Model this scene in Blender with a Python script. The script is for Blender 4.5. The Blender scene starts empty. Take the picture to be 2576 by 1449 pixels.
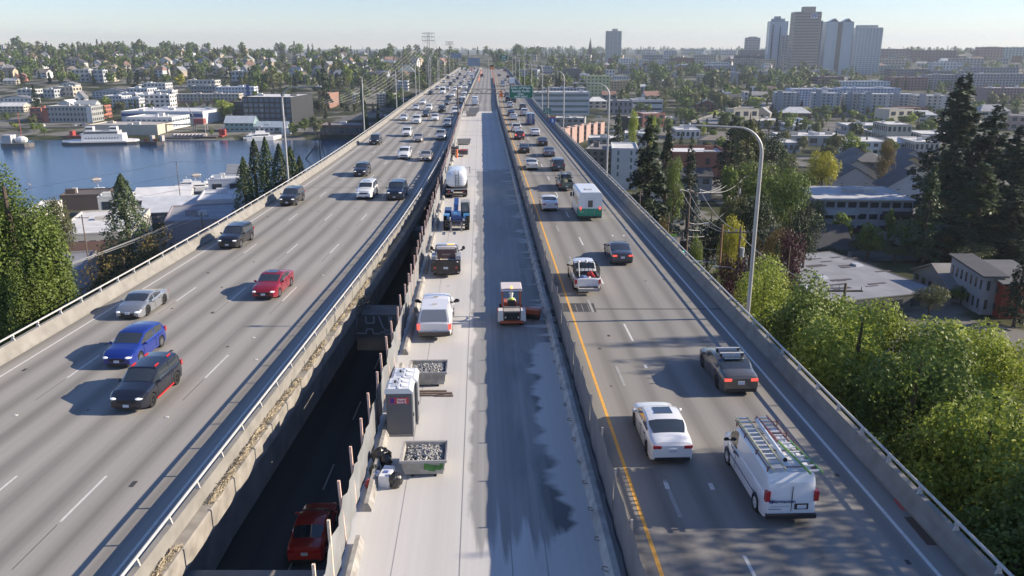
import bpy, bmesh, math, random
import numpy as np
from math import sin, cos, pi, radians, atan2, sqrt
from mathutils import Vector, Matrix
random.seed(5)
rng = np.random.default_rng(7)
SC = bpy.context.scene
COL = SC.collection

# ---------------- camera, sky, sun, exposure ----------------
F = 2050.0                      # focal length in pixels of a 2576 px wide picture
PITCH = math.atan(606/2050)
CP, SP = cos(PITCH), sin(PITCH)
H = 17.0                        # camera above the deck (deck top is z = 0)
cd = bpy.data.cameras.new('camera'); cam = bpy.data.objects.new('camera', cd); COL.objects.link(cam)
cam.location = (0, 0, H); cam.rotation_euler = (pi/2-PITCH, 0, 0)
cd.sensor_width = 36; cd.lens = 36*F/2576; cd.clip_start = .5; cd.clip_end = 20000
SC.camera = cam
W = bpy.data.worlds.new('World'); SC.world = W; W.use_nodes = True
nt = W.node_tree; bg = nt.nodes['Background']; sk = nt.nodes.new('ShaderNodeTexSky')
SUN_EL = radians(24.5); SUN_AZ = radians(86.7)      # azimuth from +Y towards +X
sk.sky_type = 'NISHITA'; sk.sun_disc = False; sk.sun_elevation = SUN_EL; sk.sun_rotation = SUN_AZ
sk.air_density = 1.0; sk.dust_density = 0.0; sk.ozone_density = 2.2; sk.altitude = 50
tm_ = nt.nodes.new('ShaderNodeVectorMath'); tm_.operation = 'MULTIPLY'; tm_.inputs[1].default_value = (.845, .885, 1.11)
nt.links.new(sk.outputs[0], tm_.inputs[0]); nt.links.new(tm_.outputs[0], bg.inputs[0]); bg.inputs[1].default_value = 0.095
sd = bpy.data.lights.new('sun', 'SUN'); sd.energy = 5.0; sd.angle = radians(.53); sd.color = (1, .87, .70)
so = bpy.data.objects.new('sun', sd); COL.objects.link(so)
sv = Vector((sin(SUN_AZ)*cos(SUN_EL), cos(SUN_AZ)*cos(SUN_EL), sin(SUN_EL)))
so.rotation_euler = sv.to_track_quat('Z', 'Y').to_euler()
SC.view_settings.view_transform = 'Standard'; SC.view_settings.look = 'None'
SC.view_settings.exposure = 0.70; SC.view_settings.gamma = 1

# ---------------- helpers ----------------
def at(px, py, z=0.0):
    """world x, y of the point of the level z seen at picture position px, py (2576 x 1449)"""
    u = px-1288; v = py-724.5
    t = (z-H)/-(F*SP+v*CP)
    return u*t, (F*CP-v*SP)*t
def lerp(a, b, t): return a+(b-a)*t
def interp(pts, x):
    return float(np.interp(x, [p[0] for p in pts], [p[1] for p in pts]))
def sstep(a, b, x):
    t = max(0, min(1, (x-a)/(b-a))); return t*t*(3-2*t)

MATS = {}
def mat(name, col, rough=.6, metal=0., coat=0., var=.0, scale=2., bump=0., emit=None, alpha=None, spec=.5, trans=0., detail=4.):
    if name in MATS: return MATS[name]
    m = bpy.data.materials.new(name); m.use_nodes = True; MATS[name] = m
    n = m.node_tree; b = n.nodes['Principled BSDF']
    b.inputs['Base Color'].default_value = (*col, 1); b.inputs['Roughness'].default_value = rough
    b.inputs['Metallic'].default_value = metal; b.inputs['Coat Weight'].default_value = coat
    b.inputs['Coat Roughness'].default_value = .04
    b.inputs['Specular IOR Level'].default_value = spec
    if trans: b.inputs['Transmission Weight'].default_value = trans
    if alpha is not None: b.inputs['Alpha'].default_value = alpha
    if emit: b.inputs['Emission Color'].default_value = (*emit[0], 1); b.inputs['Emission Strength'].default_value = emit[1]
    if var or bump:
        tc = n.nodes.new('ShaderNodeTexCoord'); no = n.nodes.new('ShaderNodeTexNoise')
        no.inputs['Scale'].default_value = scale; no.inputs['Detail'].default_value = detail
        n.links.new(tc.outputs['Object'], no.inputs['Vector'])
        if var:
            mr = n.nodes.new('ShaderNodeMapRange'); mr.inputs[1].default_value = .3; mr.inputs[2].default_value = .7
            mr.inputs[3].default_value = 1-var; mr.inputs[4].default_value = 1+var
            n.links.new(no.outputs[0], mr.inputs[0])
            mx = n.nodes.new('ShaderNodeVectorMath'); mx.operation = 'SCALE'; mx.inputs[0].default_value = col
            n.links.new(mr.outputs[0], mx.inputs['Scale']); n.links.new(mx.outputs[0], b.inputs['Base Color'])
        if bump:
            bp = n.nodes.new('ShaderNodeBump'); bp.inputs['Strength'].default_value = bump; bp.inputs['Distance'].default_value = .05
            n.links.new(no.outputs[0], bp.inputs['Height']); n.links.new(bp.outputs[0], b.inputs['Normal'])
    return m

class MB:
    """collects faces for one mesh object"""
    def __init__(s): s.v = []; s.f = []
    def add(s, vs, fs):
        o = len(s.v); s.v += [tuple(p) for p in vs]; s.f += [tuple(i+o for i in f) for f in fs]; return s
    def box(s, x0, x1, y0, y1, z0, z1, M=None, taper=0):
        t = taper
        vs = [(x0,y0,z0),(x1,y0,z0),(x1,y1,z0),(x0,y1,z0),(x0+t,y0+t,z1),(x1-t,y0+t,z1),(x1-t,y1-t,z1),(x0+t,y1-t,z1)]
        if M is not None: vs = [tuple(M @ Vector(p)) for p in vs]
        return s.add(vs, [(3,2,1,0),(4,5,6,7),(0,1,5,4),(1,2,6,5),(2,3,7,6),(3,0,4,7)])
    def cyl(s, p, q, r, r2=None, n=10, cap=True):
        p = Vector(p); q = Vector(q); r2 = r if r2 is None else r2
        d = (q-p).normalized(); a = d.orthogonal().normalized(); b = d.cross(a)
        vs = []
        for c, rr in ((p, r), (q, r2)):
            for i in range(n):
                t = 2*pi*i/n; vs.append(c+a*cos(t)*rr+b*sin(t)*rr)
        fs = [(i, (i+1) % n, n+(i+1) % n, n+i) for i in range(n)]
        if cap: fs += [tuple(range(n))[::-1], tuple(range(n, 2*n))]
        return s.add(vs, fs)
    def tube(s, pts, r, n=8, taper=None):
        pts = [Vector(p) for p in pts]; vs = []; up = Vector((0, 0, 1)); a = None
        for i, p in enumerate(pts):
            d = (pts[min(i+1, len(pts)-1)]-pts[max(i-1, 0)]).normalized()
            if a is None: a = d.orthogonal().normalized()
            else: a = (a-d*a.dot(d)).normalized()
            b = d.cross(a); rr = r if taper is None else lerp(r, taper, i/(len(pts)-1))
            for k in range(n):
                t = 2*pi*k/n; vs.append(p+a*cos(t)*rr+b*sin(t)*rr)
        fs = []
        for i in range(len(pts)-1):
            for k in range(n): fs.append((i*n+k, i*n+(k+1) % n, (i+1)*n+(k+1) % n, (i+1)*n+k))
        fs += [tuple(range(n))[::-1], tuple(range((len(pts)-1)*n, len(pts)*n))]
        return s.add(vs, fs)
    def prism(s, poly, y0, y1, axis='y'):
        """polygon in (a, b) extruded; axis y: (x,z) polygon, axis z: (x,y) polygon, axis x: (y,z)"""
        n = len(poly)
        mk = {'y': lambda a, b, t: (a, t, b), 'z': lambda a, b, t: (a, b, t), 'x': lambda a, b, t: (t, a, b)}[axis]
        vs = [mk(a, b, y0) for a, b in poly]+[mk(a, b, y1) for a, b in poly]
        fs = [(i, (i+1) % n, n+(i+1) % n, n+i) for i in range(n)]+[tuple(range(n))[::-1], tuple(range(n, 2*n))]
        return s.add(vs, fs)
    def lathe(s, prof, n=16, c=(0, 0, 0), axis='z'):
        vs = []
        for r, z in prof:
            for k in range(n):
                t = 2*pi*k/n; a, b = r*cos(t), r*sin(t)
                vs.append((c[0]+a, c[1]+b, c[2]+z) if axis == 'z' else (c[0]+z, c[1]+a, c[2]+b) if axis == 'x' else (c[0]+a, c[1]+z, c[2]+b))
        m = len(prof); fs = []
        for i in range(m-1):
            for k in range(n): fs.append((i*n+k, i*n+(k+1) % n, (i+1)*n+(k+1) % n, (i+1)*n+k))
        fs += [tuple(range(n))[::-1], tuple(range((m-1)*n, m*n))]
        return s.add(vs, fs)
    def ball(s, c, r, n=10, m=6):
        rx, ry, rz = (r, r, r) if not hasattr(r, '__len__') else r
        vs = []; 
        for i in range(1, m):
            a = pi*i/m
            for k in range(n):
                t = 2*pi*k/n; vs.append((c[0]+rx*sin(a)*cos(t), c[1]+ry*sin(a)*sin(t), c[2]+rz*cos(a)))
        top = len(vs); vs.append((c[0], c[1], c[2]+rz)); vs.append((c[0], c[1], c[2]-rz))
        fs = []
        for i in range(m-2):
            for k in range(n): fs.append((i*n+k, (i+1)*n+k, (i+1)*n+(k+1) % n, i*n+(k+1) % n))
        for k in range(n): fs.append((top, k, (k+1) % n)); fs.append((top+1, (m-2)*n+(k+1) % n, (m-2)*n+k))
        return s.add(vs, fs)
    def mesh(s, name, m, smooth=False):
        me = bpy.data.meshes.new(name); me.from_pydata(s.v, [], s.f)
        for x in (m if isinstance(m, (list, tuple)) else [m]): me.materials.append(x)
        bm = bmesh.new(); bm.from_mesh(me); bmesh.ops.recalc_face_normals(bm, faces=bm.faces); bm.to_mesh(me); bm.free()
        if smooth: smooth_by_angle(me, smooth if smooth is not True else 40)
        return me
    def obj(s, name, m, parent=None, smooth=False, label=None):
        return link(name, s.mesh(name, m, smooth), parent, label)
def smooth_by_angle(me, deg=40):
    me.polygons.foreach_set('use_smooth', [True]*len(me.polygons))
    bm = bmesh.new(); bm.from_mesh(me); lim = radians(deg)
    for e in bm.edges:
        e.smooth = not (len(e.link_faces) == 2 and e.calc_face_angle(0) > lim)
    bm.to_mesh(me); bm.free()
def link(name, data, parent=None, label=None):
    o = bpy.data.objects.new(name, data); COL.objects.link(o)
    if parent is not None: o.parent = parent
    if label: o['label'] = label
    return o
def tag(o, label, cat, group=None, kind=None):
    o['label'] = label; o['category'] = cat
    if group: o['group'] = group
    if kind: o['kind'] = kind
    return o
def thing(name, label, cat, loc=(0, 0, 0), rz=0., group=None):
    o = bpy.data.objects.new(name, None); COL.objects.link(o); o.empty_display_size = .3
    o.location = loc; o.rotation_euler = (0, 0, rz)
    return tag(o, label, cat, group)
def copy_tree(o, parent=None):
    c = o.copy(); COL.objects.link(c); c.parent = parent
    for ch in o.children: copy_tree(ch, c)
    return c
def zone(px, py, X):
    if X < 0: c = [(150, 'at the far left'), (350, 'above the ferry'), (560, 'above the blue fascia store'), (800, 'above the black glass office'), (1000, 'above the beige apartments'), (9999, 'behind the pylon')]; r = [(133, 'on the skyline'), (150, 'on the upper slope'), (172, 'mid slope'), (205, 'on the lower slope'), (999, 'by the shore')]
    else: c = [(1400, 'near the bridge'), (1500, 'around the church spire'), (1620, 'around the lone pale tower'), (1750, 'left of the dark hotel'), (1900, 'around the viaduct'), (2050, 'below the tan tower'), (2200, 'below the glass towers'), (2400, 'right of the towers'), (9999, 'at the far right')]; r = [(132, 'on the skyline'), (150, 'far back'), (180, 'in the middle distance'), (230, 'before the city blocks'), (280, 'nearer'), (999, 'close to the gardens')]
    return [t for a, t in r if py < a][0]+' '+[t for a, t in c if px < a][0]
def struct(o): o['kind'] = 'structure'; return o
def text_mesh(txt, size, m, bold=.0, space=1.0, align='CENTER'):
    cu = bpy.data.curves.new('t', 'FONT'); cu.body = txt; cu.size = size; cu.align_x = align; cu.align_y = 'CENTER'
    cu.offset = bold; cu.extrude = .004; cu.space_character = space
    o = bpy.data.objects.new('t', cu); me = bpy.data.meshes.new_from_object(o)
    bpy.data.objects.remove(o); me.materials.clear(); me.materials.append(m); return me
def text(name, txt, size, m, parent, loc, rot, bold=0., space=1.):
    o = link(name, text_mesh(txt, size, m, bold, space), parent); o.location = loc; o.rotation_euler = rot; return o

# ---------------- plan of the roads ----------------
def S(y):                       # right structure reference line (closed work deck and the carriageway beside it)
    return -.037*y + (.0103*(y-220)*sstep(180, 330, y) if y > 180 else 0)
LPTS = [(-60, -14.6), (0, -12.75), (40, -11.5), (60, -10.9), (75, -10.55), (90, -10.42), (105, -10.42), (122, -10.6), (140, -10.95), (170, -11.75), (200, -12.6)]
def Lin(y):                     # inner edge of the left deck
    return interp(LPTS, y) if y < 200 else S(y)-5.2
def Z(y):                       # deck profile: level, then falling away behind the crest
    return 0 if y < 620 else -((y-620)**2)*.00009
YS = [-12+3*i for i in range(75)]+[216+8*i for i in range(100)]
def head(fn, y): return atan2(fn(y+2)-fn(y-2), 4)      # angle from +Y towards +X
def strip(fn, offs, y0, y1, prof_closed=False, mb=None, zo=None):
    """sweep a cross-section (offset, height) list along a plan line; returns MB with uv = (offset, y)"""
    mb = mb or MB(); ys = [y for y in YS if y0 < y < y1]; ys = [y0]+ys+[y1]; n = len(offs); vs = []
    for y in ys:
        for o, z in offs: vs.append((fn(y)+o, y, z+Z(y)))
    fs = []
    for i in range(len(ys)-1):
        for k in range(n-1 if not prof_closed else n):
            k2 = (k+1) % n; fs.append((i*n+k, i*n+k2, (i+1)*n+k2, (i+1)*n+k))
    if prof_closed: fs += [tuple(range(n))[::-1], tuple(range((len(ys)-1)*n, len(ys)*n))]
    return mb.add(vs, fs)
def uv_road(o, fn):
    me = o.data; uv = me.uv_layers.new(name='UVMap')
    co = [(v.co.x-fn(v.co.y), v.co.y) for v in me.vertices]
    for l in me.loops: uv.data[l.index].uv = co[l.vertex_index]

def road_mat(name, col, tracks, dark=.75, rough=.85, wet=None, streak=.10, grain=.06, phase=0., width=3.7, joints=0, jcol=None):
    m = bpy.data.materials.new(name); m.use_nodes = True; n = m.node_tree; L = n.links
    b = n.nodes['Principled BSDF']; b.inputs['Roughness'].default_value = rough; b.inputs['Specular IOR Level'].default_value = .3
    uv = n.nodes.new('ShaderNodeUVMap'); sep = n.nodes.new('ShaderNodeSeparateXYZ'); L.new(uv.outputs[0], sep.inputs[0])
    def math_(op, a, bb=None, c=None):
        q = n.nodes.new('ShaderNodeMath'); q.operation = op
        for i, t in enumerate((a, bb, c)):
            if t is None: continue
            if isinstance(t, (int, float)): q.inputs[i].default_value = t
            else: L.new(t, q.inputs[i])
        return q.outputs[0]
    def noise(sx, sy, sc=1., det=4.):
        mp = n.nodes.new('ShaderNodeMapping'); mp.inputs['Scale'].default_value = (sx, sy, 1); L.new(uv.outputs[0], mp.inputs[0])
        q = n.nodes.new('ShaderNodeTexNoise'); q.inputs['Scale'].default_value = sc; q.inputs['Detail'].default_value = det
        L.new(mp.outputs[0], q.inputs['Vector']); return q.outputs[0]
    u, v = sep.outputs[0], sep.outputs[1]
    # wheel tracks: two per lane
    wob = math_('MULTIPLY', noise(.05, .03, 1., 2.), .8)
    ph = math_('ADD', math_('ADD', u, phase), wob)
    tr = math_('COSINE', math_('MULTIPLY', ph, 2*pi/width*2))
    tr = math_('MULTIPLY', math_('ADD', tr, 1), .5)
    tr = math_('POWER', tr, 1.6)
    long = noise(1.6, .02, 1., 5.)
    tr = math_('MULTIPLY', math_('MULTIPLY', tr, math_('ADD', long, .35)), tracks)
    st = math_('MULTIPLY', math_('SUBTRACT', noise(5., .05, 1., 6.), .5), streak*2)
    gr = math_('MULTIPLY', math_('SUBTRACT', noise(1, 1, 9., 6.), .5), grain*2)
    bl = math_('MULTIPLY', math_('SUBTRACT', noise(.15, .06, 1., 5.), .5), .28)
    f = math_('SUBTRACT', 1., tr); f = math_('ADD', f, st); f = math_('ADD', f, gr); f = math_('ADD', f, bl)
    if joints:
        j = math_('FRACT', math_('DIVIDE', v, joints)); j = math_('LESS_THAN', j, .02/joints*4)
        f = math_('MULTIPLY', f, math_('SUBTRACT', 1., math_('MULTIPLY', j, .35)))
    sc = n.nodes.new('ShaderNodeVectorMath'); sc.operation = 'SCALE'; sc.inputs[0].default_value = col; L.new(f, sc.inputs['Scale'])
    out = sc.outputs[0]
    if wet:
        out = wet(n, L, math_, noise, u, v, out, b)
    L.new(out, b.inputs['Base Color'])
    return m
# ---------------- decks ----------------
DECK_END = 1000
M_left = road_mat('weathered_deck_concrete', (.34, .322, .292), .38, phase=-.1)
M_right = road_mat('carriageway_asphalt', (.27, .257, .236), .30, phase=.35, width=3.1)
def wet_fn(n, L, math_, noise, u, v, out, b):
    # water left by the sweeper: one ragged sheet with combed edges
    edge = math_('ADD', math_('MULTIPLY', math_('SUBTRACT', noise(.0, .10, 1., 2.), .5), 1.6), 4.35)
    edge = math_('ADD', edge, math_('MULTIPLY', math_('SUBTRACT', noise(.5, .5, 1., 4.), .5), .9))
    def soft(a, b_, wdt):
        q = n.nodes.new('ShaderNodeMapRange'); L.new(math_('SUBTRACT', a, b_), q.inputs[0]); q.inputs[1].default_value = -wdt; q.inputs[2].default_value = wdt; return q.outputs[0]
    m1 = soft(u, edge, .10)
    fin = math_('ADD', math_('MULTIPLY', math_('SUBTRACT', noise(1.3, .08, 1., 3.), .5), 12), 25.5)
    m2 = soft(v, fin, .5)
    fin2 = math_('ADD', math_('MULTIPLY', math_('SUBTRACT', noise(.8, .02, 1., 3.), .5), 5), 117)
    m3 = math_('LESS_THAN', v, fin2)
    rag = math_('ADD', math_('MULTIPLY', math_('SUBTRACT', noise(.18, .42, 1., 3.), .5), 4.2), 8.0)
    m4 = soft(math_('ADD', rag, math_('MULTIPLY', math_('GREATER_THAN', v, 46.), math_('ADD', 1.5, math_('MULTIPLY', math_('SUBTRACT', noise(.06, .75, 1., 3.), .5), 9.)))), u, .2)
    w = math_('MULTIPLY', math_('MULTIPLY', m1, m2), math_('MULTIPLY', m3, m4))
    # small splashes on the dry side
    sp = math_('GREATER_THAN', noise(1.2, .35, 1., 3.), .69)
    w = math_('MAXIMUM', w, math_('MULTIPLY', sp, math_('MULTIPLY', math_('LESS_THAN', v, 100.), .6)))
    heavy = math_('MULTIPLY', soft(noise(.6, .10, 1., 5.), .52, .06), soft(u, 6.6, 1.2))
    w = math_('MULTIPLY', w, math_('ADD', math_('MULTIPLY', noise(4., .03, 1., 4.), .5), math_('ADD', .30, math_('MULTIPLY', heavy, .45))))
    mx = n.nodes.new('ShaderNodeMix'); mx.data_type = 'RGBA'
    L.new(w, mx.inputs['Factor']); L.new(out, mx.inputs[6]); mx.inputs[7].default_value = (.085, .09, .09, 1)
    r = n.nodes.new('ShaderNodeMapRange'); L.new(w, r.inputs[0]); r.inputs[3].default_value = .85; r.inputs[4].default_value = .38
    L.new(r.outputs[0], b.inputs['Roughness'])
    return mx.outputs[2]
M_work = road_mat('planed_deck_concrete', (.56, .545, .52), .05, wet=wet_fn, streak=.07, grain=.05)
M_far = road_mat('older_deck_concrete', (.30, .292, .28), .4, phase=.5)
M_low = road_mat('lower_road_asphalt', (.11, .11, .11), .2)
M_conc = mat('barrier_concrete', (.25, .238, .216), .85, var=.16, scale=1.2, bump=.25)
M_conc2 = mat('girder_concrete', (.20, .19, .175), .9, var=.22, scale=.7, bump=.2)
M_edge = mat('gutter_concrete', (.27, .25, .22), .9, var=.25, scale=1.5)
M_rail = mat('aluminium_rail', (.50, .485, .46), .5, metal=.0, var=.08, scale=3)
M_white = mat('road_paint_white', (.62, .61, .58), .7, var=.12, scale=4)
M_yellow = mat('road_paint_yellow', (.72, .38, .07), .7, var=.12, scale=4)
M_grey = mat('old_paint_grey', (.33, .325, .31), .8, var=.1, scale=4)
M_seam = mat('deck_seam', (.07, .07, .07), .8)

def sweep(name, fn, offs, y0, y1, m, closed=False, parent=None, road=None):
    o = strip(fn, offs, y0, y1, closed).obj(name, m, parent)
    if road: uv_road(o, road)
    return o
o = sweep('road', Lin, [(-17.9, -.9), (-17.9, 0), (-12, 0), (-6, 0), (-.2, 0), (-.02, 0), (-.02, -.5)], -12, DECK_END, M_left, road=Lin); struct(o); o['label'] = 'wide grey concrete carriageway of oncoming traffic'
o = sweep('road', S, [(4.9, 0), (8, 0), (12, 0), (16.8, 0), (16.8, -.9)], -12, DECK_END, M_right, road=S); struct(o)
o = sweep('work_deck', S, [(-5.0, -1.2), (-5.0, 0), (-2, 0), (2, 0), (4.9, 0)], -12, 229, M_work, road=lambda y: S(y)-5.0+0.0); struct(o)
o = sweep('road', S, [(-5.0, -1.2), (-5.0, 0), (-2, 0), (2, 0), (4.9, 0)], 229, DECK_END, M_far, road=S); struct(o)
# edge beams of both decks
o = sweep('left_deck_beam', Lin, [(-18.2, -3), (-18.2, -.903), (-17.9, -.903), (-17.9, -1.1), (-.1, -1.1), (-.1, -3.1), (-.7, -3.1), (-.7, -1.5), (-17.5, -1.5), (-17.5, -3)], -12, 700, M_conc2, True); struct(o)
o = sweep('deck_ledge', Lin, [(-.015, -.5), (-.015, .12), (.40, .12), (.45, .06), (.45, -.75), (.1, -.75), (.1, -.5)], -12, 160, M_edge, True); struct(o)
M_outer=1
o = sweep('right_deck_beam', S, [(-5.0, -3.2), (-5.0, -1.205), (16.8, -1.205), (16.8, -.903), (17.1, -.903), (17.1, -3.2), (16.3, -3.2), (16.3, -1.6), (-4.2, -1.6), (-4.2, -3.2)], -12, 700, M_conc2, True); struct(o)
# lower roadway between and under the decks
low = lambda y: -14.2 if y < 160 else -14.2+S(y)-S(160)
o = sweep('lower_road', low, [(-14, -7.5), (-6, -7.5), (0, -7.5), (7, -7.5), (20, -7.5)], -12, 520, M_low, road=low); struct(o)
# painted markings
def marks(name, fn, segs, m, z=.006, parent=None):
    mb = MB()
    for o0, w, a, b in segs:
        strip(fn, [(o0-w/2, z), (o0+w/2, z)], a, b, mb=mb)
    return struct(mb.obj(name, m))
segs = []
DASH0 = 26.7
for lane in (-4.95, -8.65, -12.35):
    y = DASH0-13.8*2+( .0 if lane == -4.95 else 0)
    while y < 640:
        segs.append((lane, .11 if y < 200 else .16, y, y+3.4)); y += 13.8
marks('lane_markings', Lin, segs, M_white)
marks('edge_line', Lin, [(-16.05, .13, -12, 640), (-1.35, .12, -12, 640)], M_white)
segs = []
y = 24.2-13.8*2
while y < 640: segs.append((9.0, .13 if y < 150 else .17, y, y+3.2)); y += 12.4
marks('lane_markings', S, segs, M_white)
marks('edge_line', S, [(15.2, .15, -12, 640)], M_white)
marks('centre_line_yellow', S, [(5.9, .15, -12, 225), (6.3, .15, 229, 640)], M_yellow)
segs = []; y = 20
while y < 200: segs.append((7.35, .17, y+7, y+9.8)); y += 12.4
marks('worn_lane_markings', S, segs, M_grey)
# seams and joints
segs = [(-4.95, .035, 0, 200), (-8.65, .035, 0, 200), (-12.35, .03, 0, 160)]
marks('deck_seams', Lin, [(a, .03, DASH0-13.8*2+13.8*k-2.9, DASH0-13.8*2+13.8*k-.2) for a in (-4.95, -8.65, -12.35) for k in range(14)], M_seam, .004)
marks('expansion_joints', S, [(10.85, 11.7, 52.4, 52.58), (10.85, 11.7, 85.2, 85.32), (10.85, 11.7, 118.3, 118.5), (10.85, 11.7, 165, 165.2)], M_seam, .005)
marks('expansion_joints', Lin, [(-8.8, 17.6, 102, 102.14), (-8.8, 17.6, 141, 141.2), (-8.8, 17.6, 180, 180.2)], M_seam, .005)
marks('deck_seams', S, [(-.9, .035, -12, 229), (.9, .03, -12, 229), (-3.2, .02, -12, 229), (2.1, .03, -12, 229), (0, 9.8, 118, 118.3), (-1.5, 6.9, 165, 165.25)], mat('seam_dark', (.27, .265, .26), .8), .005)
marks('deck_seams', S, [(12.2, .02, -12, 220)], mat('seam_pale', (.33, .325, .31), .8), .005)
M_patch = mat('dark_patch', (.055, .055, .055), .75, var=.2, scale=6)
# freshly sealed patch beside the yellow line, with its scored slots
mb = MB(); x0, y0 = at(1425, 788); mb.box(S(y0)+5.2, S(y0)+7.55, y0+.2, y0+2.2, -.3, .0035); struct(mb.obj('sealed_patch', M_patch))
marks('scored_slots', S, [(5.9+.42*k, .035, y0+.4, y0+1.9) for k in range(4)]+[(6.35, 2.2, y0+.2, y0+.27)], M_grey, .0085)
mb = MB()
for (px, py, wx, wy, r) in ((437, 793, .9, 1.0, .4), (655, 960*.805+20, .8, .7, .2), (806, 965, .5, .5, 0)):
    pass
# small raised markers and tape scraps
mb = MB()
for (px, py) in ((1624, 922), (1677, 1222), (1790, 1224), (1569, 593), (1541, 593), (1575, 575)):
    x, y = at(px, py); mb.box(x-.09, x+.09, y-.25, y+.25, .004, .012)
for (px, py) in ((638, 850), (420, 1050), (645, 905), (40, 1045), (775, 590), (812, 693)):
    x, y = at(px, py); mb.box(x-.07, x+.07, y-.07, y+.07, .004, .03)
struct(mb.obj('raised_markers', M_white))

# ---------------- barriers and rails ----------------
def railing(fn, off, side, y0, y1, label, step=2.44, yoff=0.):
    t = thing('barrier', label, 'barrier')
    s = side
    prof = [(off, 0.002), (off, .82), (off-.22*s, .82), (off-.30*s, .35), (off-.46*s, .12), (off-.46*s, .002)]
    strip(fn, prof, y0, y1, True).obj('wall', M_conc, t)
    a = [(off-.11*s+.06*cos(k*pi/4), 1.14+.055*sin(k*pi/4)) for k in range(8)]
    strip(fn, a, y0, y1, True).obj('rail', M_rail, t, smooth=60)
    n = 0; y = y0+yoff
    far = MB(); me = None
    pm = MB().prism([(-.13, .8), (.10, .8), (.02, 1.10), (-.06, 1.13), (-.10, 1.05), (-.06, .98)], -.04, .04)
    pme = pm.mesh('rail_post', M_rail)
    while y < y1:
        x = fn(y)+off-.11*s
        if n < 95 and y > 14:
            o = link('rail_post', pme, t); o.location = (x, y, Z(y)); o.scale = (s, 1, 1); n += 1
        elif y > 14:
            far.box(x-.05, x+.05, y-.05, y+.05, .8+Z(y), 1.1+Z(y))
        y += step
    if far.v: o = far.obj('rail_post', M_rail, t); o['kind'] = 'stuff'
    return t
railing(Lin, -17.45, -1, -12, DECK_END, 'outer concrete barrier with pipe rail along the lake side of the left deck')
railing(Lin, -.03, 1, -12, DECK_END, 'inner concrete barrier with pipe rail above the dark lower roadway', yoff=.7)
railing(S, 16.55, 1, -12, DECK_END, 'outer concrete barrier with pipe rail along the right carriageway beside the green trees', yoff=.3)
# dry straw lying on the inner ledge
mb = MB(); r = random.Random(3)
for i in range(5200):
    y = r.uniform(12, 92) if r.random() < .8 else r.uniform(12, 45)
    if math.sin(y*.9)+math.sin(y*.37+1) < -1.1: continue
    o0 = .20+.06*math.sin(y*.5)+r.gauss(0, .07); a = r.uniform(0, pi); l = r.uniform(.06, .2); z = .125+abs(r.gauss(0, .05)); x = Lin(y)+min(.42, max(.02, o0))
    dx, dy = cos(a)*l, sin(a)*l
    mb.add([(x-dx, y-dy, z), (x+dx, y+dy, z+r.uniform(0, .09)), (x+dx+.03, y+dy-.03, z+.02)], [(0, 1, 2)])
o = mb.obj('dry_straw', mat('dry_straw', (.38, .32, .22), .9, var=.35, scale=9)); tag(o, 'dry straw and leaf litter lying along the inner ledge', 'straw', kind='stuff')
# dead weeds hanging from the ledge
mb = MB()
for (cy, n_, rr) in ((54.5, 260, .45), (96, 300, .6), (112, 200, .6)):
    for i in range(n_):
        x = Lin(cy)+.5+r.gauss(0, rr*.5); y = cy+r.gauss(0, rr*1.6); z = .1-abs(r.gauss(0, rr*.6)); a = r.uniform(0, 6.3)
        mb.add([(x, y, z), (x+.2*cos(a), y+.2*sin(a), z+.1), (x+.2*cos(a+.3), y+.2*sin(a+.3), z)], [(0, 1, 2)])
tag(mb.obj('dry_weeds', mat('dry_weeds', (.26, .23, .15), .9, var=.3, scale=5)), 'tufts of dead weeds hanging over the ledge above the lower road', 'weeds', kind='stuff')

# cross beams over the lower roadway
def xbeam(py, zt, zb, dep, label, graffiti=False):
    x, y = at(940, py, zt)
    if py > 1400: y -= dep
    t = thing('cross_beam', label, 'beam', (0, y, 0))
    MB().box(Lin(y)-.1, S(y)-5.0, 0, dep, zb, zt).obj('beam', M_conc2, t)
    if graffiti:
        gm = mat('graffiti_paint', (.55, .58, .62), .7)
        xa, xb = at(893, 800, zt)[0], at(1000, 800, zt)[0]
        k = (xb-xa)
        zt2 = zt-.12; g = MB()
        def st(pts, w=.05):
            for p, q in zip(pts[:-1], pts[1:]):
                d = Vector((q[0]-p[0], 0, q[1]-p[1])); nn = Vector((-d.z, 0, d.x)).normalized()*w
                P, Q = Vector((xa+p[0]*k, -.006, zt2+p[1])), Vector((xa+q[0]*k, -.006, zt2+q[1]))
                g.add([P-nn, Q-nn, Q+nn, P+nn], [(0, 1, 2, 3)])
        st([(.0, 0), (-.05, -1.25), (.20, -1.3), (.21, -.95), (.36, -.95), (.37, -1.3), (.52, -1.3), (.60, -1.15), (.66, -1.3), (.82, -1.35), (.84, -.95), (.90, -1.3), (1.0, -1.25), (1.04, -.1)])
        st([(.21, 0), (.21, -.5), (.40, -.5), (.40, 0)]); st([(.52, 0), (.60, -.75), (.68, -1.1)]); st([(.76, 0), (.79, -.6), (.83, 0)]); st([(.95, -.05), (1.0, -.6)])
        st([(.64, -1.2), (.67, -.95), (.70, -1.2), (.73, -.95), (.76, -1.15)], .03)
        g.obj('graffiti', gm, t)
    return t
xbeam(792, -1.3, -4.0, 2.3, 'dark concrete cross beam over the lower road with pale outlined graffiti letters', True)
xbeam(1434, -1.2, -4.0, 1.6, 'pale concrete cross beam over the lower road at the bottom edge of the view')
xbeam(580, -1.3, -4.0, 2.4, 'far cross beam over the lower road below the blue lift truck')
marks('lower_lane_markings', low, [(-.35, .1, -10, 300)], mat('lower_paint', (.4, .4, .39), .8), -7.49)
marks('lower_lane_markings', low, [(3.3, .1, 5+9.2*k, 8+9.2*k) for k in range(20)], mat('lower_paint', (.4, .4, .39), .8), -7.49)

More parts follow.
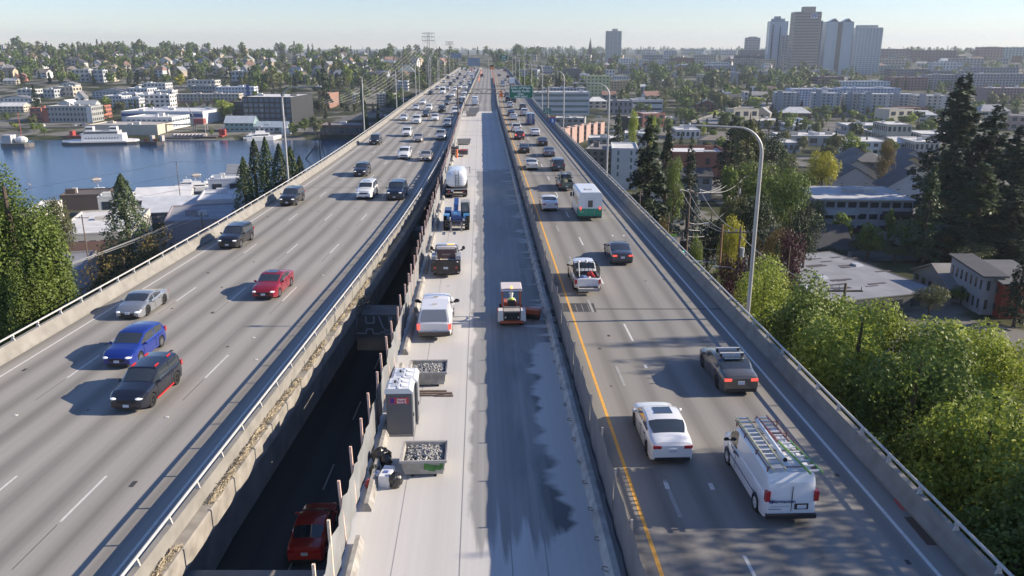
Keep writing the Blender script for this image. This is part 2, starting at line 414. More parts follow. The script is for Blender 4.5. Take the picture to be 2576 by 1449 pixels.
# ---------------- screens on both sides of the work deck ----------------
M_fabric = mat('screen_fabric', (.21, .215, .22), .85, var=.2, scale=.8, bump=.3)
M_fabric_dark = mat('screen_fabric_dark', (.20, .185, .18), .85, var=.12, scale=1.1, bump=.2)
M_wood = mat('timber_post', (.78, .52, .42), .7, var=.15, scale=5)
M_wood2 = mat('timber_post_pale', (.78, .62, .47), .7, var=.15, scale=5)
t = thing('debris_screen', 'grey fabric screen hung on timber posts along the left edge of the work deck', 'screen')
step = 2.44; ys = [13+step*i for i in range(92)]
mb = MB(); N = 5; pts = []
for i, y in enumerate(ys):
    if y > 212: break
    for k in range(N):
        yy = y+step*k/N; sag = .22*math.sin(pi*k/N); 
        pts.append((S(yy)-4.93+.05*math.sin(k*2.1+i), yy, 1.92-sag+.06*math.sin(i*1.7)))
vs = []
for p in pts: vs += [(p[0], p[1], .08), (p[0]-.04*math.sin(p[1]*3), p[1], .9), p]
mb.add(vs, [q for i in range(len(pts)-1) for q in ((3*i, 3*i+3, 3*i+4, 3*i+1), (3*i+1, 3*i+4, 3*i+5, 3*i+2))])
mb.obj('fabric', M_fabric, t, smooth=70)
pm = MB().box(-.045, .045, -.045, .045, -.35, 2.62).mesh('post', M_wood); pm2 = MB().box(-.045, .045, -.045, .045, -.35, 2.62).mesh('post', M_wood2)
for i, y in enumerate(ys):
    if y > 212: break
    o = link('post', pm2 if i < 5 else pm, t); o.location = (S(y)-4.98, y, 0); o.rotation_euler = (random.uniform(-.03, .03), random.uniform(-.04, .02), 0)
t['label'] = t['label']
o = MB().box(-.055, .055, -.055, .055, 1.75, 2.05).obj('pink_ribbon', mat('ribbon_pink', (.8, .2, .35), .6), t); o.location = (S(ys[3])-4.98, ys[3], -.35)
# kerb blocks under it, broken into lengths
y = 12; i = 0
while y < 150:
    l = 5.6+(i % 3)*1.1; g = 1.0+(i % 2)*1.1
    b = MB(); x = S(y+l/2)
    strip(S, [(-4.62, .002), (-4.62, .36), (-4.46, .36), (-4.34, .10), (-4.34, .002)], y, y+l, True).obj('kerb_block', mat('kerb_block_concrete', (.32, .305, .28), .9, var=.35, scale=2.5, bump=.6))
    o = COL.objects[-1] if False else [ob for ob in COL.objects if ob.name.startswith('kerb_block')][-1]
    y += l+g; i += 1
kb = sorted([ob for ob in COL.objects if ob.name.startswith('kerb_block')], key=lambda ob: ob.data.vertices[0].co.y)
KN = ['nearest the bottom edge of the view', 'beside the coolers and bin bags', 'beside the portable toilets', 'beside the farther rubble skip', 'beside the white canopy pickup', 'beside the service truck', 'between service truck and lift truck', 'beside the blue lift truck', 'beside the white tanker']
for i, ob in enumerate(kb): tag(ob, 'pale concrete kerb block '+(KN[i] if i < len(KN) else 'in the far row left of the work deck'), 'kerb block', 'concrete kerb blocks beneath the screen')
# right side: low barrier with lifting loops plus dark screen panels
t = thing('barrier', 'low concrete barrier with rebar loops along the right edge of the work deck', 'barrier')
strip(S, [(4.0, .002), (4.05, .15), (4.2, .40), (4.42, .40), (4.42, .002)], -5, 232, True).obj('wall', mat('temp_barrier_concrete', (.42, .41, .385), .85, var=.3, scale=1.5, bump=.3), t)
lo = MB().tube([(-.0, -.12, 0), (-.16, -.1, .05), (-.2, 0, .03), (-.14, .1, .06), (0, .12, 0)], .018, 5).mesh('lifting_loop', mat('rusty_loop', (.20, .16, .12), .8))
for i in range(70):
    y = 14+i*1.9; o = link('lifting_loop', lo, t); o.location = (S(y)+4.08, y, .12+.05*(i % 3)); o.rotation_euler = (0, 0, (i % 5)*.2)
t = thing('barrier', 'plain concrete barrier carrying the dark screens beside the yellow line', 'barrier')
strip(S, [(4.75, .002), (4.75, .86), (5.03, .86), (5.2, .25), (5.25, .002)], -5, 480, True).obj('wall', M_conc, t)
t = thing('safety_screen', 'dark grey panel screen with slim posts between work deck and yellow line', 'screen')
pn = 0; y = 13.2; pml = MB().box(-.035, .035, -.035, .035, .4, 2.28).mesh('post', mat('post_steel', (.42, .38, .34), .6))
mesh_y = []
while y < 224:
    l = 3.35; top = 2.13+.05*math.sin(y*2.3)
    b = MB(); x0, x1 = S(y)+4.70, S(y+l)+4.70
    z1 = 2.12+.03*math.sin(y); z2 = 2.10+.02*math.sin(y*1.7)
    K = 5; vs = []
    for k in range(K+1):
        q = k/K; xx = lerp(x0, x1, q)+.03*math.sin(q*9+y); vs += [(xx, y+l*q, .05), (xx-.03*math.sin(q*6+y), y+l*q, 1.2), (xx, y+l*q, lerp(z1, z2, q)-.02*math.sin(pi*q))]
    b.add(vs, [q for k in range(K) for q in ((3*k, 3*k+3, 3*k+4, 3*k+1), (3*k+1, 3*k+4, 3*k+5, 3*k+2))])
    b.obj('panel', M_fabric_dark, t)
    o = link('post', pml, t); o.location = (S(y)+4.76, y, 0); pn += 1; y += l

# drain slot and survey paint by the outer right barrier
mb = MB(); x, y = at(2322, 1335); x = S(y)+15.75; struct(MB().box(x, x+.35, y-.9, y+.9, -.02, .012).obj('drain_slot', mat('drain_rust', (.10, .07, .05), .9)))
rp = mat('survey_paint', (.60, .08, .07), .7)
for i, (px, py) in enumerate(((2262, 1270), (2290, 1262), (2412, 1422), (1800, 935))):
    x, y = at(px, py); struct(MB().box(x-.05, x+.05, y-.4, y+.4, .004, .010).obj('survey_mark', rp))
mb = MB(); r = random.Random(8)
for i in range(70):
    y = r.uniform(20, 130); f_ = Lin if r.random() < .6 else S; o0 = r.uniform(-17, -1.5) if f_ is Lin else r.uniform(5.5, 16); s = r.uniform(.03, .10); x = f_(y)+o0
    mb.box(x-s, x+s, y-s*r.uniform(1, 4), y+s, .004, .014)
struct(mb.obj('road_specks', M_patch))
# ---------------- vehicles ----------------
M_glass = mat('car_glass', (.035, .043, .05), .04, spec=.9, coat=1)
M_tyre = mat('tyre_rubber', (.018, .018, .018), .85)
M_rim = mat('alloy_rim', (.45, .45, .46), .3, metal=.85)
M_rimd = mat('dark_rim', (.06, .06, .065), .35, metal=.6)
M_black = mat('black_plastic', (.02, .02, .022), .55)
M_trim = mat('grey_plastic', (.07, .07, .07), .7)
M_head = mat('headlight_lens', (.75, .78, .8), .08, coat=1, emit=((1, 1, 1), .25))
M_red = mat('tail_light', (.42, .02, .02), .2, coat=1)
M_lit = mat('lit_brake_light', (.7, .03, .03), .2, coat=1, emit=((1, .12, .08), .7))
M_plate = mat('licence_plate', (.55, .60, .68), .5)
M_chrome = mat('chrome_trim', (.7, .7, .72), .15, metal=1)
M_amber = mat('amber_beacon', (.9, .35, .05), .3, emit=((1, .4, .08), 1.5))
M_und = mat('underbody', (.012, .012, .012), .9)
PAINT = {}
def paint(c, met=.0):
    k = (c, met)
    if k not in PAINT: PAINT[k] = mat('paint_%d' % len(PAINT), c, .28, metal=met, coat=.9, spec=.5)
    return PAINT[k]
WHT = (.74, .74, .73); BLK = (.012, .012, .014); SIL = (.42, .43, .45); GRY = (.10, .105, .115); CHA = (.40, .35, .29)
NAV = (.01, .016, .045); BLU = (.01, .03, .22); RED = (.30, .012, .022); DGR = (.045, .048, .052)

def wheel_mesh(R, w, rimm, spokes=5):
    t = MB().lathe([(R*.62, -w/2), (R*.93, -w/2), (R, -w*.36), (R, w*.36), (R*.93, w/2), (R*.62, w/2), (R*.62, -w/2)], 20, axis='x').mesh('tyre', M_tyre, 40)
    r = MB(); r.lathe([(R*.62, -w*.45), (R*.66, w*.44), (R*.58, w*.47), (R*.56, w*.30), (0.01, w*.30)], 20, axis='x')
    for k in range(spokes):
        a = 2*pi*k/spokes; M = Matrix.Rotation(a, 4, 'X'); r.box(w*.30, w*.46, -R*.08, R*.08, R*.05, R*.6, M)
    r.lathe([(R*.14, w*.28), (R*.14, w*.47), (.01, w*.47)], 10, axis='x')
    return t, r.mesh('rim', rimm, 40)

# top: side profile of hood, windscreen, roof, tail; belt: shoulder line. y forward, rear at 0
KINDS = {
 'sedan': dict(L=4.75, w=.91, top=[(0, .86), (.08, 1.0), (.35, 1.06), (.75, 1.08), (1.55, 1.40), (2.1, 1.44), (2.7, 1.42), (3.55, 1.02), (4.2, .90), (4.6, .74), (4.75, .62)],
     belt=[(0, .78), (.08, .92), (.75, .98), (3.4, .93), (4.2, .84), (4.6, .70), (4.75, .56)], roof=(.72, 1.5, 2.75, 3.55), ax=(.98, 3.78), R=.33, low=.2),
 'coupe': dict(L=4.4, w=.90, top=[(0, .70), (.1, .84), (.5, .93), (1.0, 1.06), (1.8, 1.25), (2.2, 1.29), (2.6, 1.26), (3.3, .90), (3.9, .80), (4.25, .62), (4.4, .48)],
     belt=[(0, .66), (.1, .80), (.7, .90), (3.2, .82), (3.9, .74), (4.25, .58), (4.4, .44)], roof=(.55, 1.75, 2.5, 3.3), ax=(.85, 3.35), R=.345, low=.15),
 'hatch': dict(L=4.4, w=.91, top=[(0, .80), (.05, 1.0), (.2, 1.22), (.5, 1.46), (1.2, 1.53), (2.4, 1.51), (3.25, 1.04), (3.9, .95), (4.25, .78), (4.4, .62)],
     belt=[(0, .76), (.05, .95), (.4, 1.02), (3.15, .95), (3.9, .88), (4.25, .72), (4.4, .56)], roof=(.1, .52, 2.45, 3.25), ax=(.78, 3.42), R=.34, low=.2),
 'suv': dict(L=4.7, w=.94, top=[(0, .85), (.04, 1.05), (.14, 1.35), (.38, 1.66), (1.2, 1.72), (2.6, 1.69), (3.4, 1.18), (4.2, 1.08), (4.58, .92), (4.7, .72)],
     belt=[(0, .8), (.04, 1.0), (.3, 1.12), (3.3, 1.08), (4.2, .99), (4.58, .86), (4.7, .66)], roof=(.06, .40, 2.65, 3.4), ax=(.88, 3.74), R=.37, low=.26),
 'bigsuv': dict(L=5.2, w=1.0, top=[(0, .9), (.03, 1.1), (.1, 1.45), (.3, 1.84), (1.2, 1.90), (3.0, 1.87), (3.72, 1.28), (4.75, 1.20), (5.1, 1.08), (5.2, .8)],
     belt=[(0, .85), (.03, 1.05), (.3, 1.20), (3.65, 1.17), (4.75, 1.10), (5.1, 1.0), (5.2, .72)], roof=(.05, .32, 3.05, 3.72), ax=(1.05, 4.15), R=.41, low=.3),
 'minivan': dict(L=5.1, w=.98, top=[(0, .85), (.04, 1.05), (.14, 1.4), (.4, 1.70), (1.4, 1.75), (3.1, 1.70), (4.15, 1.08), (4.7, .95), (5.0, .78), (5.1, .6)],
     belt=[(0, .8), (.04, 1.0), (.4, 1.08), (4.0, 1.0), (4.7, .88), (5.0, .72), (5.1, .55)], roof=(.06, .42, 3.15, 4.15), ax=(.95, 4.05), R=.35, low=.2),
 'tallvan': dict(L=5.9, w=1.0, top=[(0, 1.0), (.02, 1.5), (.06, 2.2), (.2, 2.58), (1.4, 2.63), (4.3, 2.60), (4.7, 2.35), (5.2, 1.35), (5.65, 1.10), (5.85, .9), (5.9, .7)],
     belt=[(0, .9), (.02, 1.2), (.3, 1.30), (4.6, 1.28), (5.2, 1.2), (5.65, 1.0), (5.85, .8), (5.9, .62)], roof=(.05, .2, 4.68, 5.22), ax=(1.05, 4.85), R=.36, low=.26, cargo=(.0, 3.7)),
 'van': dict(L=5.7, w=1.0, top=[(0, .95), (.03, 1.3), (.10, 1.7), (.28, 2.02), (1.2, 2.08), (3.9, 2.05), (4.2, 1.95), (4.9, 1.28), (5.45, 1.12), (5.62, 1.0), (5.7, .8)],
     belt=[(0, .9), (.03, 1.15), (.3, 1.22), (4.8, 1.16), (5.45, 1.02), (5.62, .9), (5.7, .7)], roof=(.05, .3, 4.22, 4.9), ax=(1.05, 4.7), R=.37, low=.28, cargo=(.0, 3.6)),
 'pickup': dict(L=5.75, w=1.0, top=[(0, 1.06), (.06, 1.16), (1.0, 1.17), (2.02, 1.18), (2.08, 1.3), (2.32, 1.80), (2.7, 1.86), (3.6, 1.84), (4.25, 1.26), (5.2, 1.16), (5.62, 1.04), (5.75, .8)],
     belt=[(0, 1.02), (.06, 1.12), (2.05, 1.14), (4.2, 1.14), (5.2, 1.06), (5.62, .96), (5.75, .72)], roof=(2.06, 2.34, 3.65, 4.25), ax=(1.2, 4.75), R=.41, low=.36, bed=(.1, 1.95)),
}
def loft(K, arch=1.13):
    L, w = K['L'], K['w']; yD, yC, yB, yA = K['roof']; R = K['R']*arch; zw = K['R']
    ys = {0, L, .02, .10, .22, L-.02, L-.12, L-.3}
    ys |= {p[0] for p in K['top']} | {p[0] for p in K['belt']}
    for a in K['ax']:
        for q in (-1.001, -.92, -.7, -.38, 0, .38, .7, .92, 1.001): ys.add(a+R*q)
    for q in (yA, yA-.06, yB+.05, yB, yC, yC-.02, yD+.05, yD): ys.add(q)
    mid = (yB+yC)/2 if yB-yC > .8 else yB-.2
    if K.get('cargo'): mid = K['cargo'][1]
    K['pil'] = mid; ys |= {mid-.04, mid+.04}
    if K.get('bed'): ys |= set(K['bed'])
    q3 = None
    if yB-yC > 1.9 and not K.get('cargo'): q3 = yC+.55; ys |= {q3-.04, q3+.04}
    ys = sorted(y for y in ys if 0 <= y <= L); out = [ys[0]]
    for y in ys[1:]:
        if y-out[-1] > .012: out.append(y)
    ys = out; zmax = max(p[1] for p in K['top'])
    rows = []
    for y in ys:
        e = min(y, L-y)
        pl = 1 if e > .55 else 1-.20*(1-(e/.55))**2.2 if y > L/2 else 1-.11*(1-(e/.55))**2.5
        zt = interp(K['top'], y); zb = min(interp(K['belt'], y), zt-.01)
        zl = K['low']+(.10*(1-e/.2) if e < .2 else 0)
        arch_on = False
        for a in K['ax']:
            d = abs(y-a)
            if d < R: zl = max(zl, zw+sqrt(R*R-d*d)*.98); arch_on = True
        zl = min(zl, zb-.06)
        hw = w*pl; t = max(0, min(1, (zt-zb-.04)/.28)); tum = .26 if not K.get('cargo') else .13
        wr = hw-.03-tum*(zt-zb)*1.0
        cr = .035
        P = [(0, zl), (.80*hw, zl), (.972*hw, zl+.01), (hw, lerp(zl, zb, .45)), (hw*.992, lerp(zl, zb, .78)), (hw*.955, zb)]
        cab = [(hw*.935, zb+.025), (wr+.035, zt-.10), (wr-.04, zt-.025), (wr*.55, zt+cr*.8), (0, zt+cr)]
        dz = zt-zb; hood = [(hw*.90, zb+dz*.5+.012), (hw*.80, zb+dz*.85+.02), (hw*.66, zb+dz+.028), (hw*.36, zt+.045), (0, zt+.05)]
        P += [(lerp(a[0], b[0], t), lerp(a[1], b[1], t)) for a, b in zip(hood, cab)]
        rows.append(P)
    return ys, rows
def car_meshes(kind, pm, low=False, open_bed=True, dark_low=None):
    """body with real wheel arches; the panes are the very faces of the shell left out of the body"""
    K = KINDS[kind]; ys, rows = loft(K); n = 11; yD, yC, yB, yA = K['roof']; mid = K['pil']
    V = []
    for y, P in zip(ys, rows):
        V += [(x, y, z) for x, z in P] + [(-x, y, z) for x, z in P[1:-1][::-1]]
    m = 2*n-2; parts = {'body': [], 'windscreen': [], 'rear_window': [], 'side_window': [], 'side_windowR': []}
    for i in range(len(ys)-1):
        a, b = ys[i], ys[i+1]; c = (a+b)/2
        for k in range(m):
            k2 = (k+1) % m; f = (i*m+k, i*m+k2, (i+1)*m+k2, (i+1)*m+k)
            col = k if k < n-1 else m-1-k      # column index in the half section
            side = k < n-1; key = 'body'
            if col >= 8 and yB+.04 < c < yA-.05: key = 'windscreen'
            elif col >= 8 and yD+.04 < c < yC-.01 and not (K.get('cargo') and kind == 'van' and False): key = 'rear_window'
            elif col == 6:
                lo_, hi_ = yC+(.02 if kind in ('suv', 'bigsuv', 'hatch', 'minivan', 'pickup') else -.45*(yC-yD)), yA-.42*(yA-yB)
                if K.get('cargo'): lo_ = K['cargo'][1]+.06
                if lo_ < c < hi_ and abs(c-mid) > .045: key = 'side_window' if side else 'side_windowR'
            if open_bed and K.get('bed') and K['bed'][0] < c < K['bed'][1] and col >= 7: continue
            parts[key].append(f)
    caps = [tuple(range(m))[::-1], tuple(range((len(ys)-1)*m, len(ys)*m))]
    parts['body'] += caps
    out = {}
    for key, fs in parts.items():
        if not fs: continue
        used = sorted({i for f in fs for i in f}); ix = {v: j for j, v in enumerate(used)}
        mb = MB(); mb.add([(V[i][0], V[i][1]-K['L']/2, V[i][2]) for i in used], [tuple(ix[i] for i in f) for f in fs])
        me = mb.mesh(key, pm if key == 'body' else M_glass, 28 if key == 'body' else 50)
        if key == 'body' and dark_low:
            me.materials.append(dark_low)
            for p in me.polygons:
                if p.center.z < K['low']+.16: p.material_index = 1
        out[key] = me
    return out
CAR_CACHE = {}
def car(kind, col, label, px, py, deck='L', lane_fix=None, group=None, rims='alloy', lit=False, plate=True, z=0., yaw=0., simple=False, dark_low=None, roofrails=False, sunroof=False, met=0., anchor=None, name=None, scale=1., heads=True, open_bed=True, xy=None, cat=None, mirrors=True):
    K = KINDS[kind]; L = K['L']; w = K['w']; key = (kind, col, met, dark_low is not None, open_bed)
    pm = paint(col, met)
    if key not in CAR_CACHE: CAR_CACHE[key] = car_meshes(kind, pm, open_bed=open_bed, dark_low=dark_low)
    me = CAR_CACHE[key]
    fn = Lin if deck == 'L' else S
    x, y = xy if xy else at(px, py, z)
    away = deck != 'L'
    h = head(fn, y)
    rz = -h if away else pi-h
    # the pixel marks the bumper nearest to the camera
    d = L/2*scale; x, y = x+sin(h)*d, y+cos(h)*d
    nm = name or {'sedan': 'sedan_car', 'coupe': 'sports_car', 'hatch': 'hatchback_car', 'suv': 'suv_car', 'bigsuv': 'large_suv', 'minivan': 'minivan', 'tallvan': 'high_roof_van', 'van': 'cargo_van', 'pickup': 'pickup_truck'}[kind]
    t = thing(nm, label, cat or {'sedan': 'car', 'coupe': 'sports car', 'hatch': 'car', 'suv': 'suv', 'bigsuv': 'suv', 'minivan': 'minivan', 'tallvan': 'van', 'van': 'van', 'pickup': 'pickup truck'}[kind], (x, y, z+Z(y)), rz+yaw, group)
    t.scale = (scale,)*3
    for k, mm in me.items():
        link(k.replace('R', '') if k.startswith('side') else k, mm, t)
    f = L/2; topf = interp(K['top'], L-.15); topr = interp(K['top'], .08); R = K['R']
    wk = ('wheel', kind, rims)
    if wk not in CAR_CACHE: CAR_CACHE[wk] = wheel_mesh(R, .225, {'alloy': M_rim, 'dark': M_rimd, 'white': mat('white_rim', (.6, .6, .6), .5)}[rims])
    tm, rm = CAR_CACHE[wk]
    for ay in K['ax']:
        for s in (-1, 1):
            wh = link('wheel', tm, t); wh.location = (s*(w-.125), ay-f, R); wh.rotation_euler = (0, 0, 0 if s > 0 else pi)
            if not simple: link('rim', rm, wh)
    def part(nm, mkey, fnm, m, sm=40):
        kk = (nm, kind, mkey, str(m.name) if not isinstance(m, list) else '')
        if kk not in CAR_CACHE: CAR_CACHE[kk] = fnm().mesh(nm, m, sm)
        return link(nm, CAR_CACHE[kk], t)
    hz = interp(K['belt'], L-.2)-.03
    fw = w*.80
    for s in (-1, 1):
        part('headlight', s, lambda: MB().ball((s*w*.66, f-.16, hz-.05), (.21, .19, .075), 10, 6), M_head)
        tz = interp(K['belt'], .1)-.02
        if kind in ('van', 'tallvan'): bx = (s*(w*.90), 1.02, 1.42)
        elif kind == 'pickup': bx = (s*(w*.90), .74, 1.08)
        elif kind in ('suv', 'bigsuv', 'hatch', 'minivan'): bx = (s*(w*.80), tz-.16, tz+.12)
        else: bx = (s*(w*.70), tz-.12, tz+.01)
        hwx = .09 if kind in ('van', 'tallvan', 'pickup') else .15 if kind in ('suv', 'bigsuv', 'hatch', 'minivan') else .17
        part('tail_light', (s, lit), lambda: MB().box(bx[0]-hwx, bx[0]+hwx, -f-.022, -f+.16, bx[1], bx[2]), M_lit if lit else M_red)
        if mirrors: part('side_mirror', (s, 1), lambda: MB().ball((s*(w+.10), K['roof'][3]-f-.32, interp(K['belt'], K['roof'][3]-.3)+.07), (.12, .06, .085), 8, 5).box(s*(w-.02)-.06, s*(w-.02)+.06, K['roof'][3]-f-.34, K['roof'][3]-f-.30, interp(K['belt'], K['roof'][3]-.3)+.0, interp(K['belt'], K['roof'][3]-.3)+.05), pm if kind not in ('van', 'pickup') else M_black)
    if plate:
        if away: part('licence_plate', 'p', lambda: MB().box(-.16, .16, -f-.035, -f+.02, .62 if kind not in ('van', 'pickup', 'tallvan') else .58, .78 if kind not in ('van', 'pickup', 'tallvan') else .74), M_plate)
        else: part('licence_plate', 'q', lambda: MB().box(-.15, .15, f-.03, f+.035, .40, .54), M_plate)
    part('grille', 'g', lambda: MB().box(-w*.48, w*.48, f-.2, f+.012, hz-.27, hz-.10), M_black)
    if not simple: part('lower_grille', 'g', lambda: MB().box(-w*.62, w*.62, f-.3, f+.010, K['low']+.04, K['low']+.16), M_black)
    if not simple:
        part('bumper_trim', 'b', lambda: MB().box(-w*.80, w*.80, -f-.015, -f+.12, K['low']+.03, K['low']+.19).box(-w*.7, w*.7, -f+.2, f-.2, K['low']-.03, K['low']+.02), M_trim if kind not in ('sedan', 'coupe') else M_black)
        # door seams and handles
        def seams():
            b = MB(); mid = K['pil']; yA = K['roof'][3]
            for s in (-1, 1):
                for yy in (yA-.28, mid, max(K['ax'][0]+R*1.0, mid-.95)):
                    if K.get('cargo') and yy < mid-.1: continue
                    b.box(s*w-.006, s*w+.004, yy-f-.008, yy-f+.008, K['low']+.14, interp(K['belt'], yy)-.06)
                for yy in (mid+.12, mid-.75):
                    if not K.get('cargo') or yy > mid: b.box(s*w-.012, s*w+.022, yy-f, yy-f+.17, interp(K['belt'], yy)-.17, interp(K['belt'], yy)-.14)
            return b
        part('door_seams', 's', seams, M_black)
    if roofrails:
        zt = interp(K['top'], 1.5)
        for s in (-1, 1):
            part('roof_rail', (s, 'r'), lambda: MB().tube([(s*(w*.70), K['roof'][1]-f+.25, zt-.02), (s*(w*.70), K['roof'][1]-f+.40, zt+.06), (s*(w*.70), K['roof'][2]-f-.5, zt+.06), (s*(w*.70), K['roof'][2]-f-.3, zt-.02)], .02, 6), M_chrome)
    if sunroof:
        zt = interp(K['top'], K['roof'][2]-.4)
        part('sunroof', 'q', lambda: MB().add([(-w*.42, K['roof'][2]-f-.85, zt+.055), (w*.42, K['roof'][2]-f-.85, zt+.055), (w*.42, K['roof'][2]-f-.2, zt+.045), (-w*.42, K['roof'][2]-f-.2, zt+.045), (-w*.42, K['roof'][2]-f-.85, zt), (w*.42, K['roof'][2]-f-.85, zt), (w*.42, K['roof'][2]-f-.2, zt), (-w*.42, K['roof'][2]-f-.2, zt)], [(0, 1, 2, 3), (0, 4, 5, 1), (1, 5, 6, 2), (2, 6, 7, 3), (3, 7, 4, 0)]), M_glass)
    if K.get('bed') and open_bed:
        a, b = K['bed']
        part('cargo_bed', 'cb', lambda: MB().add([(-w*.80, a-f, 1.16), (w*.80, a-f, 1.16), (w*.80, b-f, 1.16), (-w*.80, b-f, 1.16), (-w*.78, a-f, .68), (w*.78, a-f, .68), (w*.78, b-f, .68), (-w*.78, b-f, .68)],
             [(4, 5, 6, 7), (0, 1, 5, 4), (1, 2, 6, 5), (2, 3, 7, 6), (3, 0, 4, 7)]).box(-w*.86, -w*.78, a-f, b-f, 1.12, 1.19).box(w*.78, w*.86, a-f, b-f, 1.12, 1.19).box(-w*.8, w*.8, a-f-.02, a-f+.03, 1.1, 1.185), M_trim)
    return t
# ---- the vehicles of the left deck, coming towards the camera (pixel = foot of the front bumper) ----
GL = 'oncoming cars on the left deck'; GR = 'cars driving away on the right carriageway'
car('coupe', (.36, .38, .40), 'silver low sports coupe nearest the lake side barrier', 322, 806, group=GL, met=.6, plate=True, rims='dark')
car('hatch', BLU, 'bright blue hatchback in front of the dark crossover with red trim', 296, 930, group=GL)
t = car('suv', (.010, .012, .022), 'dark navy crossover with red roof and sill trim, nearest car of the left deck', 320, 1043, group=GL, rims='dark', dark_low=M_trim, scale=.97)
rt = mat('red_trim', (.55, .03, .03), .4)
for s in (-1, 1):
    for a in (-1.35, .05): MB().box(s*.60-.03, s*.60+.03, a-.3, a+.15, 1.70, 1.75).obj('roof_rail_end', rt, t)
    MB().box(s*.945-.02, s*.945+.02, -1.0, 1.0, .27, .33).obj('sill_strip', rt, t)
car('sedan', (.27, .014, .03), 'dark red sedan alone in the middle lanes', 663, 757, group=GL, met=.2, sunroof=True)
car('suv', BLK, 'black suv with silver roof rails passing close to its shadow on the barrier', 572, 629, group=GL, roofrails=True, dark_low=M_trim)
car('suv', (.018, .018, .02), 'black compact suv next to the base of the lamp post', 722, 520, group=GL, roofrails=True, dark_low=M_trim)
car('suv', (.02, .02, .026), 'dark crossover ahead of the white three row suv', 905, 446, group=GL, scale=.97)
car('bigsuv', WHT, 'white three row suv beside the dark blue full size suv', 915, 504, group=GL, sunroof=True, rims='dark', scale=.97)
car('bigsuv', (.008, .012, .03), 'dark blue full size suv with large chrome grille next to the inner barrier', 992, 506, group=GL, rims='alloy')
car('bigsuv', (.014, .014, .017), 'black boxy suv near the lake side barrier behind the lone dark suvs', 941, 366, group=GL, scale=.93)
car('suv', WHT, 'white compact suv with black wheel arches left of the beige sedan', 1015, 402, group=GL, dark_low=M_trim, roofrails=True)
car('sedan', CHA, 'champagne beige sedan half in the inner shadow', 1070, 407, group=GL, met=.3)
car('suv', (.70, .70, .69), 'white family suv between the black boxy suv and the grey beige sedan', 1022, 345, group=GL)
car('sedan', (.36, .33, .29), 'grey beige sedan beside the white family suv', 1051, 359, group=GL, met=.3)
car('pickup', (.45, .47, .48), 'silver pickup with wide light bar in the shadowed inner lane', 1108, 354, group=GL, met=.4)
car('suv', (.33, .35, .38), 'silver grey suv in the inner lane behind the silver pickup', 1124.5, 321, group=GL, met=.4)
far = [
 ('sedan', WHT, 1015, 304, 'white sedan on the outer lane, first of the queue'),
 ('bigsuv', WHT, 1047, 313, 'white large suv in front of the dark sedan'),
 ('sedan', DGR, 1070.5, 295, 'dark grey sedan between two white suvs'),
 ('hatch', WHT, 1093.5, 305, 'white hatchback right of the dark grey sedan'),
 ('sedan', (.55, .56, .57), 1045.5, 278, 'silver white sedan on the outer side of the queue'),
 ('suv', WHT, 1078, 279, 'white suv level with the silver white sedan'),
 ('bigsuv', BLK, 1111, 284, 'black large suv following a dark sedan'),
 ('minivan', WHT, 1145.5, 288, 'white minivan at the edge of the inner shadow'),
 ('sedan', WHT, 1063, 263, 'white sedan right of the last outer lane sedan'),
 ('sedan', (.12, .13, .14), 1123.5, 265, 'dark sedan with bright headlights behind the black large suv'),
 ('suv', BLK, 1127, 254, 'black suv just behind the dark sedan'),
 ('minivan', (.07, .075, .085), 1155, 261, 'dark grey minivan near the gantry post'),
 ('sedan', BLK, 1082.5, 238.5, 'black sedan before the tall white van'),
 ('tallvan', WHT, 1113.5, 237, 'tall white van in the queue'),
 ('sedan', WHT, 1138, 243.5, 'white sedan right of the tall white van'),
 ('suv', WHT, 1164, 251, 'white suv beside the gantry post'),
 ('suv', SIL, 1100, 226.5, 'silver suv behind the black sedan'),
 ('sedan', SIL, 1126, 226, 'silver sedan behind the tall white van'),
 ('suv', WHT, 1144, 229.5, 'white suv in the second lane near the gantry'),
 ('sedan', (.7, .7, .68), 1156, 222.5, 'cream white sedan near the gantry'),
 ('suv', WHT, 1170, 224.5, 'white suv on the inner lane behind the gantry'),
 ('sedan', (.66, .67, .68), 1168, 238, 'white sedan under the gantry truss'),
 ('sedan', SIL, 1116.5, 208.5, 'silver sedan in the far queue, outer lane'),
 ('suv', BLK, 1133, 216, 'black suv with bright lamps in the far queue'),
 ('sedan', GRY, 1142, 207, 'dark grey sedan in the far queue'),
 ('sedan', GRY, 1159.5, 215, 'grey sedan behind the cream one'),
 ('sedan', (.5, .51, .53), 1164, 205, 'silver sedan left of the white box truck'),
 ('suv', (.30, .36, .42), 1180, 213.5, 'blue grey suv on the inner lane below the box truck'),
 ('suv', BLK, 1126.5, 199, 'black suv on the far outer lane'),
 ('sedan', WHT, 1138.5, 193, 'white sedan on the far outer lane'),
 ('sedan', BLK, 1150.5, 200, 'black sedan in the far middle lanes'),
 ('sedan', GRY, 1169, 196.5, 'dark sedan beside the box truck'),
 ('suv', BLK, 1156.5, 191, 'black suv high up the far queue'),
 ('sedan', SIL, 1176, 189.5, 'silver sedan behind the box truck'),
 ('sedan', WHT, 1154, 181.5, 'white sedan near the crest of the left deck'),
 ('suv', BLK, 1162, 173.5, 'black suv at the crest of the left deck, outer lane'),
 ('suv', WHT, 1168.5, 172.5, 'white suv at the crest of the left deck'),
 ('suv', BLK, 1172, 178, 'black suv just below the crest'),
 ('sedan', (.5, .06, .06), 1186, 177.5, 'red sedan near the crest of the left deck'),
 ('sedan', GRY, 1193, 172, 'grey sedan at the crest of the left deck, inner lane'),
 ('suv', WHT, 1194, 181, 'white suv behind the box truck near the crest'),
 ('sedan', WHT, 1180, 183, 'white sedan behind the silver one near the crest'),
]
for kind, col, px, py, lb in far: car(kind, col, lb, px, py, group=GL, simple=True, plate=False)

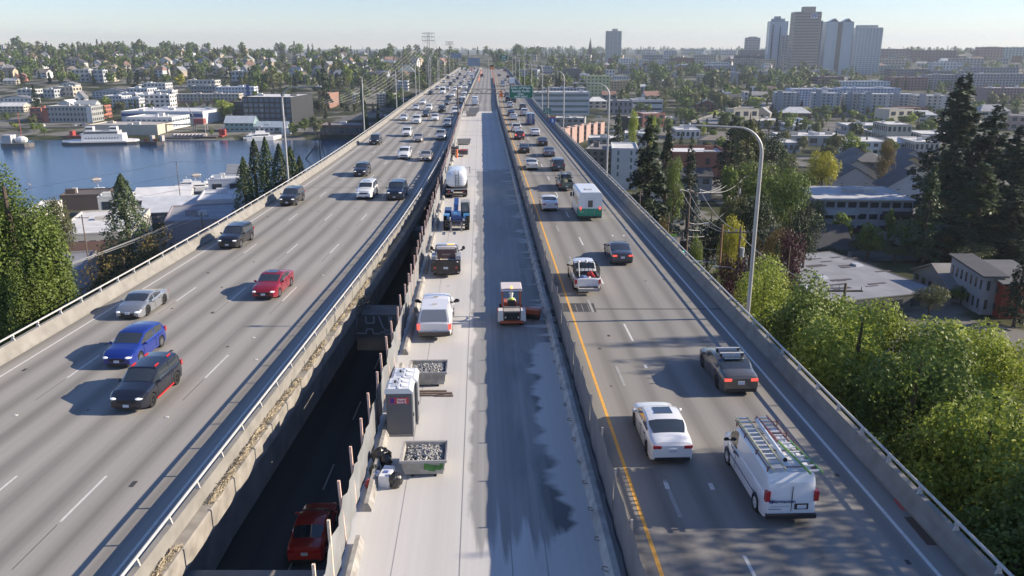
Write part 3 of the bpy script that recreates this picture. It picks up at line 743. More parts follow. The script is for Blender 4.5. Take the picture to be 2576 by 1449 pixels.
# ---- the vehicles of the right carriageway, driving away (pixel = foot of the rear bumper) ----
def R(kind, col, px, py, lb, **k): return car(kind, col, lb, px, py, deck='R', group=GR, **k)
t = R('sedan', (.76, .77, .78), 1690, 1172, 'white sedan with dark sunroof left of the white ladder van', sunroof=True, rims='dark', scale=1.03)
t = R('sedan', (.13, .12, .105), 1862, 997, 'grey brown electric hatchback sedan with two silver roof bars', rims='dark', met=.4, lit=True, scale=1.05)
for a in (.1, -.62):
    MB().box(-.60, .60, a-.04, a+.04, 1.55, 1.585).obj('roof_bar', mat('roof_bar_silver', (.62, .61, .58), .4), t)
    for s in (-1, 1): MB().box(s*.54-.05, s*.54+.05, a-.04, a+.04, 1.42, 1.56).obj('bar_foot', M_black, t)
MB().add([(-.5, -1.1, 1.43), (.5, -1.1, 1.43), (.52, .45, 1.497), (-.52, .45, 1.497)], [(0, 1, 2, 3)]).obj('glass_roof', M_glass, t)
R('sedan', (.055, .058, .075), 1566, 669, 'dark grey sedan with lit brake lights ahead of the caged pickup', lit=True, met=.3)
R('sedan', (.68, .70, .74), 1384, 533, 'white sedan left of the green and white shuttle bus')
R('suv', (.06, .066, .08), 1406, 432, 'blue grey wagon with roof bars behind the white sedan', roofrails=True, met=.3)
R('sedan', (.62, .64, .62), 1338.5, 429, 'silver white sedan beside the yellow line', met=.2)
R('sedan', (.17, .18, .21), 1383, 396, 'grey sedan in the right lane', met=.4)
R('sedan', (.025, .03, .026), 1319.5, 387, 'dark green black sedan near the yellow line')
R('sedan', (.018, .018, .02), 1366, 369, 'black sedan in the right lane')
R('suv', (.13, .03, .035), 1307.5, 352.5, 'dark maroon suv with lit rear lamps', lit=True)
R('sedan', WHT, 1347.5, 343.5, 'white sedan right of the maroon suv')
R('minivan', (.72, .73, .74), 1299.5, 333.5, 'white minivan with ladder rack near the yellow line')
R('sedan', WHT, 1292, 303, 'white sedan behind the dark blue one')
R('sedan', (.02, .03, .07), 1286, 292, 'dark blue sedan near the yellow line')
R('bigsuv', (.5, .51, .53), 1320, 293, 'silver large suv left of the blue ladder van')
R('suv', (.06, .065, .07), 1315.5, 277, 'charcoal suv in the right lane below the green sign')
R('suv', (.6, .62, .64), 1283.5, 271.5, 'silver suv near the yellow line')
R('suv', BLK, 1278.5, 256, 'black suv left of the green sign')
R('suv', (.03, .03, .032), 1291.5, 259, 'black suv just below the green sign')
R('suv', GRY, 1275, 244.5, 'grey suv left of the green sign')
R('suv', (.6, .62, .65), 1266, 218.5, 'silver suv beside the yellow line beyond the gantry')
R('sedan', (.09, .1, .14), 1264.5, 211.5, 'slate blue sedan ahead of the silver suv')
R('sedan', SIL, 1282, 208.5, 'silver sedan behind the maroon pickup')
R('sedan', (.45, .44, .34), 1272.5, 203, 'pale beige sedan in the middle lane')
R('pickup', (.10, .02, .02), 1278, 198, 'maroon pickup in the far right lane')
R('sedan', GRY, 1256, 192, 'grey sedan far off in the left lane')
R('suv', (.16, .03, .02), 1269.5, 180, 'red brown suv near the crest of the right carriageway')
R('suv', (.05, .055, .07), 1254, 174.5, 'dark suv near the crest of the right carriageway, left lane')
R('sedan', (.06, .065, .08), 1251, 170.5, 'dark sedan on the crest of the right carriageway')
R('suv', (.05, .055, .07), 1265.5, 171, 'dark suv on the crest of the right carriageway, right lane')

# white cargo van with ladders
van = R('van', (.75, .76, .78), 1985, 1322, 'white cargo van with ladders on its roof rack, nearest vehicle of the right carriageway', rims='white')
ch = [c for c in van.children if c.name.startswith('rear_window')]
for c in ch:                       # windowless rear doors
    c.data = c.data.copy(); c.data.materials.clear(); c.data.materials.append(paint((.75, .76, .78))); c.name = 'rear_door_top'
VB = mat('navy_lettering', (.02, .04, .14), .5)
f = 2.85
MB().box(-.006, .006, -f-.03, -f+.02, .60, 1.62).obj('door_seam', M_black, van)
MB().box(.12, .62, -f-.045, -f+.02, .70, .92).obj('plate_recess', M_black, van)
MB().box(.20, .54, -f-.06, -f-.03, .74, .88).obj('licence_plate', M_plate, van)
for c in [c for c in van.children if c.name.startswith('licence_plate')][:1]: bpy.data.objects.remove(c)
text('company_name', 'Hermanson', .19, VB, van, (-.32, -f-.045, 1.03), (pi/2, 0, 0), .003)
MB().prism([(-.86, 1.02), (-.80, 1.09), (-.78, 1.07), (-.82, 1.03), (-.70, 1.03), (-.76, 1.09), (-.74, 1.10), (-.66, 1.02), (-.74, .94), (-.77, .96), (-.71, 1.01), (-.82, 1.01), (-.78, .97), (-.80, .95)], -f-.045, -f-.03).obj('company_emblem', VB, van)
text('small_print', '1221 Second Ave N  Kent', .065, mat('grey_lettering', (.3, .32, .36), .6), van, (-.45, -f-.045, .83), (pi/2, 0, 0))
text('small_print', 'hermanson.com', .07, VB, van, (-.62, -f-.045, .72), (pi/2, 0, 0))
text('company_name', 'Hermanson', .22, VB, van, (-1.012, .85, 1.16), (pi/2, 0, -pi/2), .004)
MB().box(-1.02, -1.005, -2.2, 2.0, .72, .75).obj('side_stripe', VB, van)
MB().box(-.92, .92, -f-.12, -f+.05, .36, .52).obj('rear_bumper', M_black, van)
rack = MB()
for a in (-2.4, -1.1, .3, 1.35):
    rack.cyl((-.86, a, 2.17), (.86, a, 2.17), .025, n=6)
    for s in (-1, 1): rack.cyl((s*.84, a, 2.0), (s*.84, a, 2.2), .03, n=6)
for s in (-1, 1): rack.cyl((s*.86, -2.6, 2.2), (s*.86, 1.5, 2.2), .025, n=6)
rack.obj('roof_rack', mat('rack_brown', (.20, .10, .08), .6), van)
def ladder(label, x0, y0, x1, y1, z, w, colr, n, roof=van):
    d = Vector((x1-x0, y1-y0, 0)); L = d.length; M = van.matrix_basis
    t = thing('ladder', label, 'ladder', (0, 0, 0), 0, 'ladders on the van roof')
    Rz = Matrix.Rotation(-atan2(d.x, d.y), 4, 'Z')
    t.matrix_basis = Matrix.Translation(van.location) @ Matrix.Rotation(van.rotation_euler.z, 4, 'Z') @ Matrix.Translation((x0, y0, z)) @ Rz
    for s in (-1, 1): MB().box(s*w/2-.02, s*w/2+.02, 0, L, 0, .09).obj('side_rail', colr, t)
    for k in range(n): MB().box(-w/2+.021, w/2-.021, (k+.5)*L/n-.045, (k+.5)*L/n+.045, .02, .075).obj('rung', mat('ladder_rung', (.50, .51, .53), .5), t)
    return t
ladder('yellow edged extension ladder along the left side of the van roof', -.52, -2.75, -.55, 1.75, 2.2, .46, mat('ladder_pale_yellow', (.48, .46, .30), .5), 13)
ladder('green stepladder sticking out over the rear of the van roof', .72, -3.05, .42, -.55, 2.22, .46, mat('ladder_green', (.14, .30, .09), .5), 7)
ladder('red brown stepladder at the front right of the van roof', .40, -.50, .30, 1.75, 2.2, .44, mat('ladder_brown', (.28, .10, .09), .5), 7)
t = thing('conduit_tube', 'long white storage tube lying between the ladders on the van roof', 'tube')
t.matrix_basis = Matrix.Translation(van.location) @ Matrix.Rotation(van.rotation_euler.z, 4, 'Z')
MB().cyl((-.06, -2.0, 2.26), (-.02, 1.4, 2.26), .075, n=12).obj('tube', mat('white_tube', (.6, .63, .68), .4), t, 40)
for a, b in ((-2.0, -2.03), (1.4, 1.43)): MB().cyl((-.06 if a < 0 else -.02, a, 2.26), (-.06 if a < 0 else -.02, b, 2.26), .085, n=12).obj('end_cap', M_black, t)

# white pickup with cage
pk = R('pickup', (.70, .71, .74), 1478, 738, 'white pickup with a black cage over its loaded bed, brake lights off', rims='dark', scale=.95)
cage = MB(); f = 2.875
for (a, b) in (((-.9, -f+.1), (-.9, -f+2.0)), ((.9, -f+.1), (.9, -f+2.0)), ((-.9, -f+2.0), (.9, -f+2.0))):
    for zz in (1.2, 1.45, 1.7, 1.95): cage.cyl((a[0], a[1], zz), (b[0], b[1], zz), .02, n=5)
    for k in range(7):
        x, y = lerp(a[0], b[0], k/6), lerp(a[1], b[1], k/6); cage.cyl((x, y, 1.15), (x, y, 1.95), .02, n=5)
cage.obj('bed_cage', M_black, pk)
MB().box(-.80, .80, -f-.75, -f-.12, .42, .47).box(-.8, -.74, -f-.75, -f-.12, .47, .62).box(.74, .8, -f-.75, -f-.12, .47, .62).box(-.8, .8, -f-.75, -f-.70, .36, .58).obj('hitch_platform', mat('dusty_aluminium', (.42, .41, .39), .6, var=.2, scale=8), pk)
for k in range(5): MB().box(.84, .88, -f-.7+.28*k, -f-.6+.28*k, .5+.12*k, .72+.12*k).obj('warning_stripe', M_white if k % 2 else mat('stripe_red', (.5, .05, .05), .5), pk)
def onb(o, base): o.matrix_basis = Matrix.Translation(base.location) @ Matrix.Rotation(base.rotation_euler.z, 4, 'Z') @ Matrix.Scale(base.scale[0], 4) @ o.matrix_basis; return o
cm = mat('cone_red', (.55, .04, .03), .6)
t = thing('traffic_cones', 'stack of red traffic cones lying in the bed of the caged pickup', 'cones'); onb(t, pk)
mb = MB(); mb.cyl((.50, -f+.35, 1.05), (.35, -f+1.2, 1.35), .20, .12, 12); mb.obj('stacked_cones', cm, t, 40); MB().cyl((.28, -f+.9, .95), (.2, -f+1.4, 1.2), .2, .1, 12).obj('cone', cm, t, 40)
t = thing('water_jug', 'white water jug behind the tailgate of the caged pickup', 'jug'); onb(t, pk)
MB().lathe([(.05, .70), (.19, .72), (.2, 1.12), (.15, 1.2), (.06, 1.22)], 14, (.12, -f+.35, 0)).obj('jug', mat('jug_white', (.7, .7, .7), .5), t, 50); MB().lathe([(.07, 1.22), (.07, 1.26), (.01, 1.27)], 10, (.12, -f+.35, 0)).obj('lid', cm, t)
t = thing('tarp_bundle', 'crumpled blue tarp bundle in the bed of the caged pickup', 'tarp'); onb(t, pk)
def lump(c, r, seed, amp=.25, n=16, m=10):
    b = MB().ball(c, r, n, m); q = random.Random(seed); b.v = [(c[0]+(x-c[0])*(1+q.uniform(-amp, amp)), c[1]+(y-c[1])*(1+q.uniform(-amp, amp)), c[2]+(z-c[2])*(1+q.uniform(-amp, amp))) for x, y, z in b.v]; return b
lump((-.25, -f+.5, 1.0), (.38, .35, .28), 4).obj('bundle', mat('tarp_blue', (.14, .22, .42), .6), t)
t = thing('hand_drill_rig', 'chrome and black core drill standing in the bed of the caged pickup', 'drill'); onb(t, pk)
MB().cyl((-.55, -f+.7, .9), (-.55, -f+1.5, 2.0), .045, n=8).cyl((-.55, -f+.7, .75), (-.55, -f+.7, 1.0), .16, n=8).obj('column', mat('drill_grey', (.5, .5, .48), .5), t)
MB().ball((-.55, -f+1.55, 2.08), (.14, .12, .1)).ball((.05, -f+1.6, 2.1), (.12, .1, .16)).obj('motor', mat('drill_white', (.66, .66, .64), .5), t)
# pickup with racks
pr = R('pickup', (.09, .10, .085), 1426, 482, 'old dark pickup carrying racks and boxes, green writing on its tailgate', rims='dark', scale=.95)
b = MB()
for s in (-.75, .25):
    b.box(s, s+.5, -1.6, .6, 2.02, 2.07)
    for k in range(6): b.box(s, s+.5, -1.55+.42*k, -1.5+.42*k, 2.07, 2.11)
for s in (-.85, .85):
    for a in (-2.6, -.9): b.cyl((s, a, 1.1), (s, a, 2.05), .03, n=5)
    b.cyl((s, -2.6, 2.05), (s, .6, 2.05), .03, n=5)
b.obj('ladder_rack', mat('rack_grey', (.26, .28, .31), .5), pr)
lump((-.3, -2.1, 1.25), (.42, .5, .3), 9, .15).obj('covered_load', mat('load_olive', (.14, .14, .10), .8), pr)
text('tailgate_writing', 'ZT NACK', .24, mat('green_lettering', (.20, .42, .28), .6), pr, (0, -2.91, .93), (pi/2, 0, 0), .004)
# pickups and vans of simpler outline
dv = R('tallvan', (.04, .07, .20), 1335, 316, 'dark blue high roof van with a ladder on its rear doors')
b = MB()
for s in (-.2, .2): b.cyl((s, -3.05, .8), (s, -3.02, 2.6), .03, n=5)
for k in range(6): b.cyl((-.2, -3.05, .95+.28*k), (.2, -3.05, .95+.28*k), .025, n=5)
b.obj('rear_ladder', mat('aluminium', (.55, .56, .58), .4, metal=.6), dv)

def box_truck(label, px, py, deck, group, L=7.2, lit=False):
    fn = Lin if deck == 'L' else S; x, y = at(px, py); h = head(fn, y); away = deck != 'L'
    t = thing('box_truck', label, 'truck', (x+sin(h)*L/2, y+cos(h)*L/2, Z(y)), -h if away else pi-h, group)
    wm = paint((.74, .75, .76)); f = L/2
    b = MB().box(-1.22, 1.22, -f, f-1.9, 1.0, 3.45).obj('cargo_box', wm, t)
    MB().prism([(f-1.85, .5), (f-.05, .5), (f, .9), (f-.1, 1.35), (f-.75, 1.55), (f-1.2, 2.25), (f-1.85, 2.35)], -1.0, 1.0, 'x').obj('cab', wm, t)
    MB().prism([(f-.74, 1.57), (f-1.19, 2.23), (f-1.15, 2.24), (f-.70, 1.58)], -.88, .88, 'x').obj('windscreen', M_glass, t)
    for s in (-1, 1):
        MB().box(s*1.005-.01, s*1.005+.01, f-1.7, f-1.05, 1.55, 2.1).obj('side_window', M_glass, t)
        MB().box(s*.8-.15, s*.8+.15, f-.1, f+.03, .8, 1.05).obj('headlight', M_head, t)
    MB().box(-.5, .5, f-.05, f+.02, .75, 1.2).obj('grille', M_black, t)
    MB().box(-.9, .9, -f+.1, f-.4, .55, .95).obj('chassis', M_und, t)
    tm = MB().lathe([(.1, -.14), (.44, -.14), (.48, -.08), (.48, .08), (.44, .14), (.1, .14)], 16, axis='x').mesh('wheel', M_tyre, 40)
    for a in (-f+1.5, f-1.1):
        for s in (-1, 1): o = link('wheel', tm, t); o.location = (s*.92, a, .48)
    return t
box_truck('white box truck with tall cargo box at the head of the oncoming queue', 1187, 200, 'L', GL)
box_truck('white box truck partly hidden by the green sign', 1288.5, 216, 'R', GR)

# shuttle bus
x, y = at(1484, 556); h = head(S, y); L = 7.4; f = L/2
t = thing('shuttle_bus', 'white shuttle bus with a green band low on its rear', 'bus', (x+sin(h)*f, y+cos(h)*f, 0), -h, GR)
BW = mat('bus_white', (.72, .73, .74), .35, coat=.4); BG = mat('bus_green', (.015, .26, .15), .35, coat=.4)
sec = [(-1.2, .45), (-1.2, 2.55), (-1.12, 2.82), (-.95, 2.93), (.95, 2.93), (1.12, 2.82), (1.2, 2.55), (1.2, .45)]
MB().prism([(a, max(b, 1.28)) for a, b in sec], -f, f-1.7).obj('body', BW, t)
MB().prism([(-1.2, .45), (-1.2, 1.278), (1.2, 1.278), (1.2, .45)], -f, -f+1.2).obj('green_band', BG, t)
MB().box(-1.2, 1.2, -f+1.2, f-1.7, .45, 1.278).obj('lower_body', BW, t)
MB().prism([(f-1.7, .5), (f-.05, .5), (f, .9), (f-.1, 1.25), (f-.7, 1.5), (f-1.15, 2.2), (f-1.7, 2.4)], -1.0, 1.0, 'x').obj('cab', BW, t)
MB().prism([(f-.69, 1.52), (f-1.14, 2.18), (f-1.10, 2.2), (f-.65, 1.53)], -.86, .86, 'x').obj('windscreen', M_glass, t)
MB().box(-.24, .24, -f-.02, -f+.02, 1.42, 2.12).obj('rear_window', M_glass, t)
MB().box(-.46, -.44, -f-.012, -f, .6, 2.35).box(.44, .46, -f-.012, -f, .6, 2.35).box(-.46, .46, -f-.012, -f, 2.33, 2.36).obj('rear_door_frame', mat('door_line', (.4, .41, .42), .5), t)
MB().box(-.35, .35, -f+1.5, -f+2.3, 2.93, 3.0).obj('roof_hatch', mat('hatch_grey', (.55, .55, .55), .5), t)
MB().box(-1.15, 1.15, -f-.18, -f+.02, .34, .5).obj('rear_bumper', M_black, t)
for s in (-1, 1):
    for zz in (1.15, 1.32): MB().box(s*.98-.09, s*.98+.09, -f-.03, -f, zz, zz+.14).obj('tail_light', M_lit, t)
    for k in range(4): MB().box(s*1.205-.008, s*1.205+.008, -f+.35+1.28*k, -f+1.5+1.28*k, 1.5, 2.3).obj('side_window', M_glass, t)
    MB().box(s*1.32-.1, s*1.32+.1, f-1.4, f-1.34, 1.5, 1.95).box(s*1.2-.12, s*1.2+.12, f-1.38, f-1.36, 1.7, 1.74).obj('side_mirror', M_black, t)
tm = MB().lathe([(.1, -.14), (.40, -.14), (.43, -.08), (.43, .08), (.40, .14), (.1, .14)], 16, axis='x').mesh('wheel', M_tyre, 40)
for a in (-f+1.7, f-1.1):
    for s in (-1, 1): o = link('wheel', tm, t); o.location = (s*1.0, a, .43)
text('bus_number', '2462', .18, BW, t, (-.85, -f-.01, .95), (pi/2, 0, 0))
# red car on the lower roadway
x, y = at(768, 1425, -7.5)
t = car('sedan', (.42, .03, .02), 'red car in the darkness of the lower roadway', 0, 0, xy=(x, y), z=-7.5, deck='R')
t['group'] = ''; del t['group']
# ---------------- machines and materials on the work deck ----------------
def deck(px, py, z=0): x, y = at(px, py, z); return (x, y, z)
GW = 'works vehicles parked along the closed deck'
def wv(kind, col, px, py, lb, **k): return car(kind, col, lb, px, py, deck='R', group=GW, **k)
t = wv('pickup', (.75, .75, .76), 1093, 860, 'white pickup with a bed canopy and lit rear lamps behind the portable toilets', lit=True, scale=1.04, open_bed=False)
f = 2.875; wp = paint((.75, .75, .76))
cn = MB().add([(-.9, -f+.05, 1.15), (.9, -f+.05, 1.15), (.9, -f+2.1, 1.15), (-.9, -f+2.1, 1.15), (-.74, -f+.42, 1.86), (.74, -f+.42, 1.86), (.76, -f+2.15, 1.93), (-.76, -f+2.15, 1.93)], [(3, 2, 1, 0), (4, 5, 6, 7), (0, 1, 5, 4), (1, 2, 6, 5), (2, 3, 7, 6), (3, 0, 4, 7)])
cn.obj('canopy', wp, t)
MB().add([(-.78, -f+.075, 1.22), (.78, -f+.075, 1.22), (.66, -f+.39, 1.83), (-.66, -f+.39, 1.83), (-.78, -f+.045, 1.22), (.78, -f+.045, 1.22), (.66, -f+.36, 1.83), (-.66, -f+.36, 1.83)], [(4, 5, 6, 7), (0, 3, 2, 1), (0, 1, 5, 4), (2, 3, 7, 6), (1, 2, 6, 5), (0, 4, 7, 3)]).obj('canopy_window', mat('canopy_glass', (.20, .22, .25), .1, spec=.9), t)
for a, z in ((2.6, 1.92), (1.1, 1.93)): MB().box(-.15, .15, -f+a-.03, -f+a+.03, z, z+.05).obj('light_bar', mat('bar_cream', (.75, .62, .45), .4), t)
MB().box(-.92, .92, -f-.14, -f+.05, .42, .62).obj('rear_bumper', mat('painted_steel_bumper', (.07, .06, .05), .5), t)
for s in (-1, 1): MB().ball((s*1.22, .95, 1.3), (.17, .07, .12)).obj('tow_mirror', M_black, t)
# service truck
t = wv('pickup', (.66, .67, .69), 1122, 700, 'service truck with brown tool chest, dark flatbed frame and amber light bar', scale=1.03, rims='dark', open_bed=False, lit=False)
t.name = 'service_truck'
bm_ = mat('chest_brown', (.10, .055, .05), .5, var=.2); dk = mat('flatbed_dark', (.05, .042, .036), .6, var=.2, scale=3)
MB().box(-1.08, 1.08, -f-.05, -f+2.0, .95, 1.14).obj('flatbed', dk, t)
for s in (-1, 1): MB().box(s*.93-.17, s*.93+.17, -f+.75, -f+1.95, 1.14, 1.5).obj('side_box', mat('side_box_grey', (.40, .42, .45), .45, metal=.3), t)
MB().box(-.66, .66, -f+1.1, -f+1.75, 1.15, 1.92).obj('tool_chest', bm_, t); MB().box(-.68, .68, -f+1.08, -f+1.78, 1.92, 1.98).obj('chest_lid', mat('lid_grey', (.30, .27, .25), .5), t)
text('chest_lettering', 'KNAACK', .15, mat('pale_lettering', (.6, .55, .5), .6), t, (0, -f+1.095, 1.55), (pi/2, 0, 0))
b = MB()
for s in (-1, 1): b.cyl((s*.95, -f+2.05, 1.1), (s*.78, -f+2.05, 2.05), .04, n=6); b.cyl((s*1.02, -f, 1.1), (s*1.02, -f, 1.42), .03, n=6)
b.cyl((-.78, -f+2.05, 2.05), (.78, -f+2.05, 2.05), .04, n=6); b.box(-1.05, 1.05, -f-.04, -f, 1.30, 1.42); b.obj('headache_rack', M_black, t)
MB().prism([(-1.1, 1.1), (-.7, 1.35), (.7, 1.35), (1.1, 1.1), (1.1, .55), (.5, .35), (-.5, .35), (-1.1, .55)], -f-.1, -f-.055).obj('rear_panel', dk, t)
MB().box(-.17, .17, -f-.13, -f-.101, .74, .9).obj('licence_plate', M_plate, t)
for s in (-1, 1): MB().box(s*.8-.1, s*.8+.1, -f-.125, -f-.10, .78, .92).obj('tail_light', M_red, t)
MB().box(.05, .6, -f+2.0, -f+2.1, 2.08, 2.14).obj('amber_light_bar', M_amber, t)
lump((-.35, -f+.5, 1.22), (.28, .22, .14), 3).obj('sand_bag', mat('sack_cream', (.5, .42, .28), .8), t)
for s in (-1, 1): MB().ball((s*1.25, .95, 1.4), (.13, .06, .16)).obj('tow_mirror', M_black, t)
for c in [c for c in t.children if c.name.startswith('licence_plate')][:1]: bpy.data.objects.remove(c)

# tanker truck
x, y, _ = deck(1148, 499); h = head(S, y); L = 8.6; f = L/2
t = thing('water_tanker', 'white rounded tanker truck with a black ladder on its tank, dark chassis', 'tanker truck', (x+sin(h)*f, y+cos(h)*f, 0), -h, GW)
wm = mat('tank_white', (.72, .74, .77), .3, coat=.6)
b = MB(); n = 24; vs = []
prof = [(-f+.25, .55), (-f+.33, .86), (-f+.55, .98), (-f+1.0, 1.0), (f-3.4, 1.0), (f-2.9, .97), (f-2.65, .85), (f-2.6, .55)]
for yy, k in prof:
    for i in range(n):
        a = 2*pi*i/n; ca, sa = cos(a), sin(a); e = .72
        vs.append((1.22*k*abs(ca)**e*(1 if ca > 0 else -1), yy, 2.12+(.98*k*abs(sa)**e*(1 if sa > 0 else -1))))
m = len(prof)
b.add(vs, [(i*n+k, i*n+(k+1) % n, (i+1)*n+(k+1) % n, (i+1)*n+k) for i in range(m-1) for k in range(n)]+[tuple(range(n))[::-1], tuple(range((m-1)*n, m*n))])
b.obj('tank', wm, t, 50)
b = MB()
for s in (-.2, .2): b.tube([(s+.12, -f+.12, 1.1), (s+.12, -f+.16, 2.7), (s+.12, -f+.5, 3.16), (s+.12, -f+1.0, 3.2)], .03, 6)
for k in range(6): b.cyl((-.08, -f+.13, 1.25+.28*k), (.32, -f+.13, 1.25+.28*k), .022, n=5)
b.obj('ladder', M_black, t)
MB().box(-1.15, 1.15, -f+.1, f-2.3, .75, 1.12).obj('chassis', M_und, t)
MB().box(-1.2, 1.2, -f, -f+.12, .45, .62).obj('rear_bumper', mat('dirty_steel', (.16, .13, .12), .7, var=.3, scale=5), t)
MB().box(-1.15, 1.15, -f+.05, -f+.2, 1.0, 1.12).obj('rear_step', mat('pale_steel', (.45, .45, .45), .5), t)
for s in (-1, 1):
    MB().box(s*.85-.12, s*.85+.12, -f-.02, -f+.02, .72, .86).obj('tail_light', M_red, t)
    MB().box(s*1.1-.2, s*1.1+.2, -f+.3, -f+.36, .3, .95).obj('mud_flap', mat('mud_flap', (.035, .03, .028), .9), t)
    MB().box(s*1.5-.06, s*1.5+.06, f-1.4, f-1.3, 1.9, 2.7).box(s*1.3-.2, s*1.3+.2, f-1.37, f-1.33, 2.55, 2.6).obj('side_mirror', mat('mirror_shell', (.35, .36, .38), .4), t)
MB().box(-.6, -.3, -f-.04, -f-.01, .82, 1.0).obj('licence_plate', M_plate, t)
MB().prism([(f-2.4, .6), (f, .6), (f+.0, 1.6), (f-1.1, 1.75), (f-1.45, 2.75), (f-2.4, 2.8)], -1.1, 1.1, 'x').obj('cab', wm, t)
tm = MB().lathe([(.1, -.25), (.48, -.25), (.52, -.18), (.52, .18), (.48, .25), (.1, .25)], 18, axis='x').mesh('wheel', M_tyre, 40)
for a in (-f+1.1, -f+2.3, f-1.1):
    for s in (-1, 1): o = link('wheel', tm, t); o.location = (s*.95, a, .52)
# blue telescopic lift truck facing the camera
x, y, _ = deck(1148, 584); h = head(S, y)
t = thing('telehandler', 'blue telescopic forklift facing the camera with forks near the ground', 'forklift', (x+sin(h)*2.9, y+cos(h)*2.9, 0), pi-h, GW)
b1 = mat('machine_blue', (.02, .07, .24), .35, coat=.5, var=.1); b2 = mat('machine_light_blue', (.08, .30, .55), .35, coat=.5)
tm = MB().lathe([(.25, -.22), (.60, -.22), (.67, -.15), (.67, .15), (.60, .22), (.25, .22)], 20, axis='x'); 
for k in range(20):
    a = 2*pi*k/20; M = Matrix.Rotation(a, 4, 'X'); tm.box(-.22, .22, -.05, .05, .64, .71, M)
tme = tm.mesh('tyre', M_tyre); rme = MB().lathe([(.3, -.1), (.36, .16), (.3, .18), (.05, .1)], 14, axis='x').mesh('rim', b2, 40)
for a in (1.7, -1.6):
    for s in (-1, 1):
        o = link('tyre', tme, t); o.location = (s*1.02, a, .69); o2 = link('rim', rme, o); o2.rotation_euler = (0, 0, 0 if s > 0 else pi)
MB().box(-.62, .62, -2.4, 2.2, .55, 1.05, taper=.04).obj('chassis', b1, t)
MB().prism([(-.62, .8), (-.5, 1.35), (-.15, 1.55), (.15, 1.55), (.5, 1.35), (.62, .8)], 1.5, 2.35).obj('front_frame', b1, t)
for s in (-1, 1): MB().box(s*.95-.28, s*.95+.28, 1.15, 2.15, 1.42, 1.50).box(s*.78-.1, s*.78+.1, 1.9, 2.3, 1.1, 1.47).obj('mudguard', b2, t)
MB().box(.52, 1.25, -1.5, .35, .95, 1.62, taper=.05).obj('engine_cover', b1, t)
MB().box(-1.22, -.42, -.75, .75, .9, 1.5).obj('cab_base', M_black, t)
MB().box(-1.20, -.46, -.7, .62, 1.5, 2.42, taper=.06).obj('cab_glass', mat('cab_glass', (.10, .13, .15), .08, spec=.9), t)
MB().box(-1.24, -.40, -.82, .72, 2.42, 2.50).obj('cab_roof', mat('cab_roof_grey', (.35, .34, .33), .6), t)
b = MB()
for xx, yy in ((-1.22, .66), (-.44, .66), (-1.22, -.74), (-.44, -.74)): b.box(xx-.03, xx+.03, yy-.03, yy+.03, 1.5, 2.42)
b.obj('cab_frame', M_black, t)
bm2 = MB(); Rm = Matrix.Translation((.08, -2.5, 2.15)) @ Matrix.Rotation(radians(-12), 4, 'X'); bm2.box(-.22, .22, 0, 3.4, -.22, .22, Rm); bm2.obj('boom', b1, t)
bm2 = MB(); bm2.box(-.16, .16, 3.4, 4.5, -.16, .16, Rm); bm2.obj('boom_extension', b2, t)
MB().cyl((.28, -2.3, 2.2), (.28, 1.6, 1.55), .05, n=8).obj('hydraulic_ram', M_chrome, t)
MB().box(-.12, .28, 1.6, 2.6, .7, 1.3).obj('boom_head', b1, t)
b = MB()
for z in (.55, .78, 1.0): b.box(-1.05, 1.05, 2.72, 2.80, z, z+.09)
for k in range(6): b.box(-1.05+.41*k, -.99+.41*k, 2.70, 2.80, .5, 1.1)
b.obj('fork_carriage', mat('carriage_dark', (.09, .085, .08), .6), t)
for s in (-.5, .5): MB().box(s-.07, s+.07, 2.8, 4.0, .28, .34).box(s-.07, s+.07, 2.78, 2.86, .28, .95).obj('fork', mat('fork_steel', (.30, .29, .27), .5, metal=.4), t)
# two parked vehicles further on and the orange truck at the crest
wv('tallvan', (.70, .71, .72), 1195, 266, 'white high roof van standing alone on the closed deck before the gantry')
wv('pickup', (.03, .03, .035), 1212, 194.5, 'black pickup standing far off on the closed deck', simple=True)
x, y, _ = deck(1237, 175); t = thing('orange_truck', 'orange crash cushion truck with dark arrow board at the crest of the closed deck', 'truck', (x, y+4, Z(y)), 0, GW)
MB().box(-1.2, 1.2, -3.2, .5, .5, 2.2).obj('body', mat('truck_orange', (.75, .20, .04), .5), t)
MB().box(-1.3, 1.3, -1.2, -1.0, 2.2, 3.6).obj('arrow_board', M_black, t); MB().box(-1.1, 1.1, .6, 3.0, .6, 2.6, taper=.1).obj('cab', mat('truck_orange', (.75, .20, .04), .5), t)
for s in (-1, 1): MB().cyl((s*.8, -2.3, .45), (s*1.15, -2.3, .45), .45, n=12).obj('wheel', M_tyre, t); MB().cyl((s*.8, 1.8, .45), (s*1.15, 1.8, .45), .45, n=12).obj('wheel', M_tyre, t)

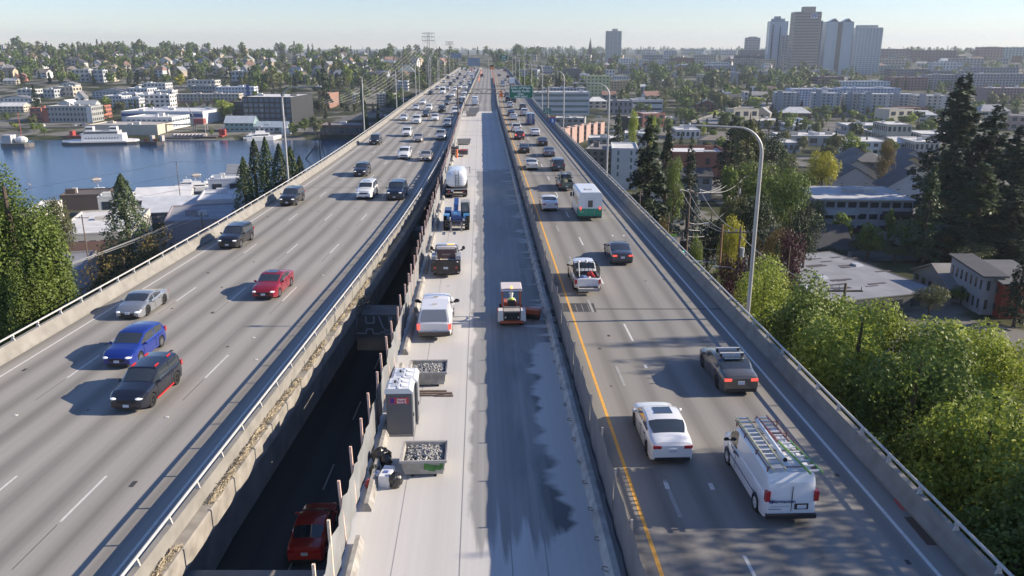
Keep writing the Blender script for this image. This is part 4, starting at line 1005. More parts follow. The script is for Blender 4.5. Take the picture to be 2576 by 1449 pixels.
# rubble skips
def skip(px0, px1, pyb, label, h=1.0, dep=1.45, fill=True, graffiti=False, seed=1, w=None):
    x0, y = at(px0, pyb); x1, _ = at(px1, pyb); w = w or x1-x0
    t = thing('rubble_skip', label, 'skip', ((x0+x1)/2, y, 0), -head(S, y), 'steel rubble skips on the closed deck')
    st = mat('skip_steel', (.36, .345, .32), .7, var=.25, scale=3, bump=.2)
    a, b_ = w/2, w/2*.86; th = .05
    # tapered shell with an opening
    V = [(-b_, .12, .12), (b_, .12, .12), (b_, dep-.1, .12), (-b_, dep-.1, .12), (-a, 0, h), (a, 0, h), (a, dep, h), (-a, dep, h),
         (-b_+th, .12+th, .17), (b_-th, .12+th, .17), (b_-th, dep-.1-th, .17), (-b_+th, dep-.1-th, .17), (-a+th, th, h), (a-th, th, h), (a-th, dep-th, h), (-a+th, dep-th, h)]
    Fc = [(3, 2, 1, 0), (0, 1, 5, 4), (1, 2, 6, 5), (2, 3, 7, 6), (3, 0, 4, 7), (8, 9, 10, 11), (9, 8, 12, 13), (10, 9, 13, 14), (11, 10, 14, 15), (8, 11, 15, 12), (4, 5, 13, 12), (5, 6, 14, 13), (6, 7, 15, 14), (7, 4, 12, 15)]
    MB().add(V, Fc).obj('shell', st, t)
    r = MB()
    r.box(-a-.05, a+.05, -.06, .0, h-.09, h+.02).box(-a-.05, a+.05, dep, dep+.06, h-.09, h+.02).box(-a-.06, -a, 0, dep, h-.09, h+.02).box(a, a+.06, 0, dep, h-.09, h+.02)
    r.obj('rim', mat('skip_rim', (.42, .40, .37), .6, var=.15, scale=4), t)
    for s in (-1, 1): MB().box(s*b_*.6-.05, s*b_*.6+.05, .15, dep-.15, 0, .12).obj('skid', M_und, t)
    if graffiti:
        gm = mat('spray_green', (.07, .22, .06), .7, var=.3, scale=3); tt = (h-.12)
        def pt(u, v): return (u, .12*(1-v)-.012*1, .12+v*tt)   # on the sloping front face
        for (u0, u1, v0, v1) in ((.0, .22, .35, .75), (.2, .5, .25, .66), (.48, .78, .32, .62), (.7, .85, .4, .8)):
            MB().add([pt(u0*a, v0), pt(u1*a, v0-.05), pt(u1*a+.05, v1), pt(u0*a+.03, v1+.06)], [(0, 1, 2, 3)]).obj('graffiti', gm, t)
        for k in range(3): MB().add([pt(-.5*a+.13*k, .35), pt(-.5*a+.05+.13*k, .35), pt(-.5*a+.07+.13*k, .7), pt(-.5*a+.02+.13*k, .7)], [(0, 1, 2, 3)]).obj('graffiti', mat('spray_pale', (.33, .36, .28), .7), t)
    if fill:
        q = random.Random(seed); b = MB(); K = 13
        for i in range(520):
            u = q.uniform(-.93, .93); v = q.uniform(.07, .93); sz = q.uniform(.03, .075); hh = h-.28+.20*math.exp(-((u-.15)**2+(v-.5)**2*3))
            c = (u*(a-.1), v*dep, hh+q.uniform(-.05, .05)); M = Matrix.Translation(c) @ Matrix.Rotation(q.uniform(0, 6), 4, (q.uniform(-1, 1), q.uniform(-1, 1), q.uniform(.1, 1)))
            b.box(-sz, sz, -sz*.8, sz*.8, -sz*.6, sz*.6, M, taper=sz*.25)
        b.box(-a*.93, a*.93, .1, dep-.1, .3, h-.33)
        o = b.obj('rubble', None or mat('rubble_pieces', (.34, .335, .32), .9, var=.6, scale=14, detail=2), None); o.matrix_world = t.matrix_basis.copy()
        o.location = t.location; o.rotation_euler = t.rotation_euler
        tag(o, 'broken concrete rubble heaped in the '+label.split(' ', 1)[1][:46].rsplit(' ', 1)[0], 'rubble', kind='stuff')
    return t
skip(1010, 1122, 1203, 'nearest rubble skip with green graffiti beside the coolers', graffiti=True, dep=1.7, h=.8)
skip(1040, 1112, 975, 'second rubble skip just behind the portable toilets', seed=5, dep=1.7, h=.85, w=1.95)
skip(1150, 1184, 365, 'empty skip standing crosswise beyond the tanker', fill=False)
skip(1172, 1200, 293, 'tilted steel skip before the white van, nearer of two', fill=False, dep=2.0, h=1.2)
skip(1178, 1206, 284, 'tilted steel skip before the white van, farther of two', fill=False, dep=2.0, h=1.2)
# boards
for i, (a, b_, py) in enumerate(((1046, 1124, 986), (1052, 1138, 991), (1040, 1118, 996), (1100, 1140, 997))):
    x0, y = at(a, py); x1, _ = at(b_, py)
    o = MB().box(x0, x1, y-.06, y+.06, .004+.0*i, .09).obj('board', mat('weathered_board', (.22, .17, .14), .8, var=.3, scale=4))
    tag(o, ['farthest of the loose boards before the second rubble skip', 'long middle board before the second rubble skip', 'nearest long board before the second rubble skip', 'short board at the right end of the loose boards'][i], 'board', 'loose timber boards')
# portable toilets
for i, (px, py, lb) in enumerate(((1010, 1098, 'nearer grey portable toilet with white roof and maker sign'), (1017, 1058, 'farther grey portable toilet joined behind the nearer one'))):
    x, y = at(px, 1098); hh = head(S, y); dy = 1.24*i
    t = thing('portable_toilet', lb, 'portable toilet', (x+sin(hh)*dy-.05, y+dy, 0), -hh, 'grey portable toilets')
    g = mat('toilet_grey', (.11, .117, .13), .5, var=.06); w2 = .58
    MB().box(-w2, w2, 0, 1.2, .1, 2.12).obj('cabin', g, t); MB().box(-w2-.03, w2+.03, -.03, 1.22, .0, .1).obj('base', mat('toilet_base', (.22, .22, .22), .7), t)
    b = MB().prism([(-w2-.05, 2.12), (-w2-.05, 2.2), (-w2+.1, 2.36), (w2-.1, 2.36), (w2+.05, 2.2), (w2+.05, 2.12)], -.04, 1.22)
    b.box(-.05, .05, -.02, 1.2, 2.36, 2.40); b.prism([(-.45, 2.30), (-.1, 2.37), (-.1, 2.42), (-.5, 2.34)], .2, .55); b.prism([(.45, 2.30), (.1, 2.37), (.1, 2.42), (.5, 2.34)], .2, .55); b.prism([(-.45, 2.30), (-.1, 2.37), (-.1, 2.42), (-.5, 2.34)], .7, 1.0); b.prism([(.45, 2.30), (.1, 2.37), (.1, 2.42), (.5, 2.34)], .7, 1.0)
    b.obj('roof', mat('toilet_roof_white', (.72, .73, .74), .4, coat=.3), t)
    MB().cyl((-.2, .6, 2.36), (-.2, .6, 2.5), .05, n=8).obj('vent_pipe', M_black, t)
    MB().box(w2, w2+.03, .15, 1.05, .15, 2.0).obj('door', mat('door_grey', (.22, .23, .24), .5), t)
    MB().box(w2+.03, w2+.06, .2, .3, .9, 1.05).obj('door_handle', M_black, t)
    if i == 0:
        MB().box(-w2+.16, w2-.14, -.012, -.001, 1.62, 1.92).obj('sign_plate', mat('sign_red', (.5, .06, .07), .5), t)
        MB().box(-w2+.19, -w2+.38, -.016, -.012, 1.65, 1.89).obj('sign_mark', mat('sign_purple', (.06, .02, .22), .5), t)
        wl = mat('sign_white', (.8, .8, .8), .5)
        text('sign_lettering', 'Honey', .15, wl, t, (.12, -.02, 1.83), (pi/2, 0, 0), .004); text('sign_lettering', 'Bucket', .15, wl, t, (.12, -.02, 1.70), (pi/2, 0, 0), .004)
# bin bags, coolers, backpack
bagm = mat('bin_bag_black', (.02, .02, .022), .25, spec=.8, bump=.6, scale=9)
def bag(px, py, r, lb, seed, m=bagm, name='bin_bag', cat='bin bag', grp='black bin bags by the coolers'):
    x, y = at(px, py); b = lump((0, 0, 0), r, seed, .16, 18, 12); b.v = [(a, c, max(d, -r[2]*.75)) for a, c, d in b.v]
    o = b.obj(name, m, None, 25); o.location = (x, y+r[1], r[2]*.76); return tag(o, lb, cat, grp)
bag(957, 1172, (.42, .34, .38), 'large black bin bag against the fabric screen behind the coolers', 2)
bag(970, 1180, (.26, .25, .28), 'small black bin bag beside the large one', 12)
bag(993, 1233, (.28, .28, .36), 'open grey black bin bag right of the white cooler', 7)
bag(940, 1200, (.22, .20, .26), 'dark grey backpack left of the white cooler', 8, mat('backpack_grey', (.05, .055, .05), .7), 'backpack', 'backpack', None)
bag(928, 1232, (.19, .2, .2), 'crumpled red cloth on the kerb block end', 9, mat('cloth_red', (.42, .08, .08), .8, var=.2), 'red_cloth', 'cloth', None)
def cooler(px, py, w, d, h, m, lb):
    x, y = at(px, py); t = thing('cooler', lb, 'cooler', (x, y, 0), -.12)
    MB().box(-w/2, w/2, 0, d, 0, h*.8, taper=.0).obj('box', m, t); b = MB().box(-w/2-.01, w/2+.01, -.01, d+.01, h*.8, h, taper=.03); b.obj('lid', mat('cooler_white', (.74, .75, .77), .4), t)
    MB().box(-w*.2, w*.2, d*.3, d*.5, h, h+.03).obj('handle', mat('cooler_handle', (.1, .16, .4), .5), t); return t
cooler(966, 1226, .46, .95, .48, mat('cooler_white', (.74, .75, .77), .4), 'long white cooler with blue handle in front of the bin bags')
cooler(943, 1213, .30, .4, .34, mat('cooler_blue', (.02, .03, .2), .5), 'small blue and white cooler left of the white cooler')

# equipment beyond the tanker
x, y, _ = deck(1150, 398); t = thing('work_platform', 'dark wheeled compressor with red box and orange post beyond the tanker', 'machine', (x, y, 0), 0)
MB().box(-1.0, .1, 1.2, 3.4, .5, 1.6).obj('engine_box', mat('engine_dark', (.06, .06, .06), .6), t)
MB().box(.2, 1.6, 1.6, 3.6, .35, 1.0).obj('open_box', mat('box_dark', (.10, .09, .09), .6), t); MB().box(.35, 1.45, 1.75, 3.45, 1.0, 1.06).obj('red_cover', mat('cover_red', (.35, .06, .06), .7), t)
MB().cyl((-.05, .4, 0), (-.05, .4, 1.4), .16, n=10).obj('orange_drum', mat('drum_orange', (.75, .22, .08), .5), t)
b = MB(); [b.cyl((-1.2, .4, z), (-.2, .4, z), .03, n=5) for z in (.9, 1.3)]; [b.cyl((a, .4, 0), (a, .4, 1.4), .03, n=5) for a in (-1.2, -.25)]; b.obj('guard_frame', mat('frame_pale', (.5, .45, .42), .6), t)
for a in (1.5, 3.0): MB().cyl((-.9, a, .3), (-.7, a, .3), .3, n=12).obj('wheel', M_tyre, t)
MB().cyl((-.6, 2.4, 1.6), (-.6, 2.4, 2.1), .3, n=10).obj('air_filter', mat('filter_pale', (.45, .42, .4), .5), t)

# orange street sweeper tractor with its driver
x, y, _ = deck(1288, 822); h = head(S, y)
SWM = Matrix.Translation((x+sin(h)*.0, y, 0)) @ Matrix.Rotation(-h, 4, 'Z')
t = thing('sweeper_tractor', 'orange sweeper tractor with white canopy and white side tanks', 'sweeper', (x, y, 0), -h); t.scale = (.87, .87, .84)
og = mat('machine_orange', (.46, .11, .05), .5, var=.15, scale=3); wt = mat('tank_cream', (.66, .65, .62), .45)
MB().box(-.85, .85, -.15, 3.3, .32, .52).obj('frame', og, t)
MB().box(-.55, .55, 0, 1.0, .52, 1.15).obj('engine_hood', mat('hood_dark', (.035, .035, .035), .5), t)
MB().box(-.36, .36, -.05, 0, .58, 1.05).obj('radiator_screen', M_black, t)
MB().box(-.6, .6, 0, 1.1, 1.15, 1.24).obj('hood_top', mat('hood_cream', (.42, .38, .34), .7, var=.2, scale=5), t)
for s in (-1, 1):
    MB().box(s*.82-.21, s*.82+.21, -.1, .75, .45, 1.28, taper=.05).obj('water_tank', wt, t)
    MB().box(s*.47-.05, s*.47+.05, -.08, -.04, .70, .82).obj('rear_lamp', mat('lamp_white', (.7, .7, .65), .3), t)
    MB().box(s*.66-.04, s*.66+.04, .95, 1.05, 1.2, 2.55).box(s*.66-.04, s*.66+.04, 2.5, 2.6, .52, 2.5).obj('roof_post', og, t)
    MB().cyl((s*.6, .5, .34), (s*.85, .5, .34), .34, n=14).obj('rear_wheel', M_tyre, t); MB().cyl((s*.6, 3.1, .40), (s*.86, 3.1, .40), .40, n=14).obj('front_wheel', M_tyre, t)
MB().box(-.78, .78, .8, 2.9, 2.55, 2.66, taper=.05).obj('canopy', mat('canopy_pinkwhite', (.68, .60, .57), .5), t)
MB().box(-.76, .76, .92, .96, 2.66, 2.69).obj('canopy_edge', og, t)
MB().cyl((0, 1.1, 2.66), (0, 1.1, 2.86), .07, n=10).obj('beacon', M_amber, t)
MB().box(-.5, .5, 2.6, 3.5, .5, 1.1).obj('front_hood', og, t); MB().tube([(-.16, 2.35, 1.42), (.16, 2.35, 1.42)], .03).cyl((0, 2.5, 1.0), (0, 2.32, 1.42), .03).obj('steering_column', M_black, t)
MB().box(-.30, .30, 1.12, 1.24, 1.12, 1.72, taper=.03).box(-.28, .28, 1.2, 1.7, 1.05, 1.18).obj('seat', M_black, t)
M2 = Matrix.Translation((1.05, 1.9, .42)) @ Matrix.Rotation(radians(-22), 4, 'Z')
MB().box(-.55, 1.15, -.3, .3, -.05, .42, M2).obj('brush_hood', og, t)
b = MB(); b.lathe([(.1, -.5), (.33, -.5), (.33, 1.1), (.1, 1.1)], 16, (0, 0, 0), 'x'); b.v = [tuple(M2 @ Vector((v[0], v[1], v[2]-.06))) for v in b.v]; b.obj('brush', mat('brush_bristles', (.05, .04, .035), .9, bump=.8, scale=30), t)
MB().box(-1.05, -.85, 1.2, 2.6, .45, .62).obj('side_step', og, t)

def skin_body(name, chains, mats_, parent, mw, lvl=2):
    """one continuous skinned figure: chains of (x, y, z, radius); the first point of the first chain is the root"""
    me = bpy.data.meshes.new(name); vs, es, rs = [], [], []
    def vid(p):
        for i, q in enumerate(vs):
            if (Vector(q)-Vector(p[:3])).length < 1e-4: return i
        vs.append(p[:3]); rs.append(p[3]); return len(vs)-1
    for c in chains:
        ids = [vid(p) for p in c]; es += [e for e in zip(ids[:-1], ids[1:]) if e[0] != e[1]]
    me.from_pydata(vs, es, []); o = bpy.data.objects.new(name, me); COL.objects.link(o)
    md = o.modifiers.new('s', 'SKIN'); sv_ = me.skin_vertices[0].data
    for i, r in enumerate(rs): sv_[i].radius = (r, r); sv_[i].use_root = (i == 0)
    md.use_smooth_shade = True; m2 = o.modifiers.new('u', 'SUBSURF'); m2.levels = lvl; m2.render_levels = lvl
    dg = bpy.context.evaluated_depsgraph_get(); nm = bpy.data.meshes.new_from_object(o.evaluated_get(dg))
    bpy.data.objects.remove(o); nm.materials.clear(); nm.materials.append(mats_); o = link(name, nm, parent)
    return o
skin = mat('skin', (.45, .26, .18), .6); shirt = mat('shirt_white', (.66, .67, .68), .8, bump=.3, scale=8)
ps = thing('person', 'person in hard hat, white shirt and yellow vest driving the orange sweeper', 'person'); ps.matrix_basis = SWM @ Matrix.Translation((0, 1.27, -.19))
b0 = (0, 0, 1.24, .155)
ch = [[b0, (0, .01, 1.42, .15), (0, .02, 1.62, .165), (0, .03, 1.72, .10), (0, .05, 1.79, .055), (0, .07, 1.92, .095), (0, .07, 2.0, .075)]]
for s in (-1, 1):
    ch.append([(0, .02, 1.62, .165), (s*.18, .03, 1.66, .07), (s*.27, .14, 1.46, .052), (s*.21, .52, 1.38, .038), (s*.17, .72, 1.42, .030), (s*.15, .80, 1.43, .034)])
    ch.append([b0, (s*.11, .06, 1.23, .11), (s*.15, .48, 1.24, .075), (s*.16, .60, .82, .052), (s*.16, .62, .64, .045), (s*.17, .80, .60, .035)])
    for k, (dx, dy, dz, l) in enumerate(((-.030, .03, .012, .055), (-.010, .035, .016, .062), (.010, .035, .014, .058), (.028, .03, .008, .048))):
        ch.append([(s*.15, .80, 1.43, .034), (s*.15+dx, .80+dy, 1.43+dz, .010), (s*.15+dx, .80+dy+l*.6, 1.43+dz-.005, .009), (s*.15+dx, .80+dy+l*.5, 1.43+dz-.035, .008)])
    ch.append([(s*.15, .80, 1.43, .034), (s*.15-s*.045, .80, 1.44, .011), (s*.15-s*.055, .83, 1.42, .009)])
body = skin_body('body', ch, shirt, ps, None)
me = body.data; me.materials.append(skin); me.materials.append(mat('work_trousers', (.05, .06, .09), .8)); me.materials.append(mat('boots', (.03, .02, .015), .7))
for p in me.polygons:
    c = p.center
    if c.z > 1.77 or (c.y > .62 and c.z > 1.3): p.material_index = 1
    elif c.z < .69: p.material_index = 3
    elif c.z < 1.30: p.material_index = 2
MB().ball((0, .17, 1.915), (.018, .022, .025)).obj('nose', skin, ps)
for s in (-1, 1): MB().ball((s*.038, .158, 1.94), (.014, .01, .01)).obj('eye', M_black, ps); MB().ball((s*.097, .07, 1.92), (.014, .025, .034)).obj('ear', skin, ps)
MB().box(-.028, .028, .155, .165, 1.868, 1.878).obj('mouth', mat('lips', (.3, .1, .09), .6), ps)
MB().lathe([(.125, 1.99), (.118, 2.04), (.09, 2.09), (.04, 2.12), (.01, 2.125)], 14, (0, .07, 0)).cyl((0, .09, 1.985), (0, .09, 2.0), .15, .135, 14).obj('hard_hat', mat('hat_white', (.75, .75, .72), .3), ps, 50)
MB().lathe([(.098, 1.80), (.102, 1.9), (.10, 1.98)], 12, (0, .045, 0)).obj('neck_shade', shirt, ps, 60)
vs_ = MB().lathe([(.170, 1.26), (.165, 1.4), (.185, 1.6), (.15, 1.72)], 14, (0, .01, 0)).obj('safety_vest', mat('vest_yellow', (.55, .72, .10), .6), ps, 60)
vs_.scale = (1.08, 1, 1)
for s in (-1, 1): MB().box(s*.10-.02, s*.10+.02, -.185, -.165, 1.3, 1.66).obj('reflective_stripe', mat('stripe_grey', (.45, .47, .47), .4), ps)
# marker cones along the far deck
cn = MB().cyl((0, 0, .05), (0, 0, 1.05), .17, .07, 10).box(-.25, .25, -.25, .25, 0, .05)
cme = cn.mesh('channel_cone', mat('cone_orange', (.85, .20, .04), .5)); 
sl = MB().cyl((0, 0, .5), (0, 0, .68), .135, .115, 10).mesh('reflective_sleeve', mat('sleeve_white', (.7, .65, .6), .4))
for i in range(30):
    y = 395+i*7.5; t = thing('channel_cone', 'orange and white channel cone in the line beside the far carriageway', 'cone', (S(y)+4.3, y, Z(y)), 0, 'orange channel cones beyond the gantry')
    link('cone', cme, t).scale = (1.3, 1.3, 1.25); link('sleeve', sl, t).scale = (1.3, 1.3, 1.25)
for i in range(14):
    y = 430+i*14; t = thing('channel_cone', 'orange and white channel cone along the far left edge of the closed deck', 'cone', (S(y)-3.4, y, Z(y)), 0, 'orange channel cones on the left of the closed deck')
    link('cone', cme, t).scale = (1.3, 1.3, 1.25); link('sleeve', sl, t).scale = (1.3, 1.3, 1.25)
x, y, _ = deck(1263, 251); t = thing('work_sign', 'orange roadwork sign board standing on the barrier end by the gantry', 'sign', (x-.3, y, 0)); MB().box(-.6, .6, -.03, .03, 1.0, 2.2).box(-.5, .5, -.03, .03, 2.3, 2.8).obj('panel', mat('sign_orange', (.85, .16, .03), .5), t); MB().box(-.05, .05, .03, .09, 0, 2.7).obj('post', M_trim, t)

# ---------------- lamps, gantry, signs ----------------
M_pole = mat('galvanised_pole', (.40, .40, .40), .5, metal=.25, var=.06)
def lamp(x, y, z, hgt, arm, label, group, curve=1.6, base=-1.0, r=.13):
    """arm > 0 reaches towards +X"""
    t = thing('street_lamp', label, 'street lamp', (x, y, z), 0, group); s = 1 if arm > 0 else -1
    pts = [(0, 0, base), (0, 0, hgt-curve-.4)]
    for k in range(9):
        a = pi/2*k/8; pts.append((s*curve*(1-cos(a)), 0, hgt-curve+curve*sin(a)))
    pts.append((arm, 0, hgt+.12))
    MB().tube(pts, r, 10, r*.42).obj('pole', M_pole, t, 50)
    MB().box(min(arm, arm+s*.75), max(arm, arm+s*.75), -.15, .15, hgt+.0, hgt+.16, taper=.04).obj('lamp_head', mat('lamp_head_grey', (.45, .45, .46), .4), t)
    MB().cyl((arm+s*.35, 0, hgt+.16), (arm+s*.35, 0, hgt+.27), .06, n=8).obj('photocell', mat('cell_grey', (.6, .6, .6), .5), t)
    return t
GLp = 'street lamps along the right barrier'; GLl = 'street lamps along the lake side barrier'
nameR = ['tall curved street lamp, nearest on the right, rising beside the green trees', 'second curved street lamp on the right, before the red brick building', 'third curved street lamp on the right, beside the white office block', 'fourth curved street lamp on the right', 'fifth curved street lamp on the right']
for i, y in enumerate((50.5, 112.5, 174, 236, 298, 360, 422, 484, 546)):
    x = S(y)+17.25
    lamp(x, y, 0, 12.3, -4.2, nameR[i] if i < 5 else 'thin curved street lamp in the far row on the right', GLp)
nameL = ['nearest curved street lamp on the lake side, before the dark conifers', 'second curved street lamp on the lake side', 'third curved street lamp on the lake side, before the hillside hall']
for i, y in enumerate((103, 165.5, 228, 290, 352, 414, 476, 540, 600)):
    x = Lin(y)-17.95
    lamp(x, y, 0, 12.3, 4.2, nameL[i] if i < 3 else 'thin curved street lamp in the far row on the lake side', GLl)
for i, y in enumerate((262, 322, 384, 450, 505, 570)):
    t = thing('pole', 'straight pale pole standing beyond the lake side barrier', 'pole', (Lin(y)-19.5, y, 0), 0, 'straight poles beyond the lake side barrier'); MB().cyl((0, 0, -20), (0, 0, 12), .16, .1, 8).obj('pole', M_pole, t)
# sign gantry
xl, yl = at(1160, 300); xr, yr = at(1376, 306); yg = 201
xl = S(yg)-5.6; xr = at(1376, 303, 0)[0]+.2
t = thing('sign_gantry', 'overhead truss gantry crossing the closed deck and right carriageway', 'gantry', (0, yg, 0))
gm = mat('gantry_steel', (.24, .23, .21), .6, metal=.2, var=.15)
za = 7.4; MB().cyl((xl, 0, -3), (xl, 0, 8.0), .17, n=8).obj('post', mat('rusty_post', (.16, .11, .09), .7), t); MB().cyl((xr, 0, -6), (xr, 0, 8.0), .2, n=8).obj('post', gm, t)
b = MB(); zt0, zb0 = 7.35, 6.25
for yy in (-.5, .5):
    for z in (zt0, zb0): b.cyl((xl, yy, z), (xr, yy, z), .065, n=6)
    n = 14
    for k in range(n):
        a, c = lerp(xl, xr, k/n), lerp(xl, xr, (k+1)/n); b.cyl((a, yy, zt0 if k % 2 else zb0), (c, yy, zb0 if k % 2 else zt0), .045, n=5)
for k in range(15):
    a = lerp(xl, xr, k/14)
    for z in (zt0, zb0): b.cyl((a, -.5, z), (a, .5, z), .03, n=4)
b.obj('truss', gm, t)
MB().box(xr-.35, xr+.35, -.2, .2, 4.6, 4.75).obj('bracket', gm, t)
def ztop(px, py, y):   # height of the point seen at a pixel in the upright plane at y
    u = px-1288; v = py-724.5; tt = y/(F*CP-v*SP); return u*tt, H-(F*SP+v*CP)*tt
sx0, sz1 = ztop(1281, 216, yg-.7); sx1, sz0 = ztop(1340, 247, yg-.7)
g = thing('overhead_sign', 'large green overhead sign reading Univ. of Wash.', 'road sign', ((sx0+sx1)/2, yg-.75, (sz0+sz1)/2))
w, hh = (sx1-sx0)/2, (sz1-sz0)/2
def rrect(w, h, r):
    return [(cx*(w-r)+r*cos(a), cz*(h-r)+r*sin(a)) for cx, cz, a0 in ((1, 1, 0), (-1, 1, pi/2), (-1, -1, pi), (1, -1, 3*pi/2)) for a in (a0, a0+pi/6, a0+pi/3, a0+pi/2)]
MB().prism(rrect(w, hh, .25), 0, .08).obj('border', mat('sign_border', (.62, .68, .66), .5), g)
MB().prism(rrect(w-.07, hh-.07, .2), -.015, -.001).obj('panel', mat('sign_green', (.012, .16, .10), .45, var=.06), g)
sw = mat('sign_legend', (.9, .92, .9), .5); k = hh/1.55
for s_, z_, sz_ in (('Univ. of Wash.', 1.02, .86), ('Seattle Pacific', .22, .86), ('Univ.', -.50, .80), ('NEXT RIGHT', -1.16, .60)):
    o = text('legend', s_, sz_*k, sw, g, (0, -.03, z_*k), (pi/2, 0, 0), .012*k)
    wid = o.dimensions.x if o.dimensions.x else 1
for s in (-.6, .6): MB().box(s*w-.05, s*w+.05, .08, .3, -hh*.8, hh*.8).obj('hanger', gm, g)
gx0, gz1 = ztop(1367, 273, yg-.5); gx1, gz0 = ztop(1386, 286, yg-.5)
g = thing('small_road_sign', 'small green road sign on the right gantry post', 'road sign', ((gx0+gx1)/2, yg-.5, (gz0+gz1)/2)); w, hh = (gx1-gx0)/2, (gz1-gz0)/2
MB().box(-w, w, 0, .06, -hh, hh).obj('panel', mat('sign_green', (.012, .16, .10), .45), g)
for s_, z_ in (('Roanoke', .5), ('Park Dr', 0), ('NEXT EXIT', -.5)): text('legend', s_, hh*.55, sw, g, (0, -.02, z_*hh), (pi/2, 0, 0), .004)
y = 174; x, z = ztop(1390, 303, y); g = thing('route_shield', 'blue and red interstate shield with number 5 on the third right lamp', 'road sign', (x, y-.25, z))
MB().prism([(-.65, .2), (-.5, .55), (.5, .55), (.65, .2), (.62, -.2), (.35, -.6), (0, -.75), (-.35, -.6), (-.62, -.2)], 0, .05).obj('shield', mat('shield_blue', (.02, .10, .36), .5), g)
MB().prism([(-.5, .58), (-.6, .82), (.6, .82), (.5, .58)], 0, .05).obj('shield_top', mat('shield_red', (.45, .04, .05), .5), g); text('route_number', '5', 1.0, sw, g, (0, -.02, -.05), (pi/2, 0, 0), .02)
# far gantries
def far_sign(px0, px1, py0, py1, y, label, front, legs=True, txt=None):
    x0, z1 = ztop(px0, py0, y); x1, z0 = ztop(px1, py1, y)
    g = thing('overhead_sign', label, 'road sign', ((x0+x1)/2, y, 0)); w = (x1-x0)/2
    MB().box(-w, w, 0, .15, z0, z1).obj('panel', front, g)
    b = MB(); b.box(-w-4, w+6, .2, .5, z0+.3, z0+.5).box(-w-4, w+6, .2, .5, z1-.5, z1-.3); b.obj('truss', gm, g)
    for s in (-w-4, w+6): MB().cyl((s, .3, -2+Z(y)), (s, .3, z1), .25, n=6).obj('post', gm, g)
    if txt: 
        for i, q in enumerate(txt): text('legend', q, (z1-z0)*.2, sw, g, (0, -.05, lerp(z1, z0, (i+.7)/(len(txt)+.4))), (pi/2, 0, 0), .03)
bk = mat('sign_back', (.22, .28, .36), .5, metal=.3)
far_sign(1258, 1276, 139, 152.5, 620, 'green overhead sign far off above the right carriageway', mat('sign_green', (.012, .16, .10), .45), txt=('NE 45th', 'NE 50th', 'EXIT ONLY'))
far_sign(1176, 1207, 146, 166, 600, 'blue grey back of an overhead sign above the oncoming carriageway', bk)
far_sign(1134, 1160, 133, 146, 640, 'blue grey back of a sign left of the oncoming carriageway', bk)
# electricity pylons
def pylon(px, pyb, pyt, dist, label, arms, wires, fade=.5):
    x, zt = ztop(px, pyt, dist); g = G(x, dist)
    t = thing('electricity_pylon', label, 'pylon', (x, dist, g), 0, 'electricity pylons beside the left deck'); hh = zt-g; b = MB()
    def hw(z): return lerp(5.5, 1.6, min(1, z/(hh*.62)))*1.0
    zs = [hh*q for q in (0, .12, .24, .34, .44, .53, .62, .70, .78, .86, .93, 1.0)]
    for sx in (-1, 1):
        for sy in (-1, 1): b.tube([(sx*hw(z), sy*hw(z), z) for z in zs], .17, 4)
    for a, c in zip(zs[:-1], zs[1:]):
        A, C = hw(a), hw(c)
        for sx, sy, ex, ey in ((-1, -1, 1, -1), (1, -1, 1, 1), (1, 1, -1, 1), (-1, 1, -1, -1)):
            b.cyl((sx*A, sy*A, a), (ex*C, ey*C, c), .08, n=4); b.cyl((ex*A, ey*A, a), (sx*C, sy*C, c), .08, n=4); b.cyl((sx*C, sy*C, c), (ex*C, ey*C, c), .08, n=4)
    b.obj('lattice', mat('lattice_steel', (.27, .275, .28), .6, metal=.3), t)
    for q in arms:
        z = hh*q; a = MB().box(-9.2, 9.2, -.5, .5, z-.2, z+.25); a.cyl((-9, 0, z-.1), (-1.6, 0, z-1.6), .1, n=4); a.cyl((9, 0, z-.1), (1.6, 0, z-1.6), .1, n=4); a.obj('cross_arm', mat('lattice_steel', (.27, .275, .28), .6, metal=.3), t)
        for xx in (-9, -5, 5, 9): MB().cyl((xx, 0, z-.2), (xx, 0, z-2.8), .14, n=5).obj('insulator', mat('insulator', (.15, .14, .13), .4), t)
    return t, hh
# ---------------- terrain, water ----------------
WATER = -41.0
RP = [(-80, -22), (150, -22), (230, -26), (320, -31), (430, -35), (620, -37.5), (800, -37), (1000, -33), (1250, -29), (1600, -20), (2200, -12), (3000, -9), (4200, -6), (9000, -6)]
LP = [(-80, -36.5), (285, -38.5), (300, -40), (312, -46), (522, -46), (534, -40), (560, -38.6), (634, -37.2), (793, -31), (964, -21), (1200, -10), (1500, 1), (1900, 10), (2400, 4), (3500, -6), (9000, -6)]
def G(x, y):
    w = sstep(-55, 25, x) if y < 700 else sstep(-260, 120, x-(y-700)*.1)
    l = interp(LP, y); r = interp(RP, y)
    if y > 1100 and x < 0: l -= 9*sstep(-900, -150, x)*sstep(1100, 1800, y)     # the hill sinks towards the bridge
    if y > 1100 and x > 600: r += 12*sstep(600, 1500, x)*sstep(1100, 1700, y)*(1-sstep(2500, 4000, y))
    return l*(1-w)+r*w+.6*math.sin(x*.021+y*.013)*(1 if (y < 280 or y > 560) else 0)*(1 if y > 250 else .2)
def gat(px, py, z0=None):
    """point of the terrain seen at a pixel"""
    u = px-1288; v = py-724.5; dx, dy, dz = u, F*CP-v*SP, -(F*SP+v*CP)
    t = 60/dy
    while t*dy < 7000:
        x, y = dx*t, dy*t
        if H+dz*t <= max(G(x, y), WATER-.01): break
        t *= 1.006
    return dx*t, dy*t, max(G(dx*t, dy*t), WATER)
def zc_(x, y, z): return y*CP+(H-z)*SP
xs = sorted(set([int(v) for v in list(np.linspace(-3800, -500, 26))+list(range(-500, 520, 20))+list(np.linspace(520, 4200, 28))]))
